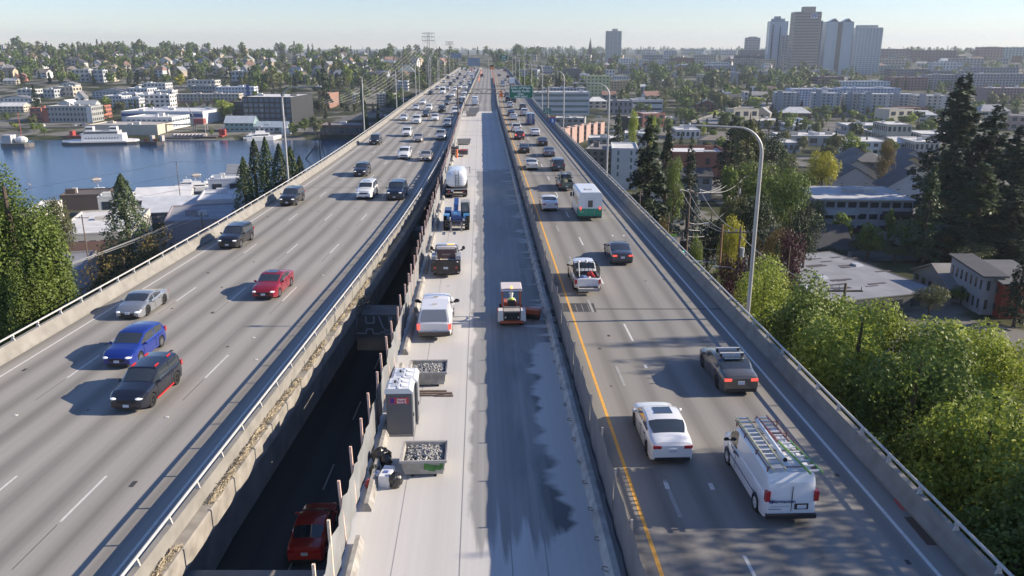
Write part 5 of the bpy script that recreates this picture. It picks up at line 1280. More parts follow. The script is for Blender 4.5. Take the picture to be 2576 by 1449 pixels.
ysg = sorted(set([int(v) for v in list(range(-100, 700, 14))+list(range(700, 2000, 50))+list(np.linspace(2000, 9000, 24))]))
mb = MB(); nx = len(xs)
mb.add([(x, y, G(x, y)) for y in ysg for x in xs], [(j*nx+i, j*nx+i+1, (j+1)*nx+i+1, (j+1)*nx+i) for j in range(len(ysg)-1) for i in range(nx-1)])
gm_ = bpy.data.materials.new('ground_cover'); gm_.use_nodes = True; n = gm_.node_tree; b = n.nodes['Principled BSDF']; b.inputs['Roughness'].default_value = .95; b.inputs['Specular IOR Level'].default_value = .1
tc = n.nodes.new('ShaderNodeTexCoord'); no = n.nodes.new('ShaderNodeTexNoise'); no.inputs['Scale'].default_value = .035; no.inputs['Detail'].default_value = 8; n.links.new(tc.outputs['Object'], no.inputs['Vector'])
cr = n.nodes.new('ShaderNodeValToRGB'); e = cr.color_ramp.elements; e[0].position = .38; e[0].color = (.03, .038, .018, 1); e[1].position = .56; e[1].color = (.20, .19, .17, 1)
q = e.new(.52); q.color = (.075, .08, .04, 1); n.links.new(no.outputs[0], cr.inputs[0]); n.links.new(cr.outputs[0], b.inputs['Base Color'])
struct(mb.obj('ground', gm_, None, 60))
wm_ = bpy.data.materials.new('lake_water'); wm_.use_nodes = True; n = wm_.node_tree; b = n.nodes['Principled BSDF']
b.inputs['Base Color'].default_value = (.015, .05, .12, 1); b.inputs['Roughness'].default_value = .16; b.inputs['IOR'].default_value = 1.33; b.inputs['Specular IOR Level'].default_value = .5
tc = n.nodes.new('ShaderNodeTexCoord'); mp = n.nodes.new('ShaderNodeMapping'); mp.inputs['Scale'].default_value = (.5, 1.2, 1); n.links.new(tc.outputs['Object'], mp.inputs[0])
no = n.nodes.new('ShaderNodeTexNoise'); no.inputs['Scale'].default_value = .8; no.inputs['Detail'].default_value = 5; n.links.new(mp.outputs[0], no.inputs['Vector'])
bp = n.nodes.new('ShaderNodeBump'); bp.inputs['Strength'].default_value = .28; bp.inputs['Distance'].default_value = .3; n.links.new(no.outputs[0], bp.inputs['Height']); n.links.new(bp.outputs[0], b.inputs['Normal'])
o = MB().add([(-1500, 240, WATER), (30, 240, WATER), (30, 600, WATER), (-1500, 600, WATER)], [(0, 1, 2, 3)]).obj('water', wm_); struct(o)

# streets: thin sheets following the ground
M_street = mat('street_asphalt', (.12, .118, .112), .9, var=.2, scale=.3)
def street(pts, w, m=M_street, dz=.12, name='street'):
    P = [Vector((*p, 0)) for p in pts]; Q = []
    for a, c in zip(P[:-1], P[1:]):
        k = max(1, int((c-a).length/15)); Q += [a.lerp(c, i/k) for i in range(k)]
    Q.append(P[-1]); vs = []
    for i, p in enumerate(Q):
        d = (Q[min(i+1, len(Q)-1)]-Q[max(i-1, 0)]).normalized(); nn = Vector((-d.y, d.x, 0))
        for s in (-1, -.33, .33, 1): q = p+nn*w/2*s; vs.append((q.x, q.y, max(G(q.x, q.y), G(p.x, p.y))+dz))
    return struct(MB().add(vs, [(4*i+k, 4*i+k+1, 4*i+5+k, 4*i+4+k) for i in range(len(Q)-1) for k in range(3)]).obj(name, m))
def g2(px, py): return gat(px, py)[:2]
street([g2(0, 322), g2(260, 318), g2(700, 330)], 14)                 # shore street on the far bank
street([g2(780, 330), g2(870, 300), g2(960, 275)], 10)
street([g2(400, 300), g2(520, 265), g2(540, 235)], 9)
street([(34, 60), (52, 120), (62, 190), (66, 300)], 9)               # street among the gardens on the right
street([(20, 150), (90, 156), (190, 150)], 9)
street([g2(1500, 300), g2(1800, 312), g2(2100, 300)], 12)
street([(-60, 60), (-85, 160), (-95, 280)], 9)
struct(MB().add([(44, 118, -21.7), (54, 116, -21.7), (58, 150, -21.7), (49, 152, -21.7)], [(0, 1, 2, 3)]).obj('dry_lawn', mat('dry_lawn', (.36, .27, .15), .95, var=.25, scale=.4)))

# ---------------- buildings ----------------
M_win = mat('window_glass', (.035, .045, .06), .12, spec=.8)
M_winb = mat('window_glass_blue', (.07, .12, .18), .12, spec=.8)
def wall_mat(c, rough=.85):
    return mat('wall_%d_%d_%d' % tuple(int(v*100) for v in c), c, rough, var=.08, scale=.25)
def roof_mat(c): return mat('roof_%d_%d_%d' % tuple(int(v*100) for v in c), c, .9, var=.14, scale=.3)
WINC = {}
def winbox(w, h, m, frame=None, d=.06):
    k = (round(w, 2), round(h, 2), m.name)
    if k not in WINC: WINC[k] = MB().box(-w/2, w/2, -d, .02, -h/2, h/2).mesh('window', m)
    return WINC[k]
def building(label, x0, x1, yt, yb, wall, roofc=(.5, .5, .5), dep=14., rot=0., roof='flat', floors=3, cols=6, wins='grid', wm=None, cat='building', name='building', group=None, rise=.35, extras=True, bands=None, ww=.55, wh=.5, sides=True, base_z=None, parapet=.5, accents=None, stuff=0, zc=None):
    """front face given by its picture rectangle; stands on the terrain at the foot of that face"""
    pxc = (x0+x1)/2
    if base_z is not None: X, Y = at(pxc, yb, base_z); Zb = base_z
    else: X, Y, Zb = gat(pxc, yb)
    zc = zc_(X, Y, Zb); wd = (x1-x0)*zc/F; hh = (yb-yt)*zc/(F*CP)
    t = thing(name, label, cat, (X, Y, Zb), rot, group)
    wmt = wall_mat(wall); rm = roof_mat(roofc); w = wd/2; gl = wm or M_win
    z0 = -6
    if roof == 'flat':
        MB().box(-w, w, 0, dep, z0, hh).obj('wall', wmt, t)
        pb = MB(); p = parapet
        MB().box(-w+.3, w-.3, .3, dep-.3, hh, hh+.06).obj('roof', rm, t)
        pb.box(-w-.06, w+.06, -.06, .3, hh, hh+p).box(-w-.06, w+.06, dep-.3, dep+.06, hh, hh+p).box(-w-.06, -w+.3, .3, dep-.3, hh, hh+p).box(w-.3, w+.06, .3, dep-.3, hh, hh+p)
        pb.obj('parapet', wmt, t)
        if extras and wd > 9:
            q = random.Random(int(x0*7+yb)); k = min(5, 1+int(wd/12))
            for i in range(k):
                a = q.uniform(-w*.75, w*.75); c = q.uniform(dep*.2, dep*.75); s = q.uniform(.8, 2.4)
                MB().box(a-s, a+s, c-s*.6, c+s*.6, hh+.06, hh+q.uniform(.9, 2.2)).obj('roof_unit', roof_mat((.55, .55, .54)) if i % 2 else wmt, t)
    else:
        eave = hh*(1-rise); MB().box(-w, w, 0, dep, z0, eave).obj('wall', wmt, t); o = .45
        if roof == 'gable':     # gable faces the camera
            MB().prism([(-w, eave), (w, eave), (0, hh)], 0.0, dep).obj('gable', wmt, t)
            s = (hh-eave)/w; th = .25
            MB().prism([(-w-o, eave-o*s), (0, hh+.0), (w+o, eave-o*s), (w+o, eave-o*s+th), (0, hh+th), (-w-o, eave-o*s+th)], -o, dep+o).obj('roof', rm, t)
        elif roof == 'side':    # ridge runs across the picture
            s = (hh-eave)/(dep/2); th = .25
            MB().prism([(0, eave), (dep, eave), (dep/2, hh)], -w, w, 'x').obj('gable', wmt, t)
            MB().prism([(-o, eave-o*s), (dep/2, hh), (dep+o, eave-o*s), (dep+o, eave-o*s+th), (dep/2, hh+th), (-o, eave-o*s+th)], -w-o, w+o, 'x').obj('roof', rm, t)
        elif roof == 'hip':
            k = min(dep, wd)*.42; MB().add([(-w-o, -o, eave), (w+o, -o, eave), (w+o, dep+o, eave), (-w-o, dep+o, eave), (-w+k, dep/2, hh), (w-k, dep/2, hh)], [(0, 1, 5, 4), (1, 2, 5), (2, 3, 4, 5), (3, 0, 4), (3, 2, 1, 0)]).obj('roof', rm, t)
        elif roof == 'shed':
            MB().prism([(0, eave), (dep, eave), (dep, hh)], -w, w, 'x').obj('gable', wmt, t)
            MB().prism([(-o, eave), (dep+o, hh+.0), (dep+o, hh+.25), (-o, eave+.25)], -w-o, w+o, 'x').obj('roof', rm, t)
        hh_w = eave
    top = hh if roof == 'flat' else hh*(1-rise)
    fh = top/floors
    if wins == 'grid' and cols:
        cw = wd/cols; W_, H_ = cw*ww, fh*wh; me = winbox(W_, H_, gl)
        for i in range(cols):
            for j in range(floors):
                o = link('window', me, t); o.location = (-w+cw*(i+.5), -.0, fh*(j+.55))
        if sides:
            ns = max(1, int(round(dep/cw)));
            if ns*floors <= 40:
                me2 = winbox(min(W_, dep/ns*.6), H_, gl)
                for s in ((1,) if X < 0 else (-1,)):
                    for i in range(ns):
                        for j in range(floors):
                            o = link('window', me2, t); o.location = (s*w, dep/ns*(i+.5), fh*(j+.55)); o.rotation_euler = (0, 0, s*pi/2)
    elif wins == 'bands':
        me = MB().box(-w*.96, w*.96, -.05, .05, -fh*wh/2, fh*wh/2).mesh('window_band', gl)
        me2 = MB().box(-.05, .05, dep*.04, dep*.96, -fh*wh/2, fh*wh/2).mesh('window_band', gl)
        for j in range(floors):
            o = link('window_band', me, t); o.location = (0, 0, fh*(j+.55))
            for s in (-1, 1): o = link('window_band', me2, t); o.location = (s*w, 0, fh*(j+.55))
    if accents:
        for (a, c, e, f_, mm, nm) in accents:     # fractions of the front face
            MB().box(lerp(-w, w, a), lerp(-w, w, c), -.12, .1, hh*e, hh*f_).obj(nm, mm, t)
    return t
BD = building
W1 = (.62, .62, .60); W2 = (.50, .50, .48); TAN = (.42, .36, .28); GY = (.25, .26, .27); DG = (.09, .10, .11); BR = (.20, .085, .06); RB = (.27, .12, .09); CR = (.52, .47, .38); YG = (.48, .50, .26); BLW = (.36, .43, .50); PK = (.40, .27, .23)
RW = (.62, .62, .61); RG = (.20, .20, .21); RD = (.07, .072, .08); RT = (.30, .25, .2)
# far bank, left
t = BD('grey shore office block between two brick red wings', 120, 236, 272, 309, (.34, .345, .33), (.42, .42, .40), 16, -.05, floors=3, cols=12, ww=.5, accents=[(-.10, .03, 0, .93, wall_mat((.38, .13, .09)), 'red_wing'), (.88, 1.0, 0, 1.0, wall_mat(W1), 'white_wing')])
BD('brick red wing at the left end of the grey shore office', 78, 108, 276, 306, (.40, .15, .10), (.4, .4, .38), 14, -.05, floors=3, cols=2)
BD('brick red wing at the right end of the grey shore office', 236, 260, 270, 300, (.40, .15, .10), (.4, .4, .38), 14, -.05, floors=3, cols=3)
BD('white two storey shed with small blue windows by the shore', 317, 438, 298, 325, W1, RW, 26, -.09, floors=2, cols=9, ww=.6, wh=.25, wm=M_winb)
BD('long store building with a deep blue fascia behind the white shed', 305, 515, 284, 312, (.55, .57, .60), (.60, .60, .60), 40, -.06, floors=1, cols=0, accents=[(0, 1, .60, .86, mat('fascia_blue', (.02, .06, .22), .5), 'blue_fascia')])
BD('beige warehouse with a flat roof behind the white ferry', 225, 398, 318, 341, CR, (.45, .42, .38), 26, 0, floors=1, cols=0)
t = BD('large black glass office block with a white roof on the far bank', 612, 738, 250, 312, (.035, .038, .042), RW, 46, -.12, floors=5, cols=9, ww=.75, wh=.7, wm=M_winb)
BD('lower dark brick part left of the black glass office', 585, 614, 260, 300, (.06, .052, .05), RG, 26, -.12, floors=4, cols=3, ww=.6, wm=M_winb)
BD('teal gabled boat shed on the pier', 566, 640, 296, 332, (.24, .36, .34), (.45, .50, .54), 10, -.04, roof='side', floors=2, cols=6, ww=.6, wh=.3, rise=.4)
BD('long low grey roofed pier shed', 640, 722, 310, 334, (.33, .38, .40), (.36, .42, .48), 9, -.04, roof='side', floors=1, cols=5, rise=.5)
BD('white site cabin on the pier', 641, 690, 322, 333, W1, RW, 4, -.04, floors=1, cols=4)
BD('low brown waterfront building with long window strip', 806, 930, 318, 343, (.16, .10, .08), (.20, .20, .21), 22, 0, floors=1, cols=10, ww=.8, wh=.5, base_z=-40)
BD('brown brick block with balconies behind the black glass office', 806, 828, 240, 275, (.30, .17, .13), RT, 30, -.1, floors=5, cols=3)
BD('beige apartment block with long balconies, left part', 887, 912, 241, 260, (.44, .43, .38), (.5, .5, .48), 12, -.05, floors=3, cols=4)
BD('beige apartment block with long balconies, right part', 948, 992, 240, 266, (.44, .43, .38), (.5, .5, .48), 12, -.05, floors=4, cols=6, ww=.75)
t = BD('tall tan hall with hipped green grey roof beside the left deck', 1002, 1042, 168, 207, (.36, .29, .22), (.14, .17, .17), 26, .02, roof='hip', floors=2, cols=4, wh=.5, rise=.38)
BD('white framed lower block under the tan hall', 1000, 1026, 207, 229, (.5, .52, .55), RW, 16, .02, floors=3, cols=6, ww=.6)
BD('long tan apartment block with balconies on the hillside foot', 433, 602, 240, 262, (.46, .42, .37), (.5, .48, .45), 15, .05, floors=3, cols=18, ww=.5, accents=[(0, 1, 0, .35, wall_mat((.34, .22, .18)), 'brick_base')])
BD('white and blue apartment block with a blue tower', 545, 640, 222, 245, (.55, .58, .62), RW, 16, .04, floors=3, cols=12, ww=.55, wm=M_winb, accents=[(.80, .88, 0, 1.25, mat('panel_blue', (.04, .09, .26), .5), 'blue_tower')])
BD('grey apartment block behind the long tan one', 482, 550, 219, 238, (.33, .33, .32), RG, 14, .04, floors=2, cols=9)
q = random.Random(21)
CL = [(318, 378, 226, 256), (352, 430, 242, 272), (300, 345, 238, 262), (362, 420, 212, 236), (258, 312, 244, 268), (390, 436, 232, 262), (308, 352, 252, 276)]
for i, (a, b_, c, d) in enumerate(CL): BD(['white stepped apartment block with grey blue roof', 'white balcony block stepping down to the shore road', 'pale grey apartment block among conifers', 'white terrace with pale blue roofs', 'white block below the hillside houses', 'white stair tower block at the right of the white terraces', 'white block with dark ground floor on the slope'][i]+' on the far bank', a, b_, c, d, W1 if i % 2 else (.52, .53, .55), BLW if i % 2 == 0 else RW, 14, q.uniform(-.3, .1), floors=3, cols=6, ww=.55)
row = [(0, 84, 243, 262), (45, 92, 228, 246), (110, 140, 227, 246), (135, 190, 222, 244), (142, 190, 254, 286), (190, 240, 256, 286), (226, 330, 225, 250), (0, 60, 262, 284), (340, 395, 217, 235), (470, 545, 205, 224), (580, 655, 182, 204), (10, 40, 200, 214), (150, 190, 208, 222), (182, 226, 178, 206), (236, 262, 180, 208), (260, 284, 186, 206)]
RL = ['long low white house row at the left edge of the far bank', 'flat roofed cream house above the long white row', 'small white flat roofed block beside a dark conifer', 'white apartment row left of the gabled white house', 'grey gabled duplex above the shore office', 'grey and white duplex right of the gabled duplex', 'green grey roofed apartment block in the middle of the slope', 'white house low at the left edge', 'pale flat block above the stepped white ones', 'pale grey block left of the yellow tree', 'pale apartment terrace right of the yellow tree', 'white gabled house by the brick red house', 'white block on the slope under the twin towers', 'tall white townhouse on the slope, left of a pair', 'tall grey townhouse on the slope, right of a pair', 'narrow gabled townhouse on the slope']
for i, (a, b_, c, d) in enumerate(row): BD(RL[i], a, b_, c, d, [W1, W2, (.44, .46, .48), CR][i % 4], [RG, RW, (.3, .33, .36)][i % 3], 12, q.uniform(-.25, .15), roof='flat' if i in (1, 2, 3, 8, 9, 10, 13, 14) else 'side' if i % 2 else 'gable', floors=2 if d-c < 24 else 3, cols=max(2, int((b_-a)/10)), cat='house', name='house')
BD('white steep gabled house on the slope', 190, 214, 248-16, 262, W1, RG, 11, .2, roof='gable', floors=2, cols=2, cat='house', name='house', rise=.5)
BD('brick red gabled house at the left edge of the far slope', 45, 66, 186, 204, (.40, .16, .11), (.25, .15, .12), 10, .3, roof='gable', floors=1, cols=2, cat='house', name='house')
def cname(c):
    r_, g_, b_ = c
    if r_ < .15: return 'dark'
    if r_ > g_*1.7: return 'brick red'
    if r_ > b_*1.35: return 'ochre' if r_ > .45 else 'tan'
    if r_ > b_*1.1: return 'beige'
    if min(c) > .5: return 'white'
    return 'grey'
# scattered hillside houses
hw_ = [W1, W2, CR, (.44, .46, .48), TAN, (.34, .38, .42), (.5, .42, .3)]; hr = [RD, RG, RT, (.28, .17, .13), (.3, .31, .33)]
q = random.Random(77); nh = 0
for i in range(200):
    px = q.uniform(-20, 1150); lo_ = 126+ (px/1150)*22; py = q.uniform(lo_, 214 if px > 660 else 196)
    if px > 1040 and py > 175: continue
    X, Y, Zg = gat(px, py); s = F/zc_(X, Y, Zg); wpx, hpx = q.uniform(9, 16)*s, q.uniform(8.5, 14)*s
    wc = q.choice(hw_); cn_ = {W1: 'white', W2: 'off white', CR: 'cream', TAN: 'tan'}.get(wc, 'grey' if wc[2] > .4 else 'ochre' if wc[0] > .45 else 'blue grey')
    BD(cn_+' hillside house '+zone(px, py, X), px-wpx/2, px+wpx/2, py-hpx, py, wc, q.choice(hr), q.uniform(8, 12), q.uniform(-.6, .6), roof=q.choice(['gable', 'side', 'hip', 'gable', 'side']), floors=2, cols=2, cat='house', name='house', group='houses on the wooded hillside', sides=False)
q = random.Random(31)
for i in range(150):                 # low houses and small blocks between the trees of the right bank
    px, py = q.uniform(1290, 2600), q.uniform(136, 330)
    if q.random() < .45: py = q.uniform(133, 175)
    if px < 1290+(py-136)*1.15+40 or (px > 1940 and 205 < py < 300) or (1340 < px < 1490 and 215 < py < 295): continue
    X, Y, Zg = gat(px, py); s = F/zc_(X, Y, Zg); wpx, hpx = q.uniform(11, 24)*s, q.uniform(8, 13)*s; wc = q.choice(hw_+[BR, RB, PK, GY])
    BD(cname(wc)+(' gabled' if i % 2 else ' flat roofed')+' small building '+zone(px, py, X), px-wpx/2, px+wpx/2, py-hpx, py, wc, q.choice(hr+[RW, RW]), q.uniform(9, 16), q.uniform(-.5, .3), roof='flat' if i % 2 == 0 else q.choice(['gable', 'side', 'hip']), floors=2, cols=3, cat='house', name='house', group='small buildings of the right bank', sides=False, extras=False)
# near shore, left: warehouses and yards
BD('long white warehouse with skylights near the lake, brick wall facing the camera', 150, 330, 592, 648, (.50, .48, .45), (.62, .62, .61), 34, .26, floors=1, cols=7, ww=.6, wh=.4, parapet=.5, accents=[(.04, .97, 0, .72, wall_mat((.26, .16, .13)), 'brick_front')])
BD('tall blank white end wall left of the brick warehouse', 70, 118, 545, 632, (.66, .62, .58), RW, 22, .26, floors=1, cols=0, parapet=.4)
BD('white plant rooms on the warehouse roof', 255, 330, 500, 545, W1, RW, 9, .26, floors=1, cols=2)
BD('white boat shed roofs beside the marina', 345, 475, 484, 520, (.5, .5, .5), (.66, .66, .66), 22, .28, roof='side', floors=1, cols=3, rise=.5)
BD('grey gabled boat store right of the pyramid tree', 365, 500, 508, 560, (.2, .2, .2), (.5, .53, .57), 16, .25, roof='side', floors=1, cols=3, rise=.5)
BD('dark brown roofed boathouse behind the broad green tree', 160, 262, 495, 528, (.10, .075, .065), (.12, .10, .09), 14, .2, floors=1, cols=0)
BD('blank lilac grey hall close under the left deck', 430, 600, 560, 640, (.30, .27, .30), (.30, .31, .33), 24, .3, floors=1, cols=0)
BD('white flat roofed hall beside the dark conifer group', 505, 615, 508, 560, (.48, .50, .55), RW, 20, .24, floors=1, cols=2)
BD('low white yard building by the moored boats', 530, 612, 455, 500, (.46, .50, .57), RW, 12, .2, floors=1, cols=2)
BD('glass fronted boathouse at the foot of the dark conifers', 575, 625, 422, 470, (.22, .26, .3), (.2, .22, .25), 12, .2, roof='side', floors=2, cols=4, ww=.8, wh=.7, wm=M_winb)
t = BD('red and grey roofed low building next to the left deck', 100, 210, 690, 745, (.27, .26, .28), (.24, .25, .29), 20, .3, floors=1, cols=0, parapet=.6)
t2 = thing('rooftop_fan', 'silver curved ventilation fan on the red and grey low roof', 'fan', (t.location.x-2, t.location.y+7, t.location.z+t.children[0].dimensions.z-6))
MB().tube([(0, 0, .2), (0, 0, 1.6), (.5, 0, 2.3), (1.3, 0, 2.4), (2.0, 0, 1.9)], .8, 12).obj('duct', mat('duct_silver', (.55, .56, .57), .35, metal=.6), t2, 50); MB().cyl((2, 0, .2), (2, 0, 2.0), .9, n=14).obj('fan_housing', mat('duct_silver', (.55, .56, .57), .35, metal=.6), t2, 50); MB().box(-.9, 2.9, -.9, .9, 0, .25).obj('base', M_trim, t2)

# right side: near
t = BD('white gambrel house with dark roof and dark framed windows', 1652, 1722, 462, 528, (.50, .51, .52), RD, 11, -.05, roof='gable', floors=2, cols=3, ww=.55, wh=.45, cat='house', name='house', rise=.38, base_z=-21)
MB().box(-.9, -.1, 3, 3.8, 6, 11.5).obj('chimney', wall_mat(BR), t)
BD('dark roofed wing of the white gambrel house', 1700, 1790, 432, 470, (.3, .3, .31), RD, 12, -.05, roof='side', floors=1, cols=3, cat='house', name='house', base_z=-22.5)
BD('low brown roofed house behind the red brick hall', 1760, 1850, 345, 372, (.30, .26, .2), (.22, .19, .16), 12, -.1, roof='hip', floors=1, cols=3, cat='house', name='house')
t = BD('red brick hall with a white flat roof', 1690, 1832, 392, 425, (.20, .085, .065), (.68, .68, .68), 22, -.02, floors=1, cols=4, ww=.3, wh=.45, parapet=1.2, base_z=-26)
t = BD('white apartment cube with narrow green windows', 1537, 1602, 380, 448, (.58, .60, .62), RW, 18, -.1, floors=4, cols=2, ww=.14, wh=.6, wm=mat('window_green', (.10, .20, .18), .2), base_z=-25)
BD('dark grey modern apartment block next to the white cube', 1470, 1538, 382, 442, (.17, .165, .165), RG, 20, -.25, floors=4, cols=4, ww=.45, wh=.5, base_z=-25)
for i, (a, c) in enumerate(((1402, 330), (1420, 326), (1438, 322), (1456, 319), (1474, 316), (1492, 313))):
    BD('pinkish brick townhouse, %s of the stepped row beside the right deck' % ['first', 'second', 'third', 'fourth', 'fifth', 'sixth'][i], a, a+19, c, c+46-i*4, PK, (.42, .40, .38), 10, -.35, floors=3, cols=2, ww=.5, wh=.55, extras=False, cat='townhouse', name='townhouse')
for i, (a, b_, c, d, nm) in enumerate(((1396, 1470, 300, 324, 'flat roof yard building with pale roof behind the townhouses'), (1478, 1560, 352, 384, 'pale roofed block above the dark modern apartments'), (1560, 1612, 300, 330, 'black walled store next to the big spruce'), (1570, 1640, 340, 372, 'white flat roofed block behind the big spruce'))): BD(nm, a, b_, c, d, [(.3, .3, .3), (.35, .36, .36), (.05, .045, .045), (.5, .5, .5)][i], RW, 16, -.15, floors=2 if i != 2 else 1, cols=5 if i != 2 else 0)
# modern flats with long balconies
t = BD('white modernist apartment house with long balconies and a flat roof', 2042, 2284, 505, 590, (.40, .415, .44), (.50, .50, .50), 17, -.06, floors=3, cols=9, ww=.75, wh=.45, parapet=.15, base_z=-22)
W_ = 242*zc_(*at(2163, 590, -22), -22)/F
bm_w = wall_mat((.44, .46, .49)); bm_d = mat('balcony_brown', (.07, .05, .045), .7)
hh = 85*zc_(*at(2163, 590, -22), -22)/(F*CP)
for (a, c, z, mm) in ((-.43, -.05, .60, bm_w), (.18, .48, .56, bm_d), (-.20, .0, .08, bm_d)): MB().box(a*W_, c*W_, -1.3, -1.1, hh*z, hh*z+1.1).box(a*W_, c*W_, -1.3, 0, hh*z-.12, hh*z).obj('balcony', mm, t)
MB().box(-.50*W_, .50*W_, -1.0, -.02, hh-.05, hh+.25).obj('roof_edge', roof_mat((.5, .5, .5)), t)
# gabled townhouse rows
for i, (a, c, d, wd) in enumerate(((2088, 424, 470, 118), (2096, 405, 447, 112), (2104, 392, 430, 106), (2112, 380, 415, 100))):
    BD('dark roofed gabled townhouse, %s of the left row' % ['nearest', 'second', 'third', 'farthest'][i], a, a+wd, c, d, [(.46, .46, .47), CR, (.30, .15, .13), (.3, .28, .25)][i], (.105, .11, .125) if i % 2 == 0 else (.16, .155, .15), 9, -.06, roof='gable', floors=2, cols=2, ww=.14, wh=.2, cat='townhouse', name='townhouse', rise=.75, base_z=-23-i*.6)
for i, (a, c, d, wd) in enumerate(((2228, 436, 490, 122), (2232, 412, 462, 118), (2236, 396, 440, 112), (2240, 380, 420, 106))):
    BD('dark roofed gabled townhouse, %s of the right row' % ['nearest', 'second', 'third', 'farthest'][i], a, a+wd, c, d, [(.36, .39, .44), CR, (.42, .33, .2), (.3, .3, .3)][i], (.10, .105, .12), 9, -.06, roof='gable', floors=2, cols=2, ww=.14, wh=.2, cat='townhouse', name='townhouse', rise=.7, base_z=-22.5-i*.6)
BD('hip roofed grey green house between the townhouse rows', 2150, 2225, 392, 440, (.17, .165, .14), (.15, .145, .135), 14, -.3, roof='hip', floors=2, cols=3, cat='house', name='house', base_z=-23)
t = BD('black roofed house with tall gable in front of the modernist flats', 2000, 2140, 585, 650, (.2, .2, .22), (.055, .058, .065), 12, -.05, roof='side', floors=1, cols=3, cat='house', name='house', base_z=-22, rise=.65)
BD('grey roofed house right of the willow', 2330, 2440, 588, 640, (.3, .3, .3), (.15, .145, .145), 14, 0, roof='side', floors=1, cols=3, cat='house', name='house', base_z=-22, rise=.5)
t = BD('long flat roof building with worn white roofing behind the green trees', 2062, 2400, 748, 790, (.10, .10, .10), (.25, .26, .29), 27, .30, floors=1, cols=6, parapet=.12, base_z=-22, extras=False)
b = MB(); q = random.Random(5)
for k in range(40): a, c = q.uniform(-14, 10), q.uniform(3, 24); b.box(a-q.uniform(.4, 2.2), a+q.uniform(.4, 2.2), c-q.uniform(.1, .5), c+q.uniform(.1, .5), 0, .02+.0007*k)
hz_ = [c for c in t.children if c.name.startswith('roof')][0]; rz_ = max(v.co.z for v in hz_.data.vertices)
o = b.obj('worn_patches', mat('worn_patch', (.07, .06, .07), .9, var=.4, scale=2), t); o.location = (0, 0, rz_+.003)
for k in ((-9, 8), (-3, 12), (8, 17)): MB().box(k[0]-.8, k[0]+.8, k[1]-.8, k[1]+.8, rz_, rz_+.35, taper=.1).obj('skylight', mat('skylight_dome', (.5, .51, .53), .3), t)
t = BD('tall grey house with a slanting dark roof at the right edge', 2462, 2512, 685, 792, (.33, .35, .39), RD, 10, -.02, roof='shed', floors=2, cols=2, ww=.3, wh=.5, cat='house', name='house', base_z=-22, rise=.12)
BD('brick red house with slanting dark roof at the right edge', 2512, 2620, 702, 802, (.30, .055, .03), (.12, .12, .125), 10, -.02, roof='shed', floors=2, cols=2, ww=.3, wh=.4, cat='house', name='house', base_z=-22, rise=.15)
BD('low grey roofed house left of the tall grey house', 2385, 2460, 690, 760, (.26, .26, .26), (.25, .24, .235), 12, 0, roof='side', floors=1, cols=2, cat='house', name='house', base_z=-22, rise=.55)
# right: commercial strip of pale roofs
strip_ = [(1962, 2128, 345, 368, 'long pale roofed warehouse with open parking deck'), (1985, 2040, 318, 332, 'small white flat roofed shop before the street trees'), (2130, 2240, 318, 338, 'grey and white upper storey building in the pale roof quarter'), (2192, 2300, 335, 350, 'long pale roof hall right of the storey building'), (2228, 2288, 318, 362, 'square grey tower building with a white roof'), (2250, 2320, 352, 378, 'cream gabled shop under the grey tower building'), (2130, 2230, 360, 392, 'pale roofed hall behind the yellow tree'), (2318, 2400, 340, 356, 'white low hall left of the big firs'), (2300, 2360, 360, 384, 'grey roofed shop before the big firs'), (1850, 1900, 300, 318, 'pale roof shed by the green bridge'), (1905, 1970, 306, 322, 'pale green shed row left of the warehouses'), (1700, 1760, 330, 350, 'low grey shed right of the big spruce'), (1940, 2010, 362, 385, 'white flat roof building below the parking deck'), (1640, 1700, 300, 318, 'flat grey roof beside the spruce top')]
for i, (a, b_, c, d, nm) in enumerate(strip_): BD(nm, a, b_, c, d, [(.38, .37, .35), W1, (.34, .36, .39), (.42, .40, .37), (.40, .38, .33)][i % 5], (.60, .59, .57), 22, -.05, roof='side' if i == 5 else 'flat', floors=1 if d-c < 30 else 2, cols=5, parapet=.3)
x, y, z = gat(2020, 326); t = thing('white_dome_tent', 'white arched tent beside the pale roofed warehouses', 'tent', (x, y, z)); b = MB(); n_ = 10
b.add([(5*cos(pi*k/n_), yy, 7*sin(pi*k/n_)) for yy in (0, 14) for k in range(n_+1)], [(k, k+1, n_+2+k, n_+1+k) for k in range(n_)]); b.obj('canvas', mat('canvas_white', (.7, .7, .68), .6), t, 40); MB().prism([(4.7*cos(pi*k/n_), 6.6*sin(pi*k/n_)) for k in range(n_+1)], .5, .6).obj('opening', M_black, t)
# white office block by the bridge
t = BD('white office block with blue green glass bands close to the right deck', 1342, 1482, 238, 290, (.50, .53, .56), (.48, .48, .48), 26, -.03, floors=4, wins='bands', wh=.45, wm=mat('glass_teal', (.13, .20, .22), .15, spec=.8))
BD('upper storeys of the white office block with small square windows', 1366, 1476, 224, 240, (.44, .48, .54), (.5, .5, .5), 18, -.03, floors=2, cols=13, ww=.5, wh=.5)
BD('wide low office with grey left half and white banded right half', 1590, 1666, 255, 284, W1, (.34, .32, .31), 22, -.03, floors=2, wins='bands', wh=.3)
BD('grey half of the wide low office', 1532, 1590, 258, 290, (.22, .22, .25), (.34, .32, .31), 22, -.03, floors=2, cols=5, ww=.4)
BD('small white tower office beside the viaduct', 1808, 1836, 236, 270, W1, RW, 14, -.25, floors=3, cols=5, ww=.7, wh=.35)
BD('yellow green apartment block', 1476, 1532, 196, 243, YG, (.5, .5, .42), 18, -.1, floors=6, cols=6, ww=.4, wh=.45)
BD('white apartment block behind the yellow green one', 1458, 1482, 190, 216, W1, RW, 18, -.1, floors=5, cols=4, ww=.3, wh=.35)
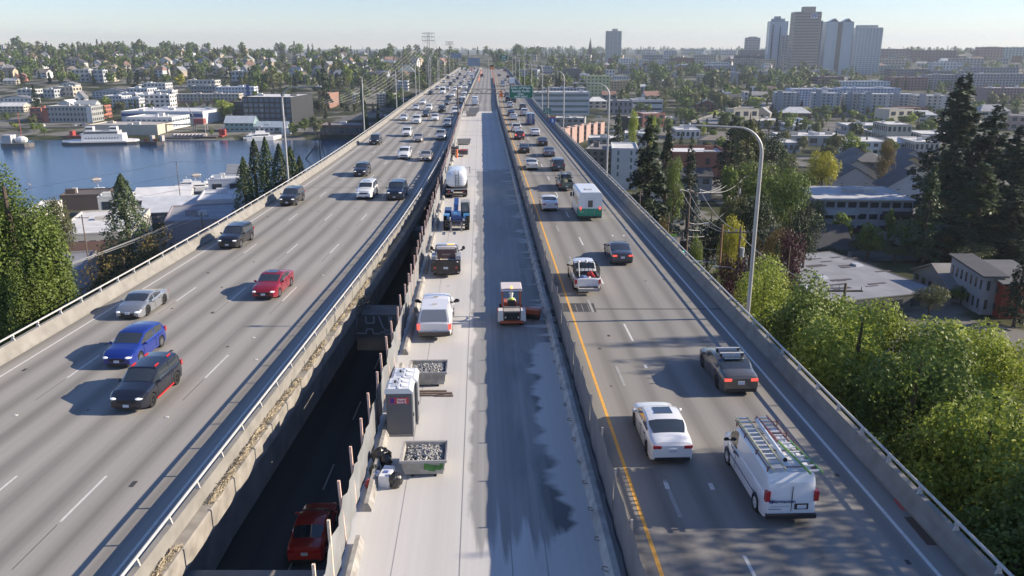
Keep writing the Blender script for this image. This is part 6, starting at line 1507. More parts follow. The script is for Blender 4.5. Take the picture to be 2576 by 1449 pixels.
BD('orange and ochre apartment block right of the yellow green one', 1536, 1580, 207, 232, (.50, .36, .20), (.5, .45, .4), 16, -.1, floors=4, cols=6, ww=.4, wh=.4)
BD('white apartment slab behind the ochre block', 1540, 1580, 194, 208, W1, RW, 12, -.1, floors=2, cols=7)
# middle distance, mostly unremarkable blocks
mid = [(1398, 1444, 150, 170, CR), (1450, 1486, 140, 158, (.46, .42, .38)), (1486, 1510, 155, 172, (.5, .52, .55)), (1350, 1390, 170, 186, (.35, .36, .38)), (1300, 1352, 178, 198, (.36, .38, .4)), (1410, 1460, 175, 196, (.12, .11, .12)), (1560, 1600, 150, 172, W1), (1620, 1668, 140, 158, (.22, .22, .26)), (1640, 1670, 155, 176, (.45, .46, .48)), (1670, 1700, 130, 150, (.3, .34, .4)), (1690, 1745, 148, 166, BR), (1745, 1800, 140, 158, TAN), (1745, 1830, 158, 172, W1), (1700, 1780, 172, 190, (.34, .15, .12)), (1780, 1850, 168, 186, (.36, .38, .42)), (1800, 1860, 184, 206, (.34, .36, .39)), (1855, 1900, 188, 212, (.30, .33, .35)), (1905, 1960, 182, 208, (.40, .37, .34)), (1960, 2010, 186, 204, (.36, .33, .35)), (1850, 1905, 150, 170, TAN), (1860, 1940, 128, 150, (.10, .10, .11)), (1905, 1950, 152, 172, (.42, .36, .26)), (1760, 1800, 190, 206, CR), (2025, 2100, 178, 195, (.4, .38, .36)), (1560, 1610, 172, 186, (.3, .3, .32)), (1620, 1690, 168, 182, (.4, .38, .34)), (1950, 2000, 148, 170, (.25, .10, .08)), (1720, 1770, 125, 138, (.36, .36, .36)), (1600, 1650, 126, 138, (.4, .4, .42)), (1790, 1850, 128, 140, (.42, .40, .38)), (1320, 1350, 140, 152, (.35, .34, .3)), (2000, 2080, 163, 178, (.42, .40, .37))]
q = random.Random(4)
seen = {}
posw = ['near the bridge', 'left of the tall pale tower', 'around the tall pale tower', 'between the pale tower and the glass towers', 'at the foot of the glass towers', 'below the right hand hill']
for i, (a, b_, c, d, col) in enumerate(mid):
    pw = posw[min(5, max(0, int((a-1290)/130)))]; lb = '%s %s block %s' % (cname(col), 'wide' if b_-a > 60 else 'small' if b_-a < 40 else 'flat roofed', pw)
    seen[lb] = seen.get(lb, 0)+1; 
    if seen[lb] > 1: lb += [', farther back', ', nearer the trees', ', lowest'][min(2, seen[lb]-2)]
    BD(lb, a, b_, c, d, col, (.42, .42, .42), 22, q.uniform(-.2, .1), floors=max(2, int((d-c)/5)), cols=max(3, int((b_-a)/6)), ww=.5, wh=.42)
# right: long slabs of the university quarter
rgt = [(2108, 2236, 208, 232, (.50, .55, .62), 'white blue slab with small square windows'), (1990, 2110, 228, 268, (.36, .42, .55), 'long slab striped white and blue, left part'), (2110, 2260, 226, 262, (.36, .42, .55), 'long slab striped white and blue, right part'), (2010, 2080, 192, 206, (.30, .32, .36), 'grey banded slab before the glass towers'), (2055, 2120, 196, 226, (.20, .12, .11), 'dark red brick slab left of the white blue slab'), (2238, 2330, 198, 228, (.24, .13, .12), 'dark red brick slab right of the white blue slab'), (2330, 2420, 192, 225, (.30, .29, .32), 'grey brick slab right of the red one'), (2420, 2600, 190, 226, (.30, .28, .31), 'long grey slab at the right edge'), (2130, 2260, 168, 190, (.26, .29, .28), 'wide grey green hall below the towers'), (2345, 2420, 160, 180, (.5, .52, .54), 'white block on the right hill'), (2240, 2330, 176, 194, (.14, .14, .17), 'dark slab with light window rows'), (2340, 2440, 180, 195, (.16, .16, .2), 'second dark slab with light window rows'), (2210, 2290, 126, 150, (.22, .14, .14), 'long brick block on the right hilltop, left'), (2290, 2400, 130, 158, (.17, .10, .10), 'dark brick block on the right hilltop'), (2462, 2520, 122, 152, (.26, .15, .12), 'brick hall with glass front on the right hilltop'), (2520, 2600, 122, 150, (.30, .38, .38), 'pale roofed glass hall at the right end of the hill'), (2395, 2470, 150, 172, (.34, .30, .30), 'grey brick block under the hilltop hall'), (2440, 2560, 172, 190, (.18, .19, .24), 'dark slab with pale windows at the right edge'), (2210, 2290, 152, 170, (.40, .33, .27), 'beige terraced block on the hill slope'), (2480, 2600, 226, 262, (.26, .17, .17), 'rust brown slab behind the big firs')]
for i, (a, b_, c, d, col, nm) in enumerate(rgt): BD(nm, a, b_, c, d, col, (.46, .45, .45), 22, q.uniform(-.14, .02), floors=max(2, int((d-c)/5.5)), cols=max(4, int((b_-a)/8)), ww=.5, wh=.45)
apt = [(1946, 2006, 238, 285, 'left of the row'), (2042, 2106, 240, 290, 'second of the row'), (2122, 2180, 242, 292, 'third of the row'), (2165, 2238, 242, 296, 'fourth of the row'), (2236, 2302, 242, 290, 'fifth of the row'), (2300, 2378, 246, 298, 'right end of the row')]
for i, (a, b_, c, d, nm) in enumerate(apt):
    BD('grey and cream apartment tower with roof plant room, '+nm, a, b_, c, d, [(.36, .37, .38), (.34, .36, .40), (.42, .40, .37)][i % 3], (.55, .56, .57), 20, -.22, floors=7, cols=6, ww=.4, wh=.5, accents=[(.1, .3, .0, 1.12, wall_mat((.28, .30, .34)), 'bay_front'), (.75, .9, 0, 1.0, wall_mat((.48, .47, .45)), 'pale_bay')])
# towers
def tower(label, x0, x1, yt, yb, col, dep=24, rot=-.1, floors=22, gm__=None, cap=None, fins=0, dist=None, wh=.5, stripes=None):
    t = BD(label, x0, x1, yt, yb, col, (.4, .4, .4), dep, rot, floors=floors, wins='bands', wh=wh, wm=gm__, name='tower_block', cat='tower', extras=False, parapet=1.2, accents=stripes)
    bb = [c for c in t.children if c.name.startswith('wall')][0]; w = bb.dimensions.x/2; hh = max(v.co.z for v in bb.data.vertices)
    if fins:
        f_ = MB()
        me = MB().box(-.35, .35, -.3, .0, 0, hh).mesh('fin', wall_mat(tuple(min(.6, v*1.25) for v in col)))
        for k in range(fins): o = link('fin', me, t); o.location = (lerp(-w, w, k/(fins-1)), -.0, 0)
        for k in range(max(2, fins//2)): o = link('fin', me, t); o.location = (-w, lerp(0, dep, k/max(1, fins//2-1)), 0); o.rotation_euler = (0, 0, -pi/2)
    if cap:
        for (a, c, e, s_) in cap: MB().box(lerp(-w, w, a), lerp(-w, w, c), dep*.2, dep*.8, hh, hh+s_).obj('roof_house', wall_mat(col), t)
    return t, w, hh
gb = mat('glass_tower_blue', (.16, .24, .36), .12, spec=.9); gl = mat('glass_tower_pale', (.38, .46, .55), .15, spec=.9); gd = mat('glass_tower_dark', (.04, .055, .08), .15, spec=.8)
tower('tall pale apartment tower standing alone left of centre right', 1522, 1561, 86, 156, (.42, .41, .38), 20, -.1, 24, mat('glass_grey', (.25, .28, .30), .2), [(.4, .75, 0, 6)], 5)
tower('dark brown hotel block with a pale right face', 1871, 1908, 100, 145, (.26, .23, .25), 22, -.3, 12, gd, [(.2, .8, 0, 4)], 5)
tower('slender pale blue glass tower, left of the towers', 1929, 1972, 66, 172, (.26, .31, .38), 26, rot=-.1, floors=26, gm__=gl, cap=[(.15, .85, 0, 6), (.3, .6, 0, 10)], fins=4, wh=.6, stripes=[(.12, .22, 0, .95, gd, 'dark_bay'), (.55, .62, 0, .9, gd, 'dark_bay')])
tower('small grey slab tower tucked behind the tan tower', 1962, 1990, 97, 172, (.36, .34, .33), 18, -.1, 18, gd, None, 5)
t, w, hh = tower('broad tan office tower, tallest of the towers', 1988, 2050, 46, 190, (.34, .29, .255), 34, -.12, 22, mat('glass_brown', (.12, .11, .11), .2), [(.35, .8, 0, 9)], 15, wh=.42)
MB().box(w*.2, w*.72, -.5, -.35, hh-9, hh-1).obj('logo_panel', mat('logo_panel', (.55, .55, .56), .5), t); text('logo_letter', 'W', 9, mat('logo_purple', (.10, .08, .30), .5), t, (w*.46, -.6, hh-5), (pi/2, 0, 0), .2)
tower('twin glass tower with slanted crown, left one', 2018, 2056, 66, 190, (.22, .28, .36), 30, rot=-.12, floors=27, gm__=gb, fins=5, wh=.7, stripes=[(.5, 1, 0, 1, gd, 'dark_bay')])
t, w, hh = tower('twin glass tower with slanted crown, right one', 2068, 2132, 68, 190, (.24, .30, .36), 30, rot=-.12, floors=27, gm__=gl, fins=4, wh=.7, stripes=[(.42, .6, 0, 1, gd, 'dark_bay')])
for s in (-.5, .5): MB().prism([(s*w-w*.42, hh), (s*w+w*.42, hh), (s*w+w*.1, hh+6)], 0, 20).obj('crown', gd, t)
t, w, hh = tower('white framed glass tower at the right of the towers', 2140, 2206, 82, 190, (.40, .42, .42), 30, -.12, 24, gb, [(.15, .85, 0, 5)], 9, wh=.72)
BD('wide beige podium under the towers', 1975, 2060, 182, 200, (.34, .29, .255), (.4, .4, .4), 30, -.1, floors=2, cols=8)
t = BD('dark building with a turquoise name board left of the towers', 1850, 1935, 142, 165, (.06, .06, .08), RG, 26, -.1, floors=3, cols=0)
w = [c for c in t.children if c.name.startswith('wall')][0].dimensions.x/2
MB().box(-w*.2, w*.6, -.6, -.3, 5.5, 10.5).obj('name_board', mat('board_turquoise', (.05, .28, .30), .5), t); text('name_lettering', 'WSECU', 5, mat('board_white', (.7, .75, .75), .5), t, (w*.2, -.7, 8), (pi/2, 0, 0), .1)
x, y, z = gat(1484, 152); t = thing('church_spire', 'thin dark church spire rising over the wooded ridge', 'church', (x, y, z)); zz = (152-100)*zc_(x, y, z)/(F*CP)
MB().box(-4, 4, -4, 4, -4, zz*.55).obj('tower', wall_mat((.16, .12, .11)), t); MB().cyl((0, 0, zz*.55), (0, 0, zz), 4.2, .1, 8).obj('spire', roof_mat(RD), t); MB().box(-8, 30, 2, 16, -4, zz*.3).obj('nave', wall_mat((.18, .14, .13)), t)
# second viaduct on the right
PA, PB = gat(1770, 325), gat(2115, 215)
A = Vector((PA[0], PA[1], -33.5)); B_ = Vector((PB[0]+30, PB[1]+60, -23)); d = (B_-A); nn = Vector((-d.y, d.x, 0)).normalized()
t = thing('viaduct', 'second concrete viaduct crossing the wooded quarter on the right', 'bridge')
V = []
for p in (A, B_):
    for o_, z_ in ((-11, -1.5), (-11, 1), (-10.6, 1), (-10.6, 0), (10.6, 0), (10.6, 1), (11, 1), (11, -1.5)): V.append(p+nn*o_+Vector((0, 0, z_)))
MB().add(V, [(i, (i+1) % 8, 8+(i+1) % 8, 8+i) for i in range(8)]+[tuple(range(8))[::-1], tuple(range(8, 16))]).obj('deck', M_conc2, t)
MB().add([A+nn*-10.5+Vector((0, 0, .02)), A+nn*10.5+Vector((0, 0, .02)), B_+nn*10.5+Vector((0, 0, .02)), B_+nn*-10.5+Vector((0, 0, .02))], [(0, 1, 2, 3)]).obj('roadway', mat('viaduct_asphalt', (.2, .2, .2), .9), t)
for k in range(7):
    p = A.lerp(B_, (k+.5)/7); b = MB()
    for s in (-6, 6): q_ = p+nn*s; b.cyl((q_.x, q_.y, G(q_.x, q_.y)-2), (q_.x, q_.y, p.z-1.4), 1.2, n=8)
    b.obj('pier', M_conc2, t)
q = random.Random(2); ang = atan2(-d.x, d.y)
for k in range(16):
    p = A.lerp(B_, .4+.58*k/16)+nn*(-8+5*(k % 3)); kd = q.choice(['sedan', 'suv', 'sedan']); cl = q.choice([WHT, SIL, GRY, BLK, (.3, .05, .05)])
    key = (kd, cl, 0., False, True)
    if key not in CAR_CACHE: CAR_CACHE[key] = car_meshes(kd, paint(cl, 0.))
    c = thing('distant_car', 'tiny car queueing on the distant viaduct', 'car', (p.x, p.y, p.z+.05), ang+(0 if k % 2 else pi), 'tiny cars on the distant viaduct')
    for kk, mm in CAR_CACHE[key].items(): link(kk.replace('R', '') if kk.startswith('side') else kk, mm, c)

# ---------------- pylons and wires ----------------
P1, h1 = pylon(1077, 200, 81, 900, 'tall lattice pylon with three cross arms, nearer of two', (.985, .925, .865), 0)
P2, h2 = pylon(1130.5, 190, 104, 1380, 'lattice pylon with three cross arms, farther of two', (.985, .925, .865), 0)
for P in (P1, P2): P.scale = (.72, .72, 1)
M_wire = mat('wire_metal', (.42, .42, .41), .6)
def wire(name, label, a, c, sag, r, group, m=None, cat='wire', n=14):
    a, c = Vector(a), Vector(c); pts = [a.lerp(c, k/n)-Vector((0, 0, sag*4*(k/n)*(1-k/n))) for k in range(n+1)]
    return tag(MB().tube(pts, r, 4).obj(name, m or M_wire, None), label, cat, group)
for ai, q_ in enumerate((.985, .925, .865)):
    for xi, xx in enumerate((-6.5, -3.6, 3.6, 6.5)):
        a = (P1.location.x+xx, P1.location.y, P1.location.z+h1*q_-2.8)
        e = (P1.location.x-48+xx*1.7+ai*5, 640-ai*10, -24)
        wire('power_line', 'pale power line slanting down from the nearer pylon towards the ground', a, e, 9, .05, 'power lines falling from the nearer pylon')
        a2 = (P2.location.x+xx, P2.location.y, P2.location.z+h2*q_-2.8)
        wire('power_line', 'pale power line sagging between the two pylons', a2, a, 38, .06, 'power lines between the pylons')
# wooden poles, street lamps and wires near the ground
M_pw = mat('pole_wood', (.16, .12, .09), .85, var=.2, scale=1)
def upole(px, pyt, pyb, z, label, arms=1, lampside=0, r=.17, xform=False, dist=None, wood=M_pw):
    if dist: 
        x, zt = ztop(px, pyt, dist); y = dist
    else:
        x, y = at(px, pyb, z); _, zt = ztop(px, pyt, y)
    g = G(x, y) ; t = thing('utility_pole', label, 'pole', (x, y, g)); hh = zt-g
    MB().cyl((0, 0, -1), (0, 0, hh), r, r*.7, 8).obj('pole', wood, t)
    for k in range(arms):
        z_ = hh-.7-k*2.6; MB().box(-1.5, 1.5, -.07, .07, z_-.07, z_+.07).obj('crossarm', wood, t)
        for s in (-1.4, -.5, 1.4): MB().cyl((s, 0, z_+.07), (s, 0, z_+.4), .07, .05, 6).obj('insulator', mat('porcelain', (.45, .45, .45), .4), t)
    if lampside: MB().tube([(0, 0, hh*.72), (lampside*1.0, 0, hh*.72+.5), (lampside*2.2, 0, hh*.72+.6)], .05, 6).obj('lamp_arm', M_pole, t); MB().box(min(lampside*2.2, lampside*2.9), max(lampside*2.2, lampside*2.9), -.15, .15, hh*.72+.5, hh*.72+.65).obj('lamp_head', mat('lamp_head_grey', (.45, .45, .46), .4), t)
    if xform: MB().cyl((.35, 0, hh-3.6), (.35, 0, hh-2.5), .28, n=10).obj('transformer', mat('transformer_grey', (.38, .39, .4), .5), t)
    return t, (x, y, zt)
a, T1 = upole(443, 406, 487, -37, 'tall thin wooden pole in front of the lake', 0, dist=300)
a, T2 = upole(205, 540, 640, -37, 'wooden pole with cross arm before the brick warehouse', 1, dist=175)
a, T3 = upole(506, 535, 620, -37, 'wooden pole top with stacked cross arms by the lilac hall', 2, dist=170)
b0, R1 = upole(1737, 470, 618, -22, 'dark wooden pole with three wires by the blue spruce', 1, 1, dist=112)
b1_, R2 = upole(1858, 440, 560, -22, 'wooden pole with transformer right of the red brick hall', 1, 0, dist=160, xform=True)
b2_, R3 = upole(1818, 565, 700, -22, 'brown wooden pole with lamp arm before the purple tree', 0, -1, dist=96, wood=mat('pole_wood_brown', (.26, .15, .09), .85))
b3_, R4 = upole(1864, 570, 680, -22, 'dark pole with wide cross arm beside the purple tree', 1, -1, dist=92, xform=True)
b4_, R5 = upole(1683, 535, 632, -22, 'thin grey pole with street lamp beside the right barrier', 0, -1, dist=98, r=.12)
b5_, R6 = upole(1611, 480, 560, -22, 'thin pole with street lamp below the big spruce', 0, -1, dist=132, r=.12)
b6_, R7 = upole(2128, 712, 780, -22, 'short dark pole with cross arm before the worn flat roof', 1, 0, dist=66)
b7_, R8 = upole(1988, 620, 700, -22, 'pole with small street lamp among the purple trees', 0, -1, dist=105, r=.12)
def VV(p, dx=0, dz=0): return (p[0]+dx, p[1], p[2]+dz)
lw = 'power lines above the lake shore'; rw_ = 'power lines above the gardens on the right'
for k, dz in enumerate((0, -5.2, -10.5)):
    wire('power_line', 'pale wire stretching left over the lake from the tall thin pole', VV(T1, 0, dz), (-235, 300, T1[2]+dz-17+k*1.5), 1.5, .07, lw)
    wire('power_line', 'pale wire stretching right over the lake towards the conifers', VV(T1, 0, dz), (-76, 300, T1[2]+dz+2), .8, .07, lw)
for k, dx in enumerate((-1.3, -.4, 1.3)):
    wire('power_line', 'pale wire falling left from the stacked cross arms over the warehouse', VV(T3, dx, -.3), (-112, 118, -28+k*.4), 1.5, .055, 'power lines crossing the warehouse yard')
    wire('power_line', 'dark wire sagging between the poles behind the right barrier', VV(R2, dx, -.3), VV(R1, dx, -.3), 1.6, .035, rw_)
    wire('power_line', 'dark wire falling from the spruce pole towards the purple trees', VV(R1, dx, -.3), VV(R4, dx+1.2, -.4), 2.2, .03, rw_)
    wire('power_line', 'dark lower wire sagging between the poles behind the right barrier', VV(R1, .1*dx, -5-k), VV(R2, .1*dx, -5-k), 1.8, .04, rw_)
wire('power_line', 'thin wire from the lamp pole over the lawn', VV(R5, 0, -1), VV(R3, 0, -3), 1.2, .03, rw_); wire('power_line', 'thin wire passing the worn flat roof', VV(R4, 0, -1), VV(R7, 0, -.5), 1.2, .03, rw_)
# traffic signal and street signs beyond the right barrier
x, y = at(1718, 640, -22); t = thing('traffic_signal', 'black traffic signal showing green beyond the right barrier', 'traffic light', (x, 84, -22)); x, zt = ztop(1718, 610, 84); t.location.x = x
MB().cyl((0, .3, 0), (0, .3, zt+23), .09, n=6).obj('pole', M_trim, t); MB().box(-.3, .3, -.15, .15, zt+20.6, zt+22.2).obj('housing', M_black, t); MB().cyl((0, -.18, zt+20.95), (0, -.14, zt+20.95), .17, n=12).obj('green_lamp', mat('signal_green', (.1, .7, .5), .4, emit=((.1, 1, .7), 1.2)), t)
x, zt = ztop(1690, 603, 86); t = thing('street_sign', 'small white route sign above the crossing right of the barrier', 'road sign', (x, 86, zt)); MB().box(-.5, .5, -.02, .02, -.5, .35).obj('panel', mat('sign_white2', (.6, .6, .58), .5), t); MB().box(-.5, .5, -.025, .02, .36, .62).obj('yellow_panel', mat('sign_lime', (.35, .55, .08), .5), t); MB().cyl((0, .05, -22-zt), (0, .05, .5), .05, n=6).obj('post', M_trim, t)
text('sign_digits', '6 - 1', .35, M_black, t, (0, -.03, -.1), (pi/2, 0, 0))

# ---------------- boats ----------------
def wpt(px, py): return at(px, py, WATER)
x0, y0 = wpt(141, 366); x1, y1 = wpt(345, 362); L = x1-x0
t = thing('ferry', 'white double decked car ferry moored at the far bank', 'ferry', ((x0+x1)/2, (y0+y1)/2+6, WATER), atan2(y1-y0, x1-x0)); f = L/2
M_bw = mat('boat_white', (.72, .72, .71), .45)
def hull(hl, hw, hz, name, m, t, low=0., nb=6):
    P = [(-hl, 0), (-hl*.93, -hw*.6), (-hl*.72, -hw), (hl*.72, -hw), (hl*.93, -hw*.6), (hl, 0), (hl*.93, hw*.6), (hl*.72, hw), (-hl*.72, hw), (-hl*.93, hw*.6)]
    return MB().prism(P, low, hz, 'z').obj(name, m, t)
hull(f, 7, 1.4, 'hull', mat('hull_black', (.02, .022, .025), .5), t, -.8); hull(f*.98, 6.8, 2.3, 'deck', M_bw, t, 1.4)
MB().box(-f*.42, f*.62, -5.8, 5.8, 2.3, 6.2, taper=.2).obj('superstructure', M_bw, t); MB().box(-f*.36, f*.5, -5.2, 5.2, 6.2, 8.0).obj('upper_deck', mat('boat_grey', (.42, .42, .42), .5), t)
for a in (-f*.24, f*.36): MB().box(a-2.2, a+2.2, -2.2, 2.2, 8.0, 10.6).obj('wheelhouse', M_bw, t); MB().box(a-2.0, a+2.0, -2.26, -2.2, 9.0, 10.0).obj('wheelhouse_window', M_win, t)
pm_ = MB().cyl((0, -.05, 0), (0, .0, 0), .38, n=10).mesh('porthole', M_win)
for k in range(12): o = link('porthole', pm_, t); o.location = (lerp(-f*.3, f*.5, k/11), -5.82, 4.0)
MB().box(-f*.34, f*.48, -5.26, -5.2, 6.8, 7.6).obj('upper_window_band', M_win, t)
def barge(px0, px1, py, label, m, hh=2.2, name='work_barge'):
    a, yy = wpt(px0, py); c, _ = wpt(px1, py); t = thing(name, label, 'barge', ((a+c)/2, yy+5, WATER)); hull((c-a)/2, 4.5, hh, 'hull', m, t, -.6); return t, (c-a)/2
t, hl = barge(345, 402, 366, 'dark deck barge loaded with red crane gear', mat('barge_dark', (.05, .045, .05), .6)); 
for k in range(6): MB().box(-hl+3+k*2*hl/7, -hl+4.6+k*2*hl/7, -2, 2, 2.2, 3.6+(k % 3)).obj('deck_gear', mat(['gear_red', 'gear_ochre', 'gear_pale'][k % 3], [(.35, .05, .04), (.40, .22, .06), (.42, .40, .38)][k % 3], .6), t)
t2, hl = barge(400, 492, 352, 'low grey barge with a row of pale drums', mat('barge_grey', (.14, .13, .12), .7), 1.6)
for k in range(9): MB().cyl((-hl+8+k*2.4, -1.5, 2.6), (-hl+9.6+k*2.4, 1.5, 2.6), 1.0, n=8).obj('drum', mat('drum_pale', (.48, .42, .40), .6), t2)
x, y = wpt(445, 350); t = thing('floating_crane', 'red crane cabin with lattice boom on the far quay', 'crane', (x+8, y+22, WATER+2)); MB().box(-3.4, 3.4, -2.5, 2.5, 6, 9.4).obj('cabin', mat('crane_red', (.30, .075, .065), .6), t); b = MB(); [b.cyl((a, c, -2), (a, c, 6), .35, n=5) for a in (-4, 4) for c in (-2, 2)]; b.obj('legs_frame', mat('crane_steel', (.3, .29, .28), .6), t); b = MB(); [b.cyl((-4, c, 10), (-30, c, 5.5), .3, n=4) for c in (-1, 1)]; b.box(-30, -4, -1, 1, 5.2, 5.8); b.obj('boom', mat('crane_steel', (.3, .29, .28), .6), t)
MB().cyl((-4, 0, 11), (-8, 0, 20), .25, n=5).obj('mast', mat('crane_steel', (.3, .29, .28), .6), t)
t, hl = barge(107, 200, 362, 'rusty red tug with long low deck at the far bank', mat('tug_red', (.20, .045, .035), .6)); t.location.y += 25; MB().box(-hl*.75, -hl*.58, -2, 2, 2.2, 5.2).obj('wheelhouse', mat('tug_red2', (.38, .06, .05), .6), t); MB().box(-hl*.2, hl*.6, -1.8, 1.8, 2.2, 3.4).obj('white_tank', M_bw, t)
t, hl = barge(-6, 72, 371, 'grey work barge with a white boat at the left edge', mat('barge_grey', (.14, .13, .12), .7)); MB().ball((hl*.3, 0, 4), (4, 2.5, 2.4)).obj('white_boat', M_bw, t); MB().cyl((hl*.35, 0, 2), (hl*.35, 0, 20), .2, n=5).obj('mast', mat('mast_red', (.35, .1, .08), .6), t); MB().box(-hl*.8, -hl*.2, -3, 3, 2.2, 7).obj('deck_house', wall_mat((.5, .5, .5)), t)
def yacht(px, py, L, label, rot=0., name='motor_yacht', cat='yacht'):
    x, y = wpt(px, py); t = thing(name, label, cat, (x, y, WATER), rot)
    f = L/2; w = L*.15
    MB().add([(-f, -w, -.3), (f*.5, -w, -.3), (f*.95, 0, -.3), (f*.5, w, -.3), (-f, w, -.3), (-f, -w*1.1, L*.10), (f*.5, -w*1.1, L*.12), (f*1.08, 0, L*.15), (f*.5, w*1.1, L*.12), (-f, w*1.1, L*.10)], [(0, 1, 6, 5), (1, 2, 7, 6), (2, 3, 8, 7), (3, 4, 9, 8), (4, 0, 5, 9), (5, 6, 7, 8, 9), (4, 3, 2, 1, 0)]).obj('hull', M_bw, t)
    MB().box(-f*.7, f*.35, -w*.8, w*.8, L*.11, L*.20, taper=L*.02).obj('cabin', M_bw, t); MB().box(-f*.6, f*.25, -w*.83, w*.83, L*.145, L*.175).obj('cabin_window', M_win, t)
    MB().box(-f*.5, f*.1, -w*.6, w*.6, L*.20, L*.27, taper=L*.02).obj('flybridge', M_bw, t); MB().cyl((-f*.2, 0, L*.27), (-f*.25, 0, L*.38), .08, n=5).obj('mast', M_bw, t)
    return t
yacht(665, 352, 22, 'large white motor yacht at the wooden jetty', .35); yacht(640, 350, 14, 'smaller white cruiser behind the large white yacht', .35)
yacht(262, 495, 14, 'white motor yacht behind the brown roofed boathouse', .25)
for i, (px, py, l) in enumerate(((480, 470, 12), (505, 478, 14), (530, 472, 11), (560, 480, 13), (585, 488, 12), (555, 492, 10))):
    yacht(px, py, l, ['small white cruiser at the near marina, left end', 'white cruiser under dark canvas at the near marina', 'third cruiser of the near marina', 'white cruiser in the middle of the near marina', 'white cruiser by the boathouse of the near marina', 'small cruiser closest to the camera in the near marina'][i], .3+.1*i)
t, hl = barge(548, 562, 350, 'small red tug boat near the jetty', mat('tug_red2', (.38, .06, .05), .6), name='tug_boat'); MB().box(-2, 2, -1.5, 1.5, 2.2, 6).obj('wheelhouse', mat('tug_red2', (.38, .06, .05), .6), t)
t, hl = barge(700, 735, 346, 'dark blue fishing boat at the pier end', mat('hull_navy', (.02, .035, .08), .5), name='fishing_boat'); MB().box(-3, 3, -2, 2, 2.2, 6).obj('wheelhouse', M_bw, t); MB().cyl((0, 0, 6), (0, 0, 13), .15, n=5).obj('mast', M_pole, t)
for i, (a, c, py, lb) in enumerate(((212, 272, 451, 'left middle'), (466, 520, 440, 'third'), (558, 609, 440, 'rightmost'), (60, 88, 464, 'leftmost'))):
    xa, ya = wpt(a, py+8); xb, yb_ = wpt(c, py-4 if i != 3 else py); t = thing('rowing_shell', 'long white rowing shell with crew gliding over the lake, %s of four' % ['second', 'third', 'rightmost', 'leftmost'][i], 'rowing boat', ((xa+xb)/2, (ya+yb_)/2, WATER), atan2(yb_-ya, xb-xa)*.5); l = (xb-xa)/2
    MB().add([(-l, 0, .25), (-l*.8, -.5, .1), (l*.8, -.5, .1), (l, 0, .25), (l*.8, .5, .1), (-l*.8, .5, .1), (-l, 0, .6), (-l*.8, -.6, .6), (l*.8, -.6, .6), (l, 0, .6), (l*.8, .6, .6), (-l*.8, .6, .6)], [(5, 4, 3, 2, 1, 0), (6, 7, 8, 9, 10, 11)]+[(k, (k+1) % 6, 6+(k+1) % 6, 6+k) for k in range(6)]).obj('hull', mat('shell_cream', (.8, .72, .62), .4), t)
    for k in range(4):
        X = lerp(-l*.45, l*.45, k/3); p = thing('person', 'rower in pale shirt, %s from the bow of the %s shell' % (['fourth', 'third', 'second', 'first'][k], ['second', 'third', 'rightmost', 'leftmost'][i]), 'person', (0, 0, 0)); p.matrix_basis = t.matrix_basis @ Matrix.Translation((X, 0, .35))
        bb = skin_body('body', [[(0, 0, .1, .16), (-.05, 0, .35, .18), (-.1, 0, .58, .19), (-.12, 0, .72, .07), (-.12, 0, .86, .11), (-.12, 0, .95, .09)], [(-.1, 0, .58, .19), (.0, .22, .5, .06), (.4, .22, .4, .045)], [(-.1, 0, .58, .19), (.0, -.22, .5, .06), (.4, -.22, .4, .045)], [(0, 0, .1, .16), (.45, .1, .22, .09), (.8, .1, .02, .06)], [(0, 0, .1, .16), (.45, -.1, .22, .09), (.8, -.1, .02, .06)]], mat('rower_shirt', (.6, .45, .35), .8), p, None, 1)
        tag(MB().cyl((0, 0, 0), (0, (-3.2 if k % 2 else 3.2), .0), .03, n=4).obj('oar', mat('oar_white', (.7, .68, .62), .5), t), '', ''); o_ = [c_ for c_ in t.children if c_.name.startswith('oar')][-1]; del o_['label']; del o_['category']; o_.location = (X+.4, 0, .6)
# piers and jetties
def pier(px0, px1, py, wd, label):
    a, yy = wpt(px0, py); c, _ = wpt(px1, py); t = thing('timber_pier', label, 'pier', ((a+c)/2, yy, WATER)); w = (c-a)/2
    MB().box(-w, w, 0, wd, 1.3, 1.8).obj('pier_deck', mat('pier_timber', (.16, .13, .11), .9, var=.2), t)
    me = MB().cyl((0, 0, -2), (0, 0, 1.9), .28, n=6).mesh('pile', mat('pile_timber', (.09, .075, .065), .9))
    for k in range(int(w*2/5)): o = link('pile', me, t); o.location = (-w+k*5+1, .1, 0)
pier(560, 705, 341, 12, 'long timber pier carrying the teal boat shed'); pier(476, 545, 351, 4, 'low timber jetty between barges and yacht'); pier(600, 650, 349, 3, 'short dark jetty beside the white yachts'); pier(380, 600, 497, 4, 'near marina jetty among the cruisers'); pier(800, 935, 346, 4, 'timber quay below the low brown building')
t = thing('rigging_mast', 'dark derrick mast and slanting spar beyond the left barrier', 'mast', (*at(806, 400, WATER)[:2], WATER)); x, zt = ztop(815, 335, t.location.y); MB().cyl((0, 0, 0), (0, 0, zt-WATER), .35, .15, 6).cyl((3, 0, 0), (0, 0, (zt-WATER)*.8), .2, n=5).cyl((-8, 0, 0), (-2, 0, (zt-WATER)*.5), .35, n=5).obj('spars', mat('spar_dark', (.10, .09, .09), .8), t)

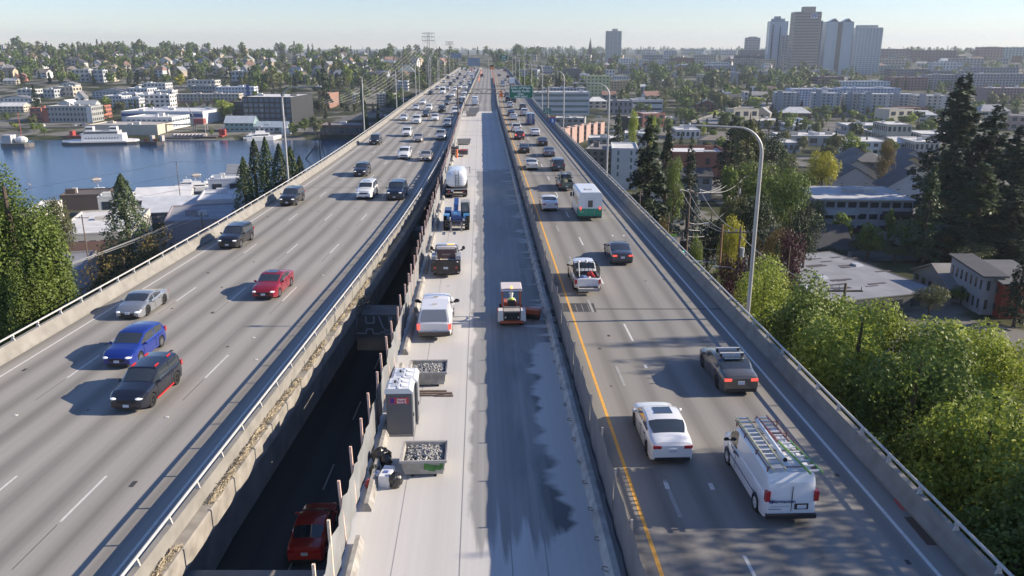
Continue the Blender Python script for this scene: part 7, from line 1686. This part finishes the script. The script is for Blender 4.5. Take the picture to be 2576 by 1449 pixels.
# cars parked along the streets of both banks
q = random.Random(12); pc = 0
for (a, b_, py0, py1, n_) in ((90, 300, 316, 320, 9), (560, 700, 326, 329, 5), (960, 1010, 292, 300, 4), (395, 430, 296, 300, 3), (1500, 1700, 297, 304, 9), (1710, 1960, 305, 312, 9), (1980, 2250, 328, 334, 6), (1480, 1600, 330, 338, 4)):
    for i in range(n_):
        px, py = q.uniform(a, b_), q.uniform(py0, py1); X, Y, Zg = gat(px, py)
        if Zg <= WATER+.2: continue
        kd = q.choice(['sedan', 'suv', 'sedan', 'van']); cl = q.choice([WHT, SIL, GRY, BLK, (.25, .04, .04), (.03, .06, .18)]); key = (kd, cl, 0., False, True)
        if key not in CAR_CACHE: CAR_CACHE[key] = car_meshes(kd, paint(cl, 0.))
        nm = {WHT: 'white', SIL: 'silver', GRY: 'grey', BLK: 'black'}.get(cl, 'red' if cl[0] > .1 else 'blue')
        c = thing('parked_car', 'tiny %s parked %s %s' % (nm, {'sedan': 'car', 'suv': 'suv', 'van': 'van'}[kd], zone(px, py, X)), 'car', (X, Y, Zg+.15), q.choice([0, 1.57, 1.4, .2]), 'cars parked in the streets below')
        for kk, mm in CAR_CACHE[key].items(): link(kk.replace('R', '') if kk.startswith('side') else kk, mm, c)
# ---------------- trees ----------------
def leaf_mat(name, a, c, trans=.25):
    m = bpy.data.materials.new(name); m.use_nodes = True; n = m.node_tree; L = n.links; b = n.nodes['Principled BSDF']
    b.inputs['Roughness'].default_value = .55; b.inputs['Specular IOR Level'].default_value = .35
    ge = n.nodes.new('ShaderNodeNewGeometry'); mx = n.nodes.new('ShaderNodeMix'); mx.data_type = 'RGBA'
    oi = n.nodes.new('ShaderNodeObjectInfo'); ad = n.nodes.new('ShaderNodeMath'); ad.operation = 'MULTIPLY_ADD'; ad.inputs[1].default_value = .65
    L.new(ge.outputs['Random Per Island'], ad.inputs[0])
    m3 = n.nodes.new('ShaderNodeMath'); m3.operation = 'MULTIPLY'; m3.inputs[1].default_value = .35; L.new(oi.outputs['Random'], m3.inputs[0]); L.new(m3.outputs[0], ad.inputs[2])
    L.new(ad.outputs[0], mx.inputs['Factor']); mx.inputs[6].default_value = (*a, 1); mx.inputs[7].default_value = (*c, 1)
    L.new(mx.outputs[2], b.inputs['Base Color'])
    tr = n.nodes.new('ShaderNodeBsdfTranslucent'); L.new(mx.outputs[2], tr.inputs[0]); ms = n.nodes.new('ShaderNodeMixShader'); ms.inputs[0].default_value = trans
    L.new(b.outputs[0], ms.inputs[1]); L.new(tr.outputs[0], ms.inputs[2]); L.new(ms.outputs[0], n.nodes['Material Output'].inputs[0]); return m
LM = {'green': leaf_mat('leaf_green', (.055, .09, .02), (.23, .30, .06), .3), 'bright': leaf_mat('leaf_yellow_green', (.12, .175, .03), (.50, .56, .09), .38),
      'dark': leaf_mat('needle_dark', (.018, .032, .014), (.055, .080, .032), .1), 'mid': leaf_mat('needle_mid', (.03, .055, .02), (.09, .125, .045), .15),
      'yellow': leaf_mat('leaf_yellow', (.28, .28, .03), (.50, .46, .05), .3), 'rust': leaf_mat('leaf_rust', (.07, .075, .025), (.26, .17, .05), .25),
      'purple': leaf_mat('leaf_purple', (.035, .012, .018), (.11, .045, .05), .2), 'blue': leaf_mat('needle_blue', (.05, .07, .065), (.12, .145, .13), .1),
      'olive': leaf_mat('leaf_olive', (.07, .085, .03), (.20, .21, .08), .25)}
M_bark = mat('bark', (.10, .075, .055), .9, var=.3, scale=2)
def cards(P, Nn, s, r):
    """quads at points P facing Nn with sizes s"""
    n = len(P); t = r.normal(size=(n, 3)); a = np.cross(Nn, t); a /= np.linalg.norm(a, axis=1)[:, None]+1e-9; b = np.cross(Nn, a); b /= np.linalg.norm(b, axis=1)[:, None]+1e-9
    s = s[:, None]; k = r.uniform(.45, .8, (n, 1))
    V = np.stack([P-a*s, P-b*s*k, P+a*s, P+b*s*k], 1).reshape(-1, 3); return V
def mesh_cards(name, V, m):
    me = bpy.data.meshes.new(name); n = len(V); me.vertices.add(n); me.vertices.foreach_set('co', V.astype(np.float32).ravel()); me.loops.add(n); me.loops.foreach_set('vertex_index', np.arange(n, dtype=np.int32))
    me.polygons.add(n//4); me.polygons.foreach_set('loop_start', np.arange(0, n, 4, dtype=np.int32)); me.polygons.foreach_set('loop_total', np.full(n//4, 4, dtype=np.int32)); me.update(); me.validate(); me.materials.append(m); return me
def unit(v): return v/(np.linalg.norm(v, axis=1)[:, None]+1e-9)
def crown_pts(kind, n, r, lobes=26):
    """points and normals in a crown of height 1 (z 0..1) and radius .5"""
    if kind == 'broad' or kind == 'tall':
        C = []
        while len(C) < lobes:
            p = r.uniform(-1, 1, 3); q = np.linalg.norm(p)
            if .25 < q < .86 and p[2] > -.9: C.append(p*np.array([.40, .40, .42])+np.array([0, 0, .52]))
        C = np.array(C); R = r.uniform(.09, .20, lobes)*(26/lobes)**.33*(1 if kind == 'broad' else .8)
        w = R**2; k = r.choice(lobes, n, p=w/w.sum()); d = unit(r.normal(size=(n, 3))); d[:, 2] = np.abs(d[:, 2])*np.where(r.uniform(size=n) < .78, 1, -1)
        P = C[k]+d*(R[k]*r.uniform(.72, 1.12, n))[:, None]; N = unit(d*.8+r.normal(size=(n, 3))*.45)
        if kind == 'tall': P[:, 0] *= .9; P[:, 1] *= .9
        P[:, 2] = np.clip(P[:, 2], .0, 1.1); return P, N
    if kind in ('conifer', 'spruce'):
        nb = 150 if n > 3000 else 50; z = r.uniform(.02, .97, nb)**.9; az = r.uniform(0, 2*pi, nb); R = (1-z)**.85*.5*r.uniform(.65, 1.15, nb)+.012
        k = r.choice(nb, n, p=(R/R.sum())); t = r.uniform(.12, 1, n)**.7; d = np.stack([np.cos(az[k]), np.sin(az[k])], 1); side = np.stack([-d[:, 1], d[:, 0]], 1)
        sp = r.normal(size=n)*.055*(1.15-t)*(R[k]/.5+.25)*2; x = d*(R[k]*t)[:, None]+side*sp[:, None]
        zz = z[k]-.10*t*R[k]*2+.05*(t**3)*R[k]+r.normal(size=n)*.008-(.02*r.uniform(0, 1, n) if kind == 'spruce' else 0)
        P = np.stack([x[:, 0], x[:, 1], np.clip(zz, 0, 1)], 1); N = unit(np.stack([d[:, 0]*.35, d[:, 1]*.35, np.full(n, .9)], 1)+r.normal(size=(n, 3))*.45); return P, N
    if kind == 'cypress':
        z = r.uniform(0, 1, n); az = r.uniform(0, 2*pi, n); R = .5*(np.minimum(1, (1-z)*1.35)**.75)*(1+.16*np.sin(az*5+z*23)+.12*np.sin(az*3-z*41))*r.uniform(.72, 1.05, n)
        P = np.stack([np.cos(az)*R, np.sin(az)*R, z], 1); N = unit(np.stack([np.cos(az), np.sin(az), np.full(n, .5)], 1)+r.normal(size=(n, 3))*.5); return P, N
    if kind == 'willow':
        ns = 260; c = unit(r.normal(size=(ns, 3))); c[:, 2] = np.abs(c[:, 2]); top = c*np.array([.42, .42, .38])*r.uniform(.6, 1, (ns, 1))+np.array([0, 0, .6]); ln = r.uniform(.15, .5, ns)
        k = r.integers(0, ns, n); t = r.uniform(0, 1, n); P = top[k]+np.stack([c[k, 0]*.05, c[k, 1]*.05, -t*ln[k]], 1)+r.normal(size=(n, 3))*.012; N = unit(c[k]+r.normal(size=(n, 3))*.5); return P, N
TC = {}
def tree_meshes(kind, n, leaf, col, var, H_, W_):
    """shared meshes in metres for a tree of height H_ and crown width W_"""
    key = (kind, n, col, var, leaf)
    if key in TC: return TC[key]
    r = np.random.default_rng(hash((kind, n, var)) % 99991 if False else (len(kind)*131+n*7+var*17) % 99991)
    low = {'broad': .16, 'tall': .12, 'conifer': .07, 'spruce': .05, 'cypress': .03, 'willow': .1}[kind]
    P, N = crown_pts(kind, n, r, 44 if n > 9000 else 26 if n > 1500 else 13); P = P*np.array([W_, W_, H_*(1-low)])+np.array([0, 0, H_*low])
    V = cards(P, N, leaf*r.uniform(.6, 1.35, n), r); cr = mesh_cards('crown', V, LM[col])
    b = MB(); rr = random.Random(var); tr = H_*.022+.06
    b.cyl((0, 0, -2), (0, 0, H_*.5), tr, tr*.6, 7); b.cyl((0, 0, H_*.5), (W_*.03, 0, H_*.92), tr*.6, tr*.12, 6)
    if kind in ('broad', 'willow', 'tall') and n > 900:
        for i in range(9):
            a = rr.uniform(0, 6.3); z0 = H_*rr.uniform(.2, .55); e = W_*rr.uniform(.25, .42); z1 = z0+H_*rr.uniform(.12, .3); b.tube([(0, 0, z0), (cos(a)*e*.5, sin(a)*e*.5, lerp(z0, z1, .65)), (cos(a)*e, sin(a)*e, z1)], tr*.42, 5, tr*.1)
    TC[key] = (cr, b.mesh('trunk', M_bark, 50)); return TC[key]
NB = ('broad', 'tall', 'willow')
def plant_tree(kind, x, y, z, H_, W_, col, label, n=700, leaf=.6, var=0, group=None, rot=None):
    # shared meshes are made at a standard size and scaled
    H0, W0 = 10., 10.*{'broad': .85, 'tall': .45, 'conifer': .5, 'spruce': .42, 'cypress': .42, 'willow': .8}[kind]
    ra = (H_/H0)/(W_/W0)
    if ra > 1.45 and n > 8000: ra = round(ra, 1); H0 *= ra; var = var+int(ra*10)*100
    s = H_/H0; cr, tr = tree_meshes(kind, n, leaf, col, var, H0, W0)
    nm = {'broad': 'broadleaf_tree', 'tall': 'poplar_tree', 'conifer': 'conifer_tree', 'spruce': 'spruce_tree', 'cypress': 'cypress_tree', 'willow': 'willow_tree'}[kind]
    t = thing(nm, label, 'tree', (x, y, z), random.uniform(0, 6.28) if rot is None else rot, group); t.scale = (W_/W0, W_/W0, s)
    link('trunk', tr, t); link('crown', cr, t); return t
def T(kind, px, pyt, wpx, dist, col, label, n=4000, leaf=.16, var=0, zb=None):
    """tree by the picture position of its top and its distance"""
    x, zt = ztop(px, pyt, dist); g = G(x, dist) if zb is None else zb; zc = dist*CP+(H-(zt+g)/2)*SP
    return plant_tree(kind, x, dist, g, zt-g, wpx*zc/F, col, label, n, leaf, var)
# near trees on the right
NT = [(1785, 652, 120, 80, 'green', 'small fresh green tree just beyond the right barrier, left of the tall lamp'), (1945, 652, 170, 74, 'bright', 'spiky yellow green tree right of the tall lamp'),
 (2070, 740, 300, 63, 'bright', 'yellow green tree in front of the left end of the worn flat roof'), (2235, 765, 320, 60, 'bright', 'yellow green tree before the middle of the worn flat roof'),
 (2395, 800, 320, 57, 'bright', 'yellow green tree before the right end of the worn flat roof'), (2545, 845, 300, 52, 'bright', 'yellow green tree below the brick red house'),
 (2035, 815, 330, 52, 'green', 'big green tree right behind the base of the tall lamp'), (2200, 880, 400, 46, 'bright', 'large green tree in the second row right of the barrier'),
 (2390, 930, 420, 43, 'bright', 'large bright tree at the middle of the right edge wood'), (2560, 980, 420, 40, 'green', 'large green tree at the right edge, middle height'),
 (2300, 1060, 420, 37, 'green', 'dark green tree leaning over the right barrier'), (2480, 1130, 480, 34, 'bright', 'yellow green tree low in the right corner'), (2640, 1200, 520, 30, 'green', 'green tree cut by the lower right edge'), (2560, 1330, 480, 27, 'green', 'lowest green tree in the bottom right corner')]
for i, (px, pt, w, d, c, lb) in enumerate(NT):
    T('broad', px, pt-(34 if w > 200 else 8), w*1.15, d, c, lb, 46000 if w > 200 else 12000, .082 if w > 200 else .095, i % 3)
for i, (y, zt, w) in enumerate(((22, 2.8, 11), (28, 3.0, 11), (34, 2.6, 12), (41, 3.0, 12), (48, 3.0, 12), (55, 2.4, 12), (63, .9, 11))):
    x = S(y)+17.2+w*.5; g = G(x, y); plant_tree('broad', x, y, g, zt-g, w, 'green' if i % 2 else 'bright', 'green tree growing right against the outer right barrier, %s of seven' % ['nearest', 'second', 'third', 'fourth', 'fifth', 'sixth', 'farthest'][i], 46000, .082, i % 3)
for i, (x, y, zt, w, k) in enumerate(((37, 20, 20, 15, 'broad'), (37, 29, 20, 16, 'broad'), (45, 24, 22, 14, 'broad'), (40, 44, 17.5, 8, 'tall'), (46, 48, 20, 7, 'tall'))):
    g = G(x, y); plant_tree(k, x, y, g, zt-g, w, 'green', 'tall green tree outside the right edge whose shadow falls on the carriageway, %s' % ['nearest', 'second', 'third', 'fourth', 'farthest'][i], 20000, .085, i % 3)
T('broad', -5, 345, 250, 62, 'green', 'tall leafy green cedar at the left edge of the view', 60000, .125, 1)
T('broad', 50, 590, 170, 60, 'green', 'lower green cedar at the left edge beside the barrier', 60000, .125, 2)
T('broad', -80, 420, 300, 66, 'mid', 'green cedar cut by the left edge of the view', 60000, .125, 1)
for i, (px, pt, w, d, lb) in enumerate(((610, 395, 60, 132, 'low dark cypress at the left of the group'), (637, 350, 62, 128, 'dark cypress with rounded top in the left of the group'), (665, 345, 60, 124, 'tallest pair member of the dark cypress group, left'), (700, 362, 66, 120, 'dark cypress behind the nearest lake side lamp'), (728, 368, 62, 124, 'slim dark cypress right of the lamp'), (752, 392, 55, 128, 'low dark cypress at the right of the group'))): T('cypress', px, pt, w*2.5, d, 'dark' if i % 2 else 'mid', lb, 9000, .07, i % 2)
T('cypress', 302, 438, 120, 205, 'mid', 'pyramid shaped dark tree in front of the lake', 7000, .11, 0)
T('broad', 128, 492, 120, 190, 'olive', 'broad olive green tree left of the brown boathouse', 6000, .14, 0)
for i, (px, pt, w, d, lb) in enumerate(((385, 560, 210, 96, 'rust tinged tree right beside the left deck, right one'), (310, 590, 240, 90, 'rust tinged tree beside the left deck, middle one'), (240, 635, 230, 84, 'rust tinged tree beside the left deck, left one'))): T('broad', px, pt, w, d, 'rust', lb, 9000, .10, i % 3)
# right, middle ground
MT = [('spruce', 1638, 282, 150, 150, 'dark', 'tall ragged dark spruce close to the right deck'), ('spruce', 1683, 318, 90, 175, 'dark', 'second dark spruce just right of the ragged one'), ('conifer', 1742, 330, 66, 185, 'dark', 'narrow dark conifer between spruce and red brick hall'), ('blue' and 'conifer', 1752, 425, 90, 122, 'blue', 'grey blue spruce beside the white gambrel house'),
 ('broad', 1700, 395, 60, 165, 'green', 'small bright tree in front of the red brick hall'), ('tall', 1890, 262, 120, 235, 'olive', 'tall loose olive tree under the viaduct end'), ('conifer', 1850, 275, 110, 245, 'dark', 'dark cedar left of the tall olive tree'), ('broad', 1935, 300, 110, 260, 'dark', 'dark round pine right of the tall olive tree'), ('tall', 1840, 390, 70, 150, 'green', 'light green tree right of the red brick hall'),
 ('broad', 1925, 395, 170, 150, 'green', 'big dark green maple in the middle of the gardens'), ('broad', 2000, 425, 130, 140, 'green', 'second big maple before the townhouses'), ('broad', 1870, 440, 120, 130, 'olive', 'olive tree left of the big maples'), ('broad', 1985, 395, 80, 180, 'olive', 'reedy olive tree behind the maples'), ('broad', 2080, 345, 90, 230, 'yellow', 'golden yellow tree behind the left townhouse row'), ('broad', 2232, 348, 56, 240, 'rust', 'small dark tree between the townhouse rows'),
 ('spruce', 2432, 170, 210, 185, 'dark', 'tallest dark fir of the right edge group'), ('spruce', 2516, 255, 220, 172, 'dark', 'second tall dark fir at the right edge'), ('spruce', 2580, 300, 200, 160, 'dark', 'third dark fir cut by the right edge'), ('spruce', 2400, 350, 150, 172, 'mid', 'lighter fir in front of the tallest one'), ('spruce', 2480, 400, 190, 152, 'mid', 'broad fir low in the right edge group'), ('spruce', 2562, 460, 170, 146, 'dark', 'dark fir low at the right edge'), ('conifer', 2355, 400, 120, 150, 'mid', 'green cedar right of the right townhouse row'), ('broad', 2380, 505, 130, 165, 'rust', 'rust tinted tree right of the modernist flats'), ('broad', 2440, 540, 130, 150, 'dark', 'dark tree at the foot of the fir group'),
 ('willow', 2295, 545, 110, 160, 'green', 'weeping willow before the modernist flats'), ('broad', 2190, 585, 100, 152, 'olive', 'olive tree left of the weeping willow'), ('broad', 2370, 585, 100, 152, 'rust', 'yellowing tree right of the weeping willow'), ('broad', 2255, 610, 80, 150, 'olive', 'low olive tree in front of the weeping willow'), ('broad', 2420, 620, 70, 148, 'green', 'small tree left of the low grey roofed house'),
 ('broad', 1840, 570, 110, 92, 'purple', 'dark purple plum tree beside the brown pole'), ('broad', 1990, 575, 110, 108, 'purple', 'reddish purple plum tree before the black roofed house'), ('broad', 1925, 590, 90, 112, 'purple', 'purple tree between the two plum trees'), ('conifer', 1960, 590, 60, 92, 'mid', 'small fir between the purple trees'), ('broad', 1950, 520, 90, 120, 'rust', 'rust and green maple above the purple trees'), ('broad', 1850, 545, 90, 110, 'yellow', 'yellow green low tree above the purple plum'), ('conifer', 2010, 530, 60, 125, 'dark', 'small dark cedar left of the black roofed house'),
 ('broad', 1668, 545, 60, 112, 'rust', 'orange brown maple below the white gambrel house'), ('broad', 1650, 585, 50, 96, 'green', 'green shrub tree beside the right barrier'), ('broad', 1755, 592, 50, 104, 'green', 'round shrub tree on the dry lawn'), ('broad', 1695, 600, 40, 98, 'olive', 'round clipped tree on the dry lawn'), ('broad', 1618, 520, 70, 130, 'dark', 'dark ivy tree below the ragged spruce'), ('broad', 1790, 500, 130, 128, 'dark', 'dark garden tree behind the three wires'), ('broad', 1900, 490, 130, 128, 'dark', 'dark garden tree right of the three wires'), ('broad', 2040, 480, 100, 135, 'dark', 'dark tree left of the modernist flats'), ('cypress', 1905, 530, 20, 100, 'mid', 'slim column cypress by the purple trees'),
 ('conifer', 1558, 262, 56, 300, 'mid', 'dark green pyramid tree before the wide low office'), ('broad', 1596, 275, 34, 330, 'bright', 'fresh green tree right of the pyramid tree'), ('tall', 1640, 265, 30, 360, 'bright', 'fresh poplar at the right end of the wide low office'), ('broad', 1460, 400, 30, 150, 'green', 'green bush at the foot of the brick townhouses')]
MT += [('broad', 2425, 712, 70, 122, 'green', 'round tree in the yard left of the tall grey house'), ('conifer', 2590, 600, 90, 112, 'dark', 'dark conifer in front of the brick red house'), ('broad', 2350, 700, 90, 116, 'olive', 'olive bush tree behind the corner of the worn flat roof'), ('broad', 2090, 620, 70, 150, 'dark', 'dark tree behind the black roofed house'), ('broad', 2460, 600, 110, 142, 'olive', 'olive tree behind the low grey roofed house')]
for i, (k, px, pt, w, d, c, lb) in enumerate(MT): T(k, px, pt, w*(1.3 if k == 'spruce' else 1.08), d, c, lb, 11000 if w > 140 else 5500, .11 if w > 140 else .13, i % 2)
# left far bank, single trees that stand out
for k, px, pt, w, d, c, lb in (('broad', 452, 186, 34, 900, 'yellow', 'bright yellow tree on the far bank hillside'), ('conifer', 342, 182, 48, 800, 'dark', 'tall dark conifer before the stepped white blocks'), ('conifer', 82, 210, 38, 640, 'dark', 'dark conifer above the shore office'), ('tall', 915, 220, 30, 380, 'mid', 'dark column tree before the beige balcony apartments'), ('cypress', 950, 265, 26, 330, 'dark', 'dark cypress next to the second lake side lamp'), ('conifer', 812, 150, 44, 700, 'dark', 'large dark conifer above the black glass office'), ('broad', 790, 290, 44, 545, 'olive', 'weeping olive tree on the shore right of the pier'), ('broad', 735, 308, 40, 545, 'green', 'round green tree at the pier end'), ('broad', 765, 296, 34, 560, 'green', 'second round green tree by the pier'), ('broad', 560, 250, 60, 640, 'bright', 'light green tree left of the black glass office'), ('broad', 870, 160, 34, 900, 'bright', 'light green tree high above the beige apartments'), ('broad', 530, 318, 20, 540, 'green', 'small shore tree left of the jetty'), ('broad', 108, 312, 24, 545, 'green', 'small shore tree before the red wing'), ('conifer', 255, 245, 22, 640, 'mid', 'small conifer right of the shore office')):
    T(k, px, pt, w, d, c, lb, 1600 if w > 30 else 800, .34, 0)
# woods: single trees up to the limit, the rest as one mass
zones = [ # x0 x1 rowtop rowbase count conifer share, height range
 (-40, 1180, 120, 140, 330, .45, 13, 24), (-40, 1150, 138, 165, 300, .35, 11, 20), (-40, 1120, 160, 192, 230, .35, 10, 17), (560, 1090, 188, 232, 130, .35, 10, 17), (-40, 560, 188, 215, 60, .4, 9, 14), (640, 1010, 230, 300, 46, .35, 8, 14), (-40, 110, 296, 336, 16, .1, 4, 8), (262, 400, 262, 300, 22, .5, 5, 10), (480, 620, 262, 300, 16, .1, 5, 10),
 (1150, 1560, 124.5, 133, 260, .8, 18, 27), (1500, 2620, 124, 131, 330, .7, 16, 26), (1200, 2000, 128, 142, 160, .4, 12, 22), (1240, 1560, 140, 190, 150, .35, 11, 20), (1290, 1520, 186, 240, 60, .35, 11, 18), (1560, 1900, 150, 190, 90, .3, 9, 15), (1590, 2120, 188, 238, 150, .35, 11, 20), (1560, 2100, 236, 290, 130, .3, 8, 16), (2100, 2600, 150, 232, 160, .15, 8, 14), (2200, 2620, 124, 150, 110, .25, 12, 20), (1950, 2400, 292, 312, 46, .02, 7, 10), (1700, 2000, 290, 330, 34, .25, 6, 11), (2330, 2600, 235, 300, 50, .1, 8, 13), (1650, 2300, 330, 440, 60, .3, 6, 11), (1100, 1180, 150, 200, 20, .4, 9, 15), (1830, 2060, 420, 520, 26, .1, 6, 10), (1560, 2360, 290, 345, 60, .1, 5, 9), (1980, 2360, 592, 660, 10, .1, 5, 8)]
q = random.Random(99); allt = []
for (a, b_, c, d, n_, cf, h0, h1) in zones:
    for i in range(n_):
        px, py = q.uniform(a, b_), q.uniform(c, d)
        X, Y, Zg = gat(px, py)
        if Zg <= WATER+.3 or Y > 6500 or (abs(X-S(Y)-(-2)) < 26 and Y < 900): continue
        hx = q.uniform(h0, h1)*(1.0 if q.random() < .85 else 1.25); allt.append((Y, X, Zg, hx, 'c' if q.random() < cf else 'b', q.random(), q.random(), py, px))
allt.sort(); cnt = {'c': 0, 'b': 0}; far_parts = {'dark': [], 'mid': [], 'green': [], 'olive': []}
def tmpl(kind, n, leaf, seed):
    r = np.random.default_rng(seed); P, N = crown_pts(kind, n, r, 9); low = .08; P = P*np.array([1, 1, 1-low])+np.array([0, 0, low]); return P, N, leaf
TP = {('c', v): tmpl('conifer', 170, .07, v) for v in range(4)}; TP.update({('b', v): tmpl('broad', 170, .10, v+9) for v in range(4)}); TP.update({('t', v): tmpl('tall', 170, .08, v+19) for v in range(4)})
for (Y, X, Zg, hx, k, u1, u2, py, px) in allt:
    side = 'left' if X < 0 else 'right'
    lim = 255 if k == 'c' else 250
    if cnt[k] < lim:
        cnt[k] += 1
        if k == 'c': kind = 'conifer' if u1 < .7 else 'spruce'; col = 'dark' if u2 < .6 else 'mid'; w = hx*(.32+.2*u1)
        else:
            kind = 'broad' if u1 < .75 else 'tall'; col = 'green' if u2 < .55 else 'olive' if u2 < .85 else 'bright' if u2 < .93 else 'mid'; w = hx*(.7+.35*u2 if kind == 'broad' else .42)
        nn = 1800 if Y < 420 else 900; lf = .34 if Y < 420 else .55
        plant_tree(kind, X, Y, Zg, hx, w, col, ('%s %s %s %s' % (
                'tall' if hx > 17 else 'small' if hx < 11 else 'mid sized', {'dark': 'dark', 'mid': 'deep green', 'green': 'green', 'olive': 'olive', 'bright': 'light green'}[col], {'conifer': 'conifer', 'spruce': 'spruce', 'broad': 'round tree', 'tall': 'upright tree'}[kind], zone(px, py, X))), nn, lf, int(u1*3), 'woodland trees of the %s bank' % side)
    else:
        v = int(u1*3.99); kk = k if k == 'c' or u2 < .8 else 't'; P, N, lf = TP[(kk, v)]; w = hx*(.42 if k == 'c' else .9 if kk == 'b' else .5)
        Rz = 6.28*u2; R_ = np.array([[cos(Rz), -sin(Rz), 0], [sin(Rz), cos(Rz), 0], [0, 0, 1]])
        V = cards((P*np.array([w, w, hx]))@R_.T+np.array([X, Y, Zg-.5]), N@R_.T, np.full(len(P), lf*hx), rng)
        far_parts[('dark' if u2 < .5 else 'mid') if k == 'c' else ('green' if u1 < .6 else 'olive')].append(V)
for c, L_ in far_parts.items():
    if L_: tag(link('distant_woodland', mesh_cards('distant_woodland', np.concatenate(L_), LM[c])), {'dark': 'mass of far dark conifers covering the ridges', 'mid': 'mass of far deep green conifers covering the ridges', 'green': 'mass of far green tree crowns covering the hills', 'olive': 'mass of far olive tree crowns covering the hills'}[c], 'woodland', kind='stuff')
# ---------------- air ----------------
hm = bpy.data.materials.new('haze'); hm.use_nodes = True; n = hm.node_tree; n.nodes.remove(n.nodes['Principled BSDF'])
pv = n.nodes.new('ShaderNodeVolumePrincipled'); pv.inputs['Density'].default_value = .00011; pv.inputs['Color'].default_value = (.80, .90, 1, 1); pv.inputs['Anisotropy'].default_value = .2
n.links.new(pv.outputs[0], n.nodes['Material Output'].inputs['Volume'])
o = MB().box(-4300, 4700, -400, 9400, -55, 130).obj('haze', hm); o['kind'] = 'stuff'
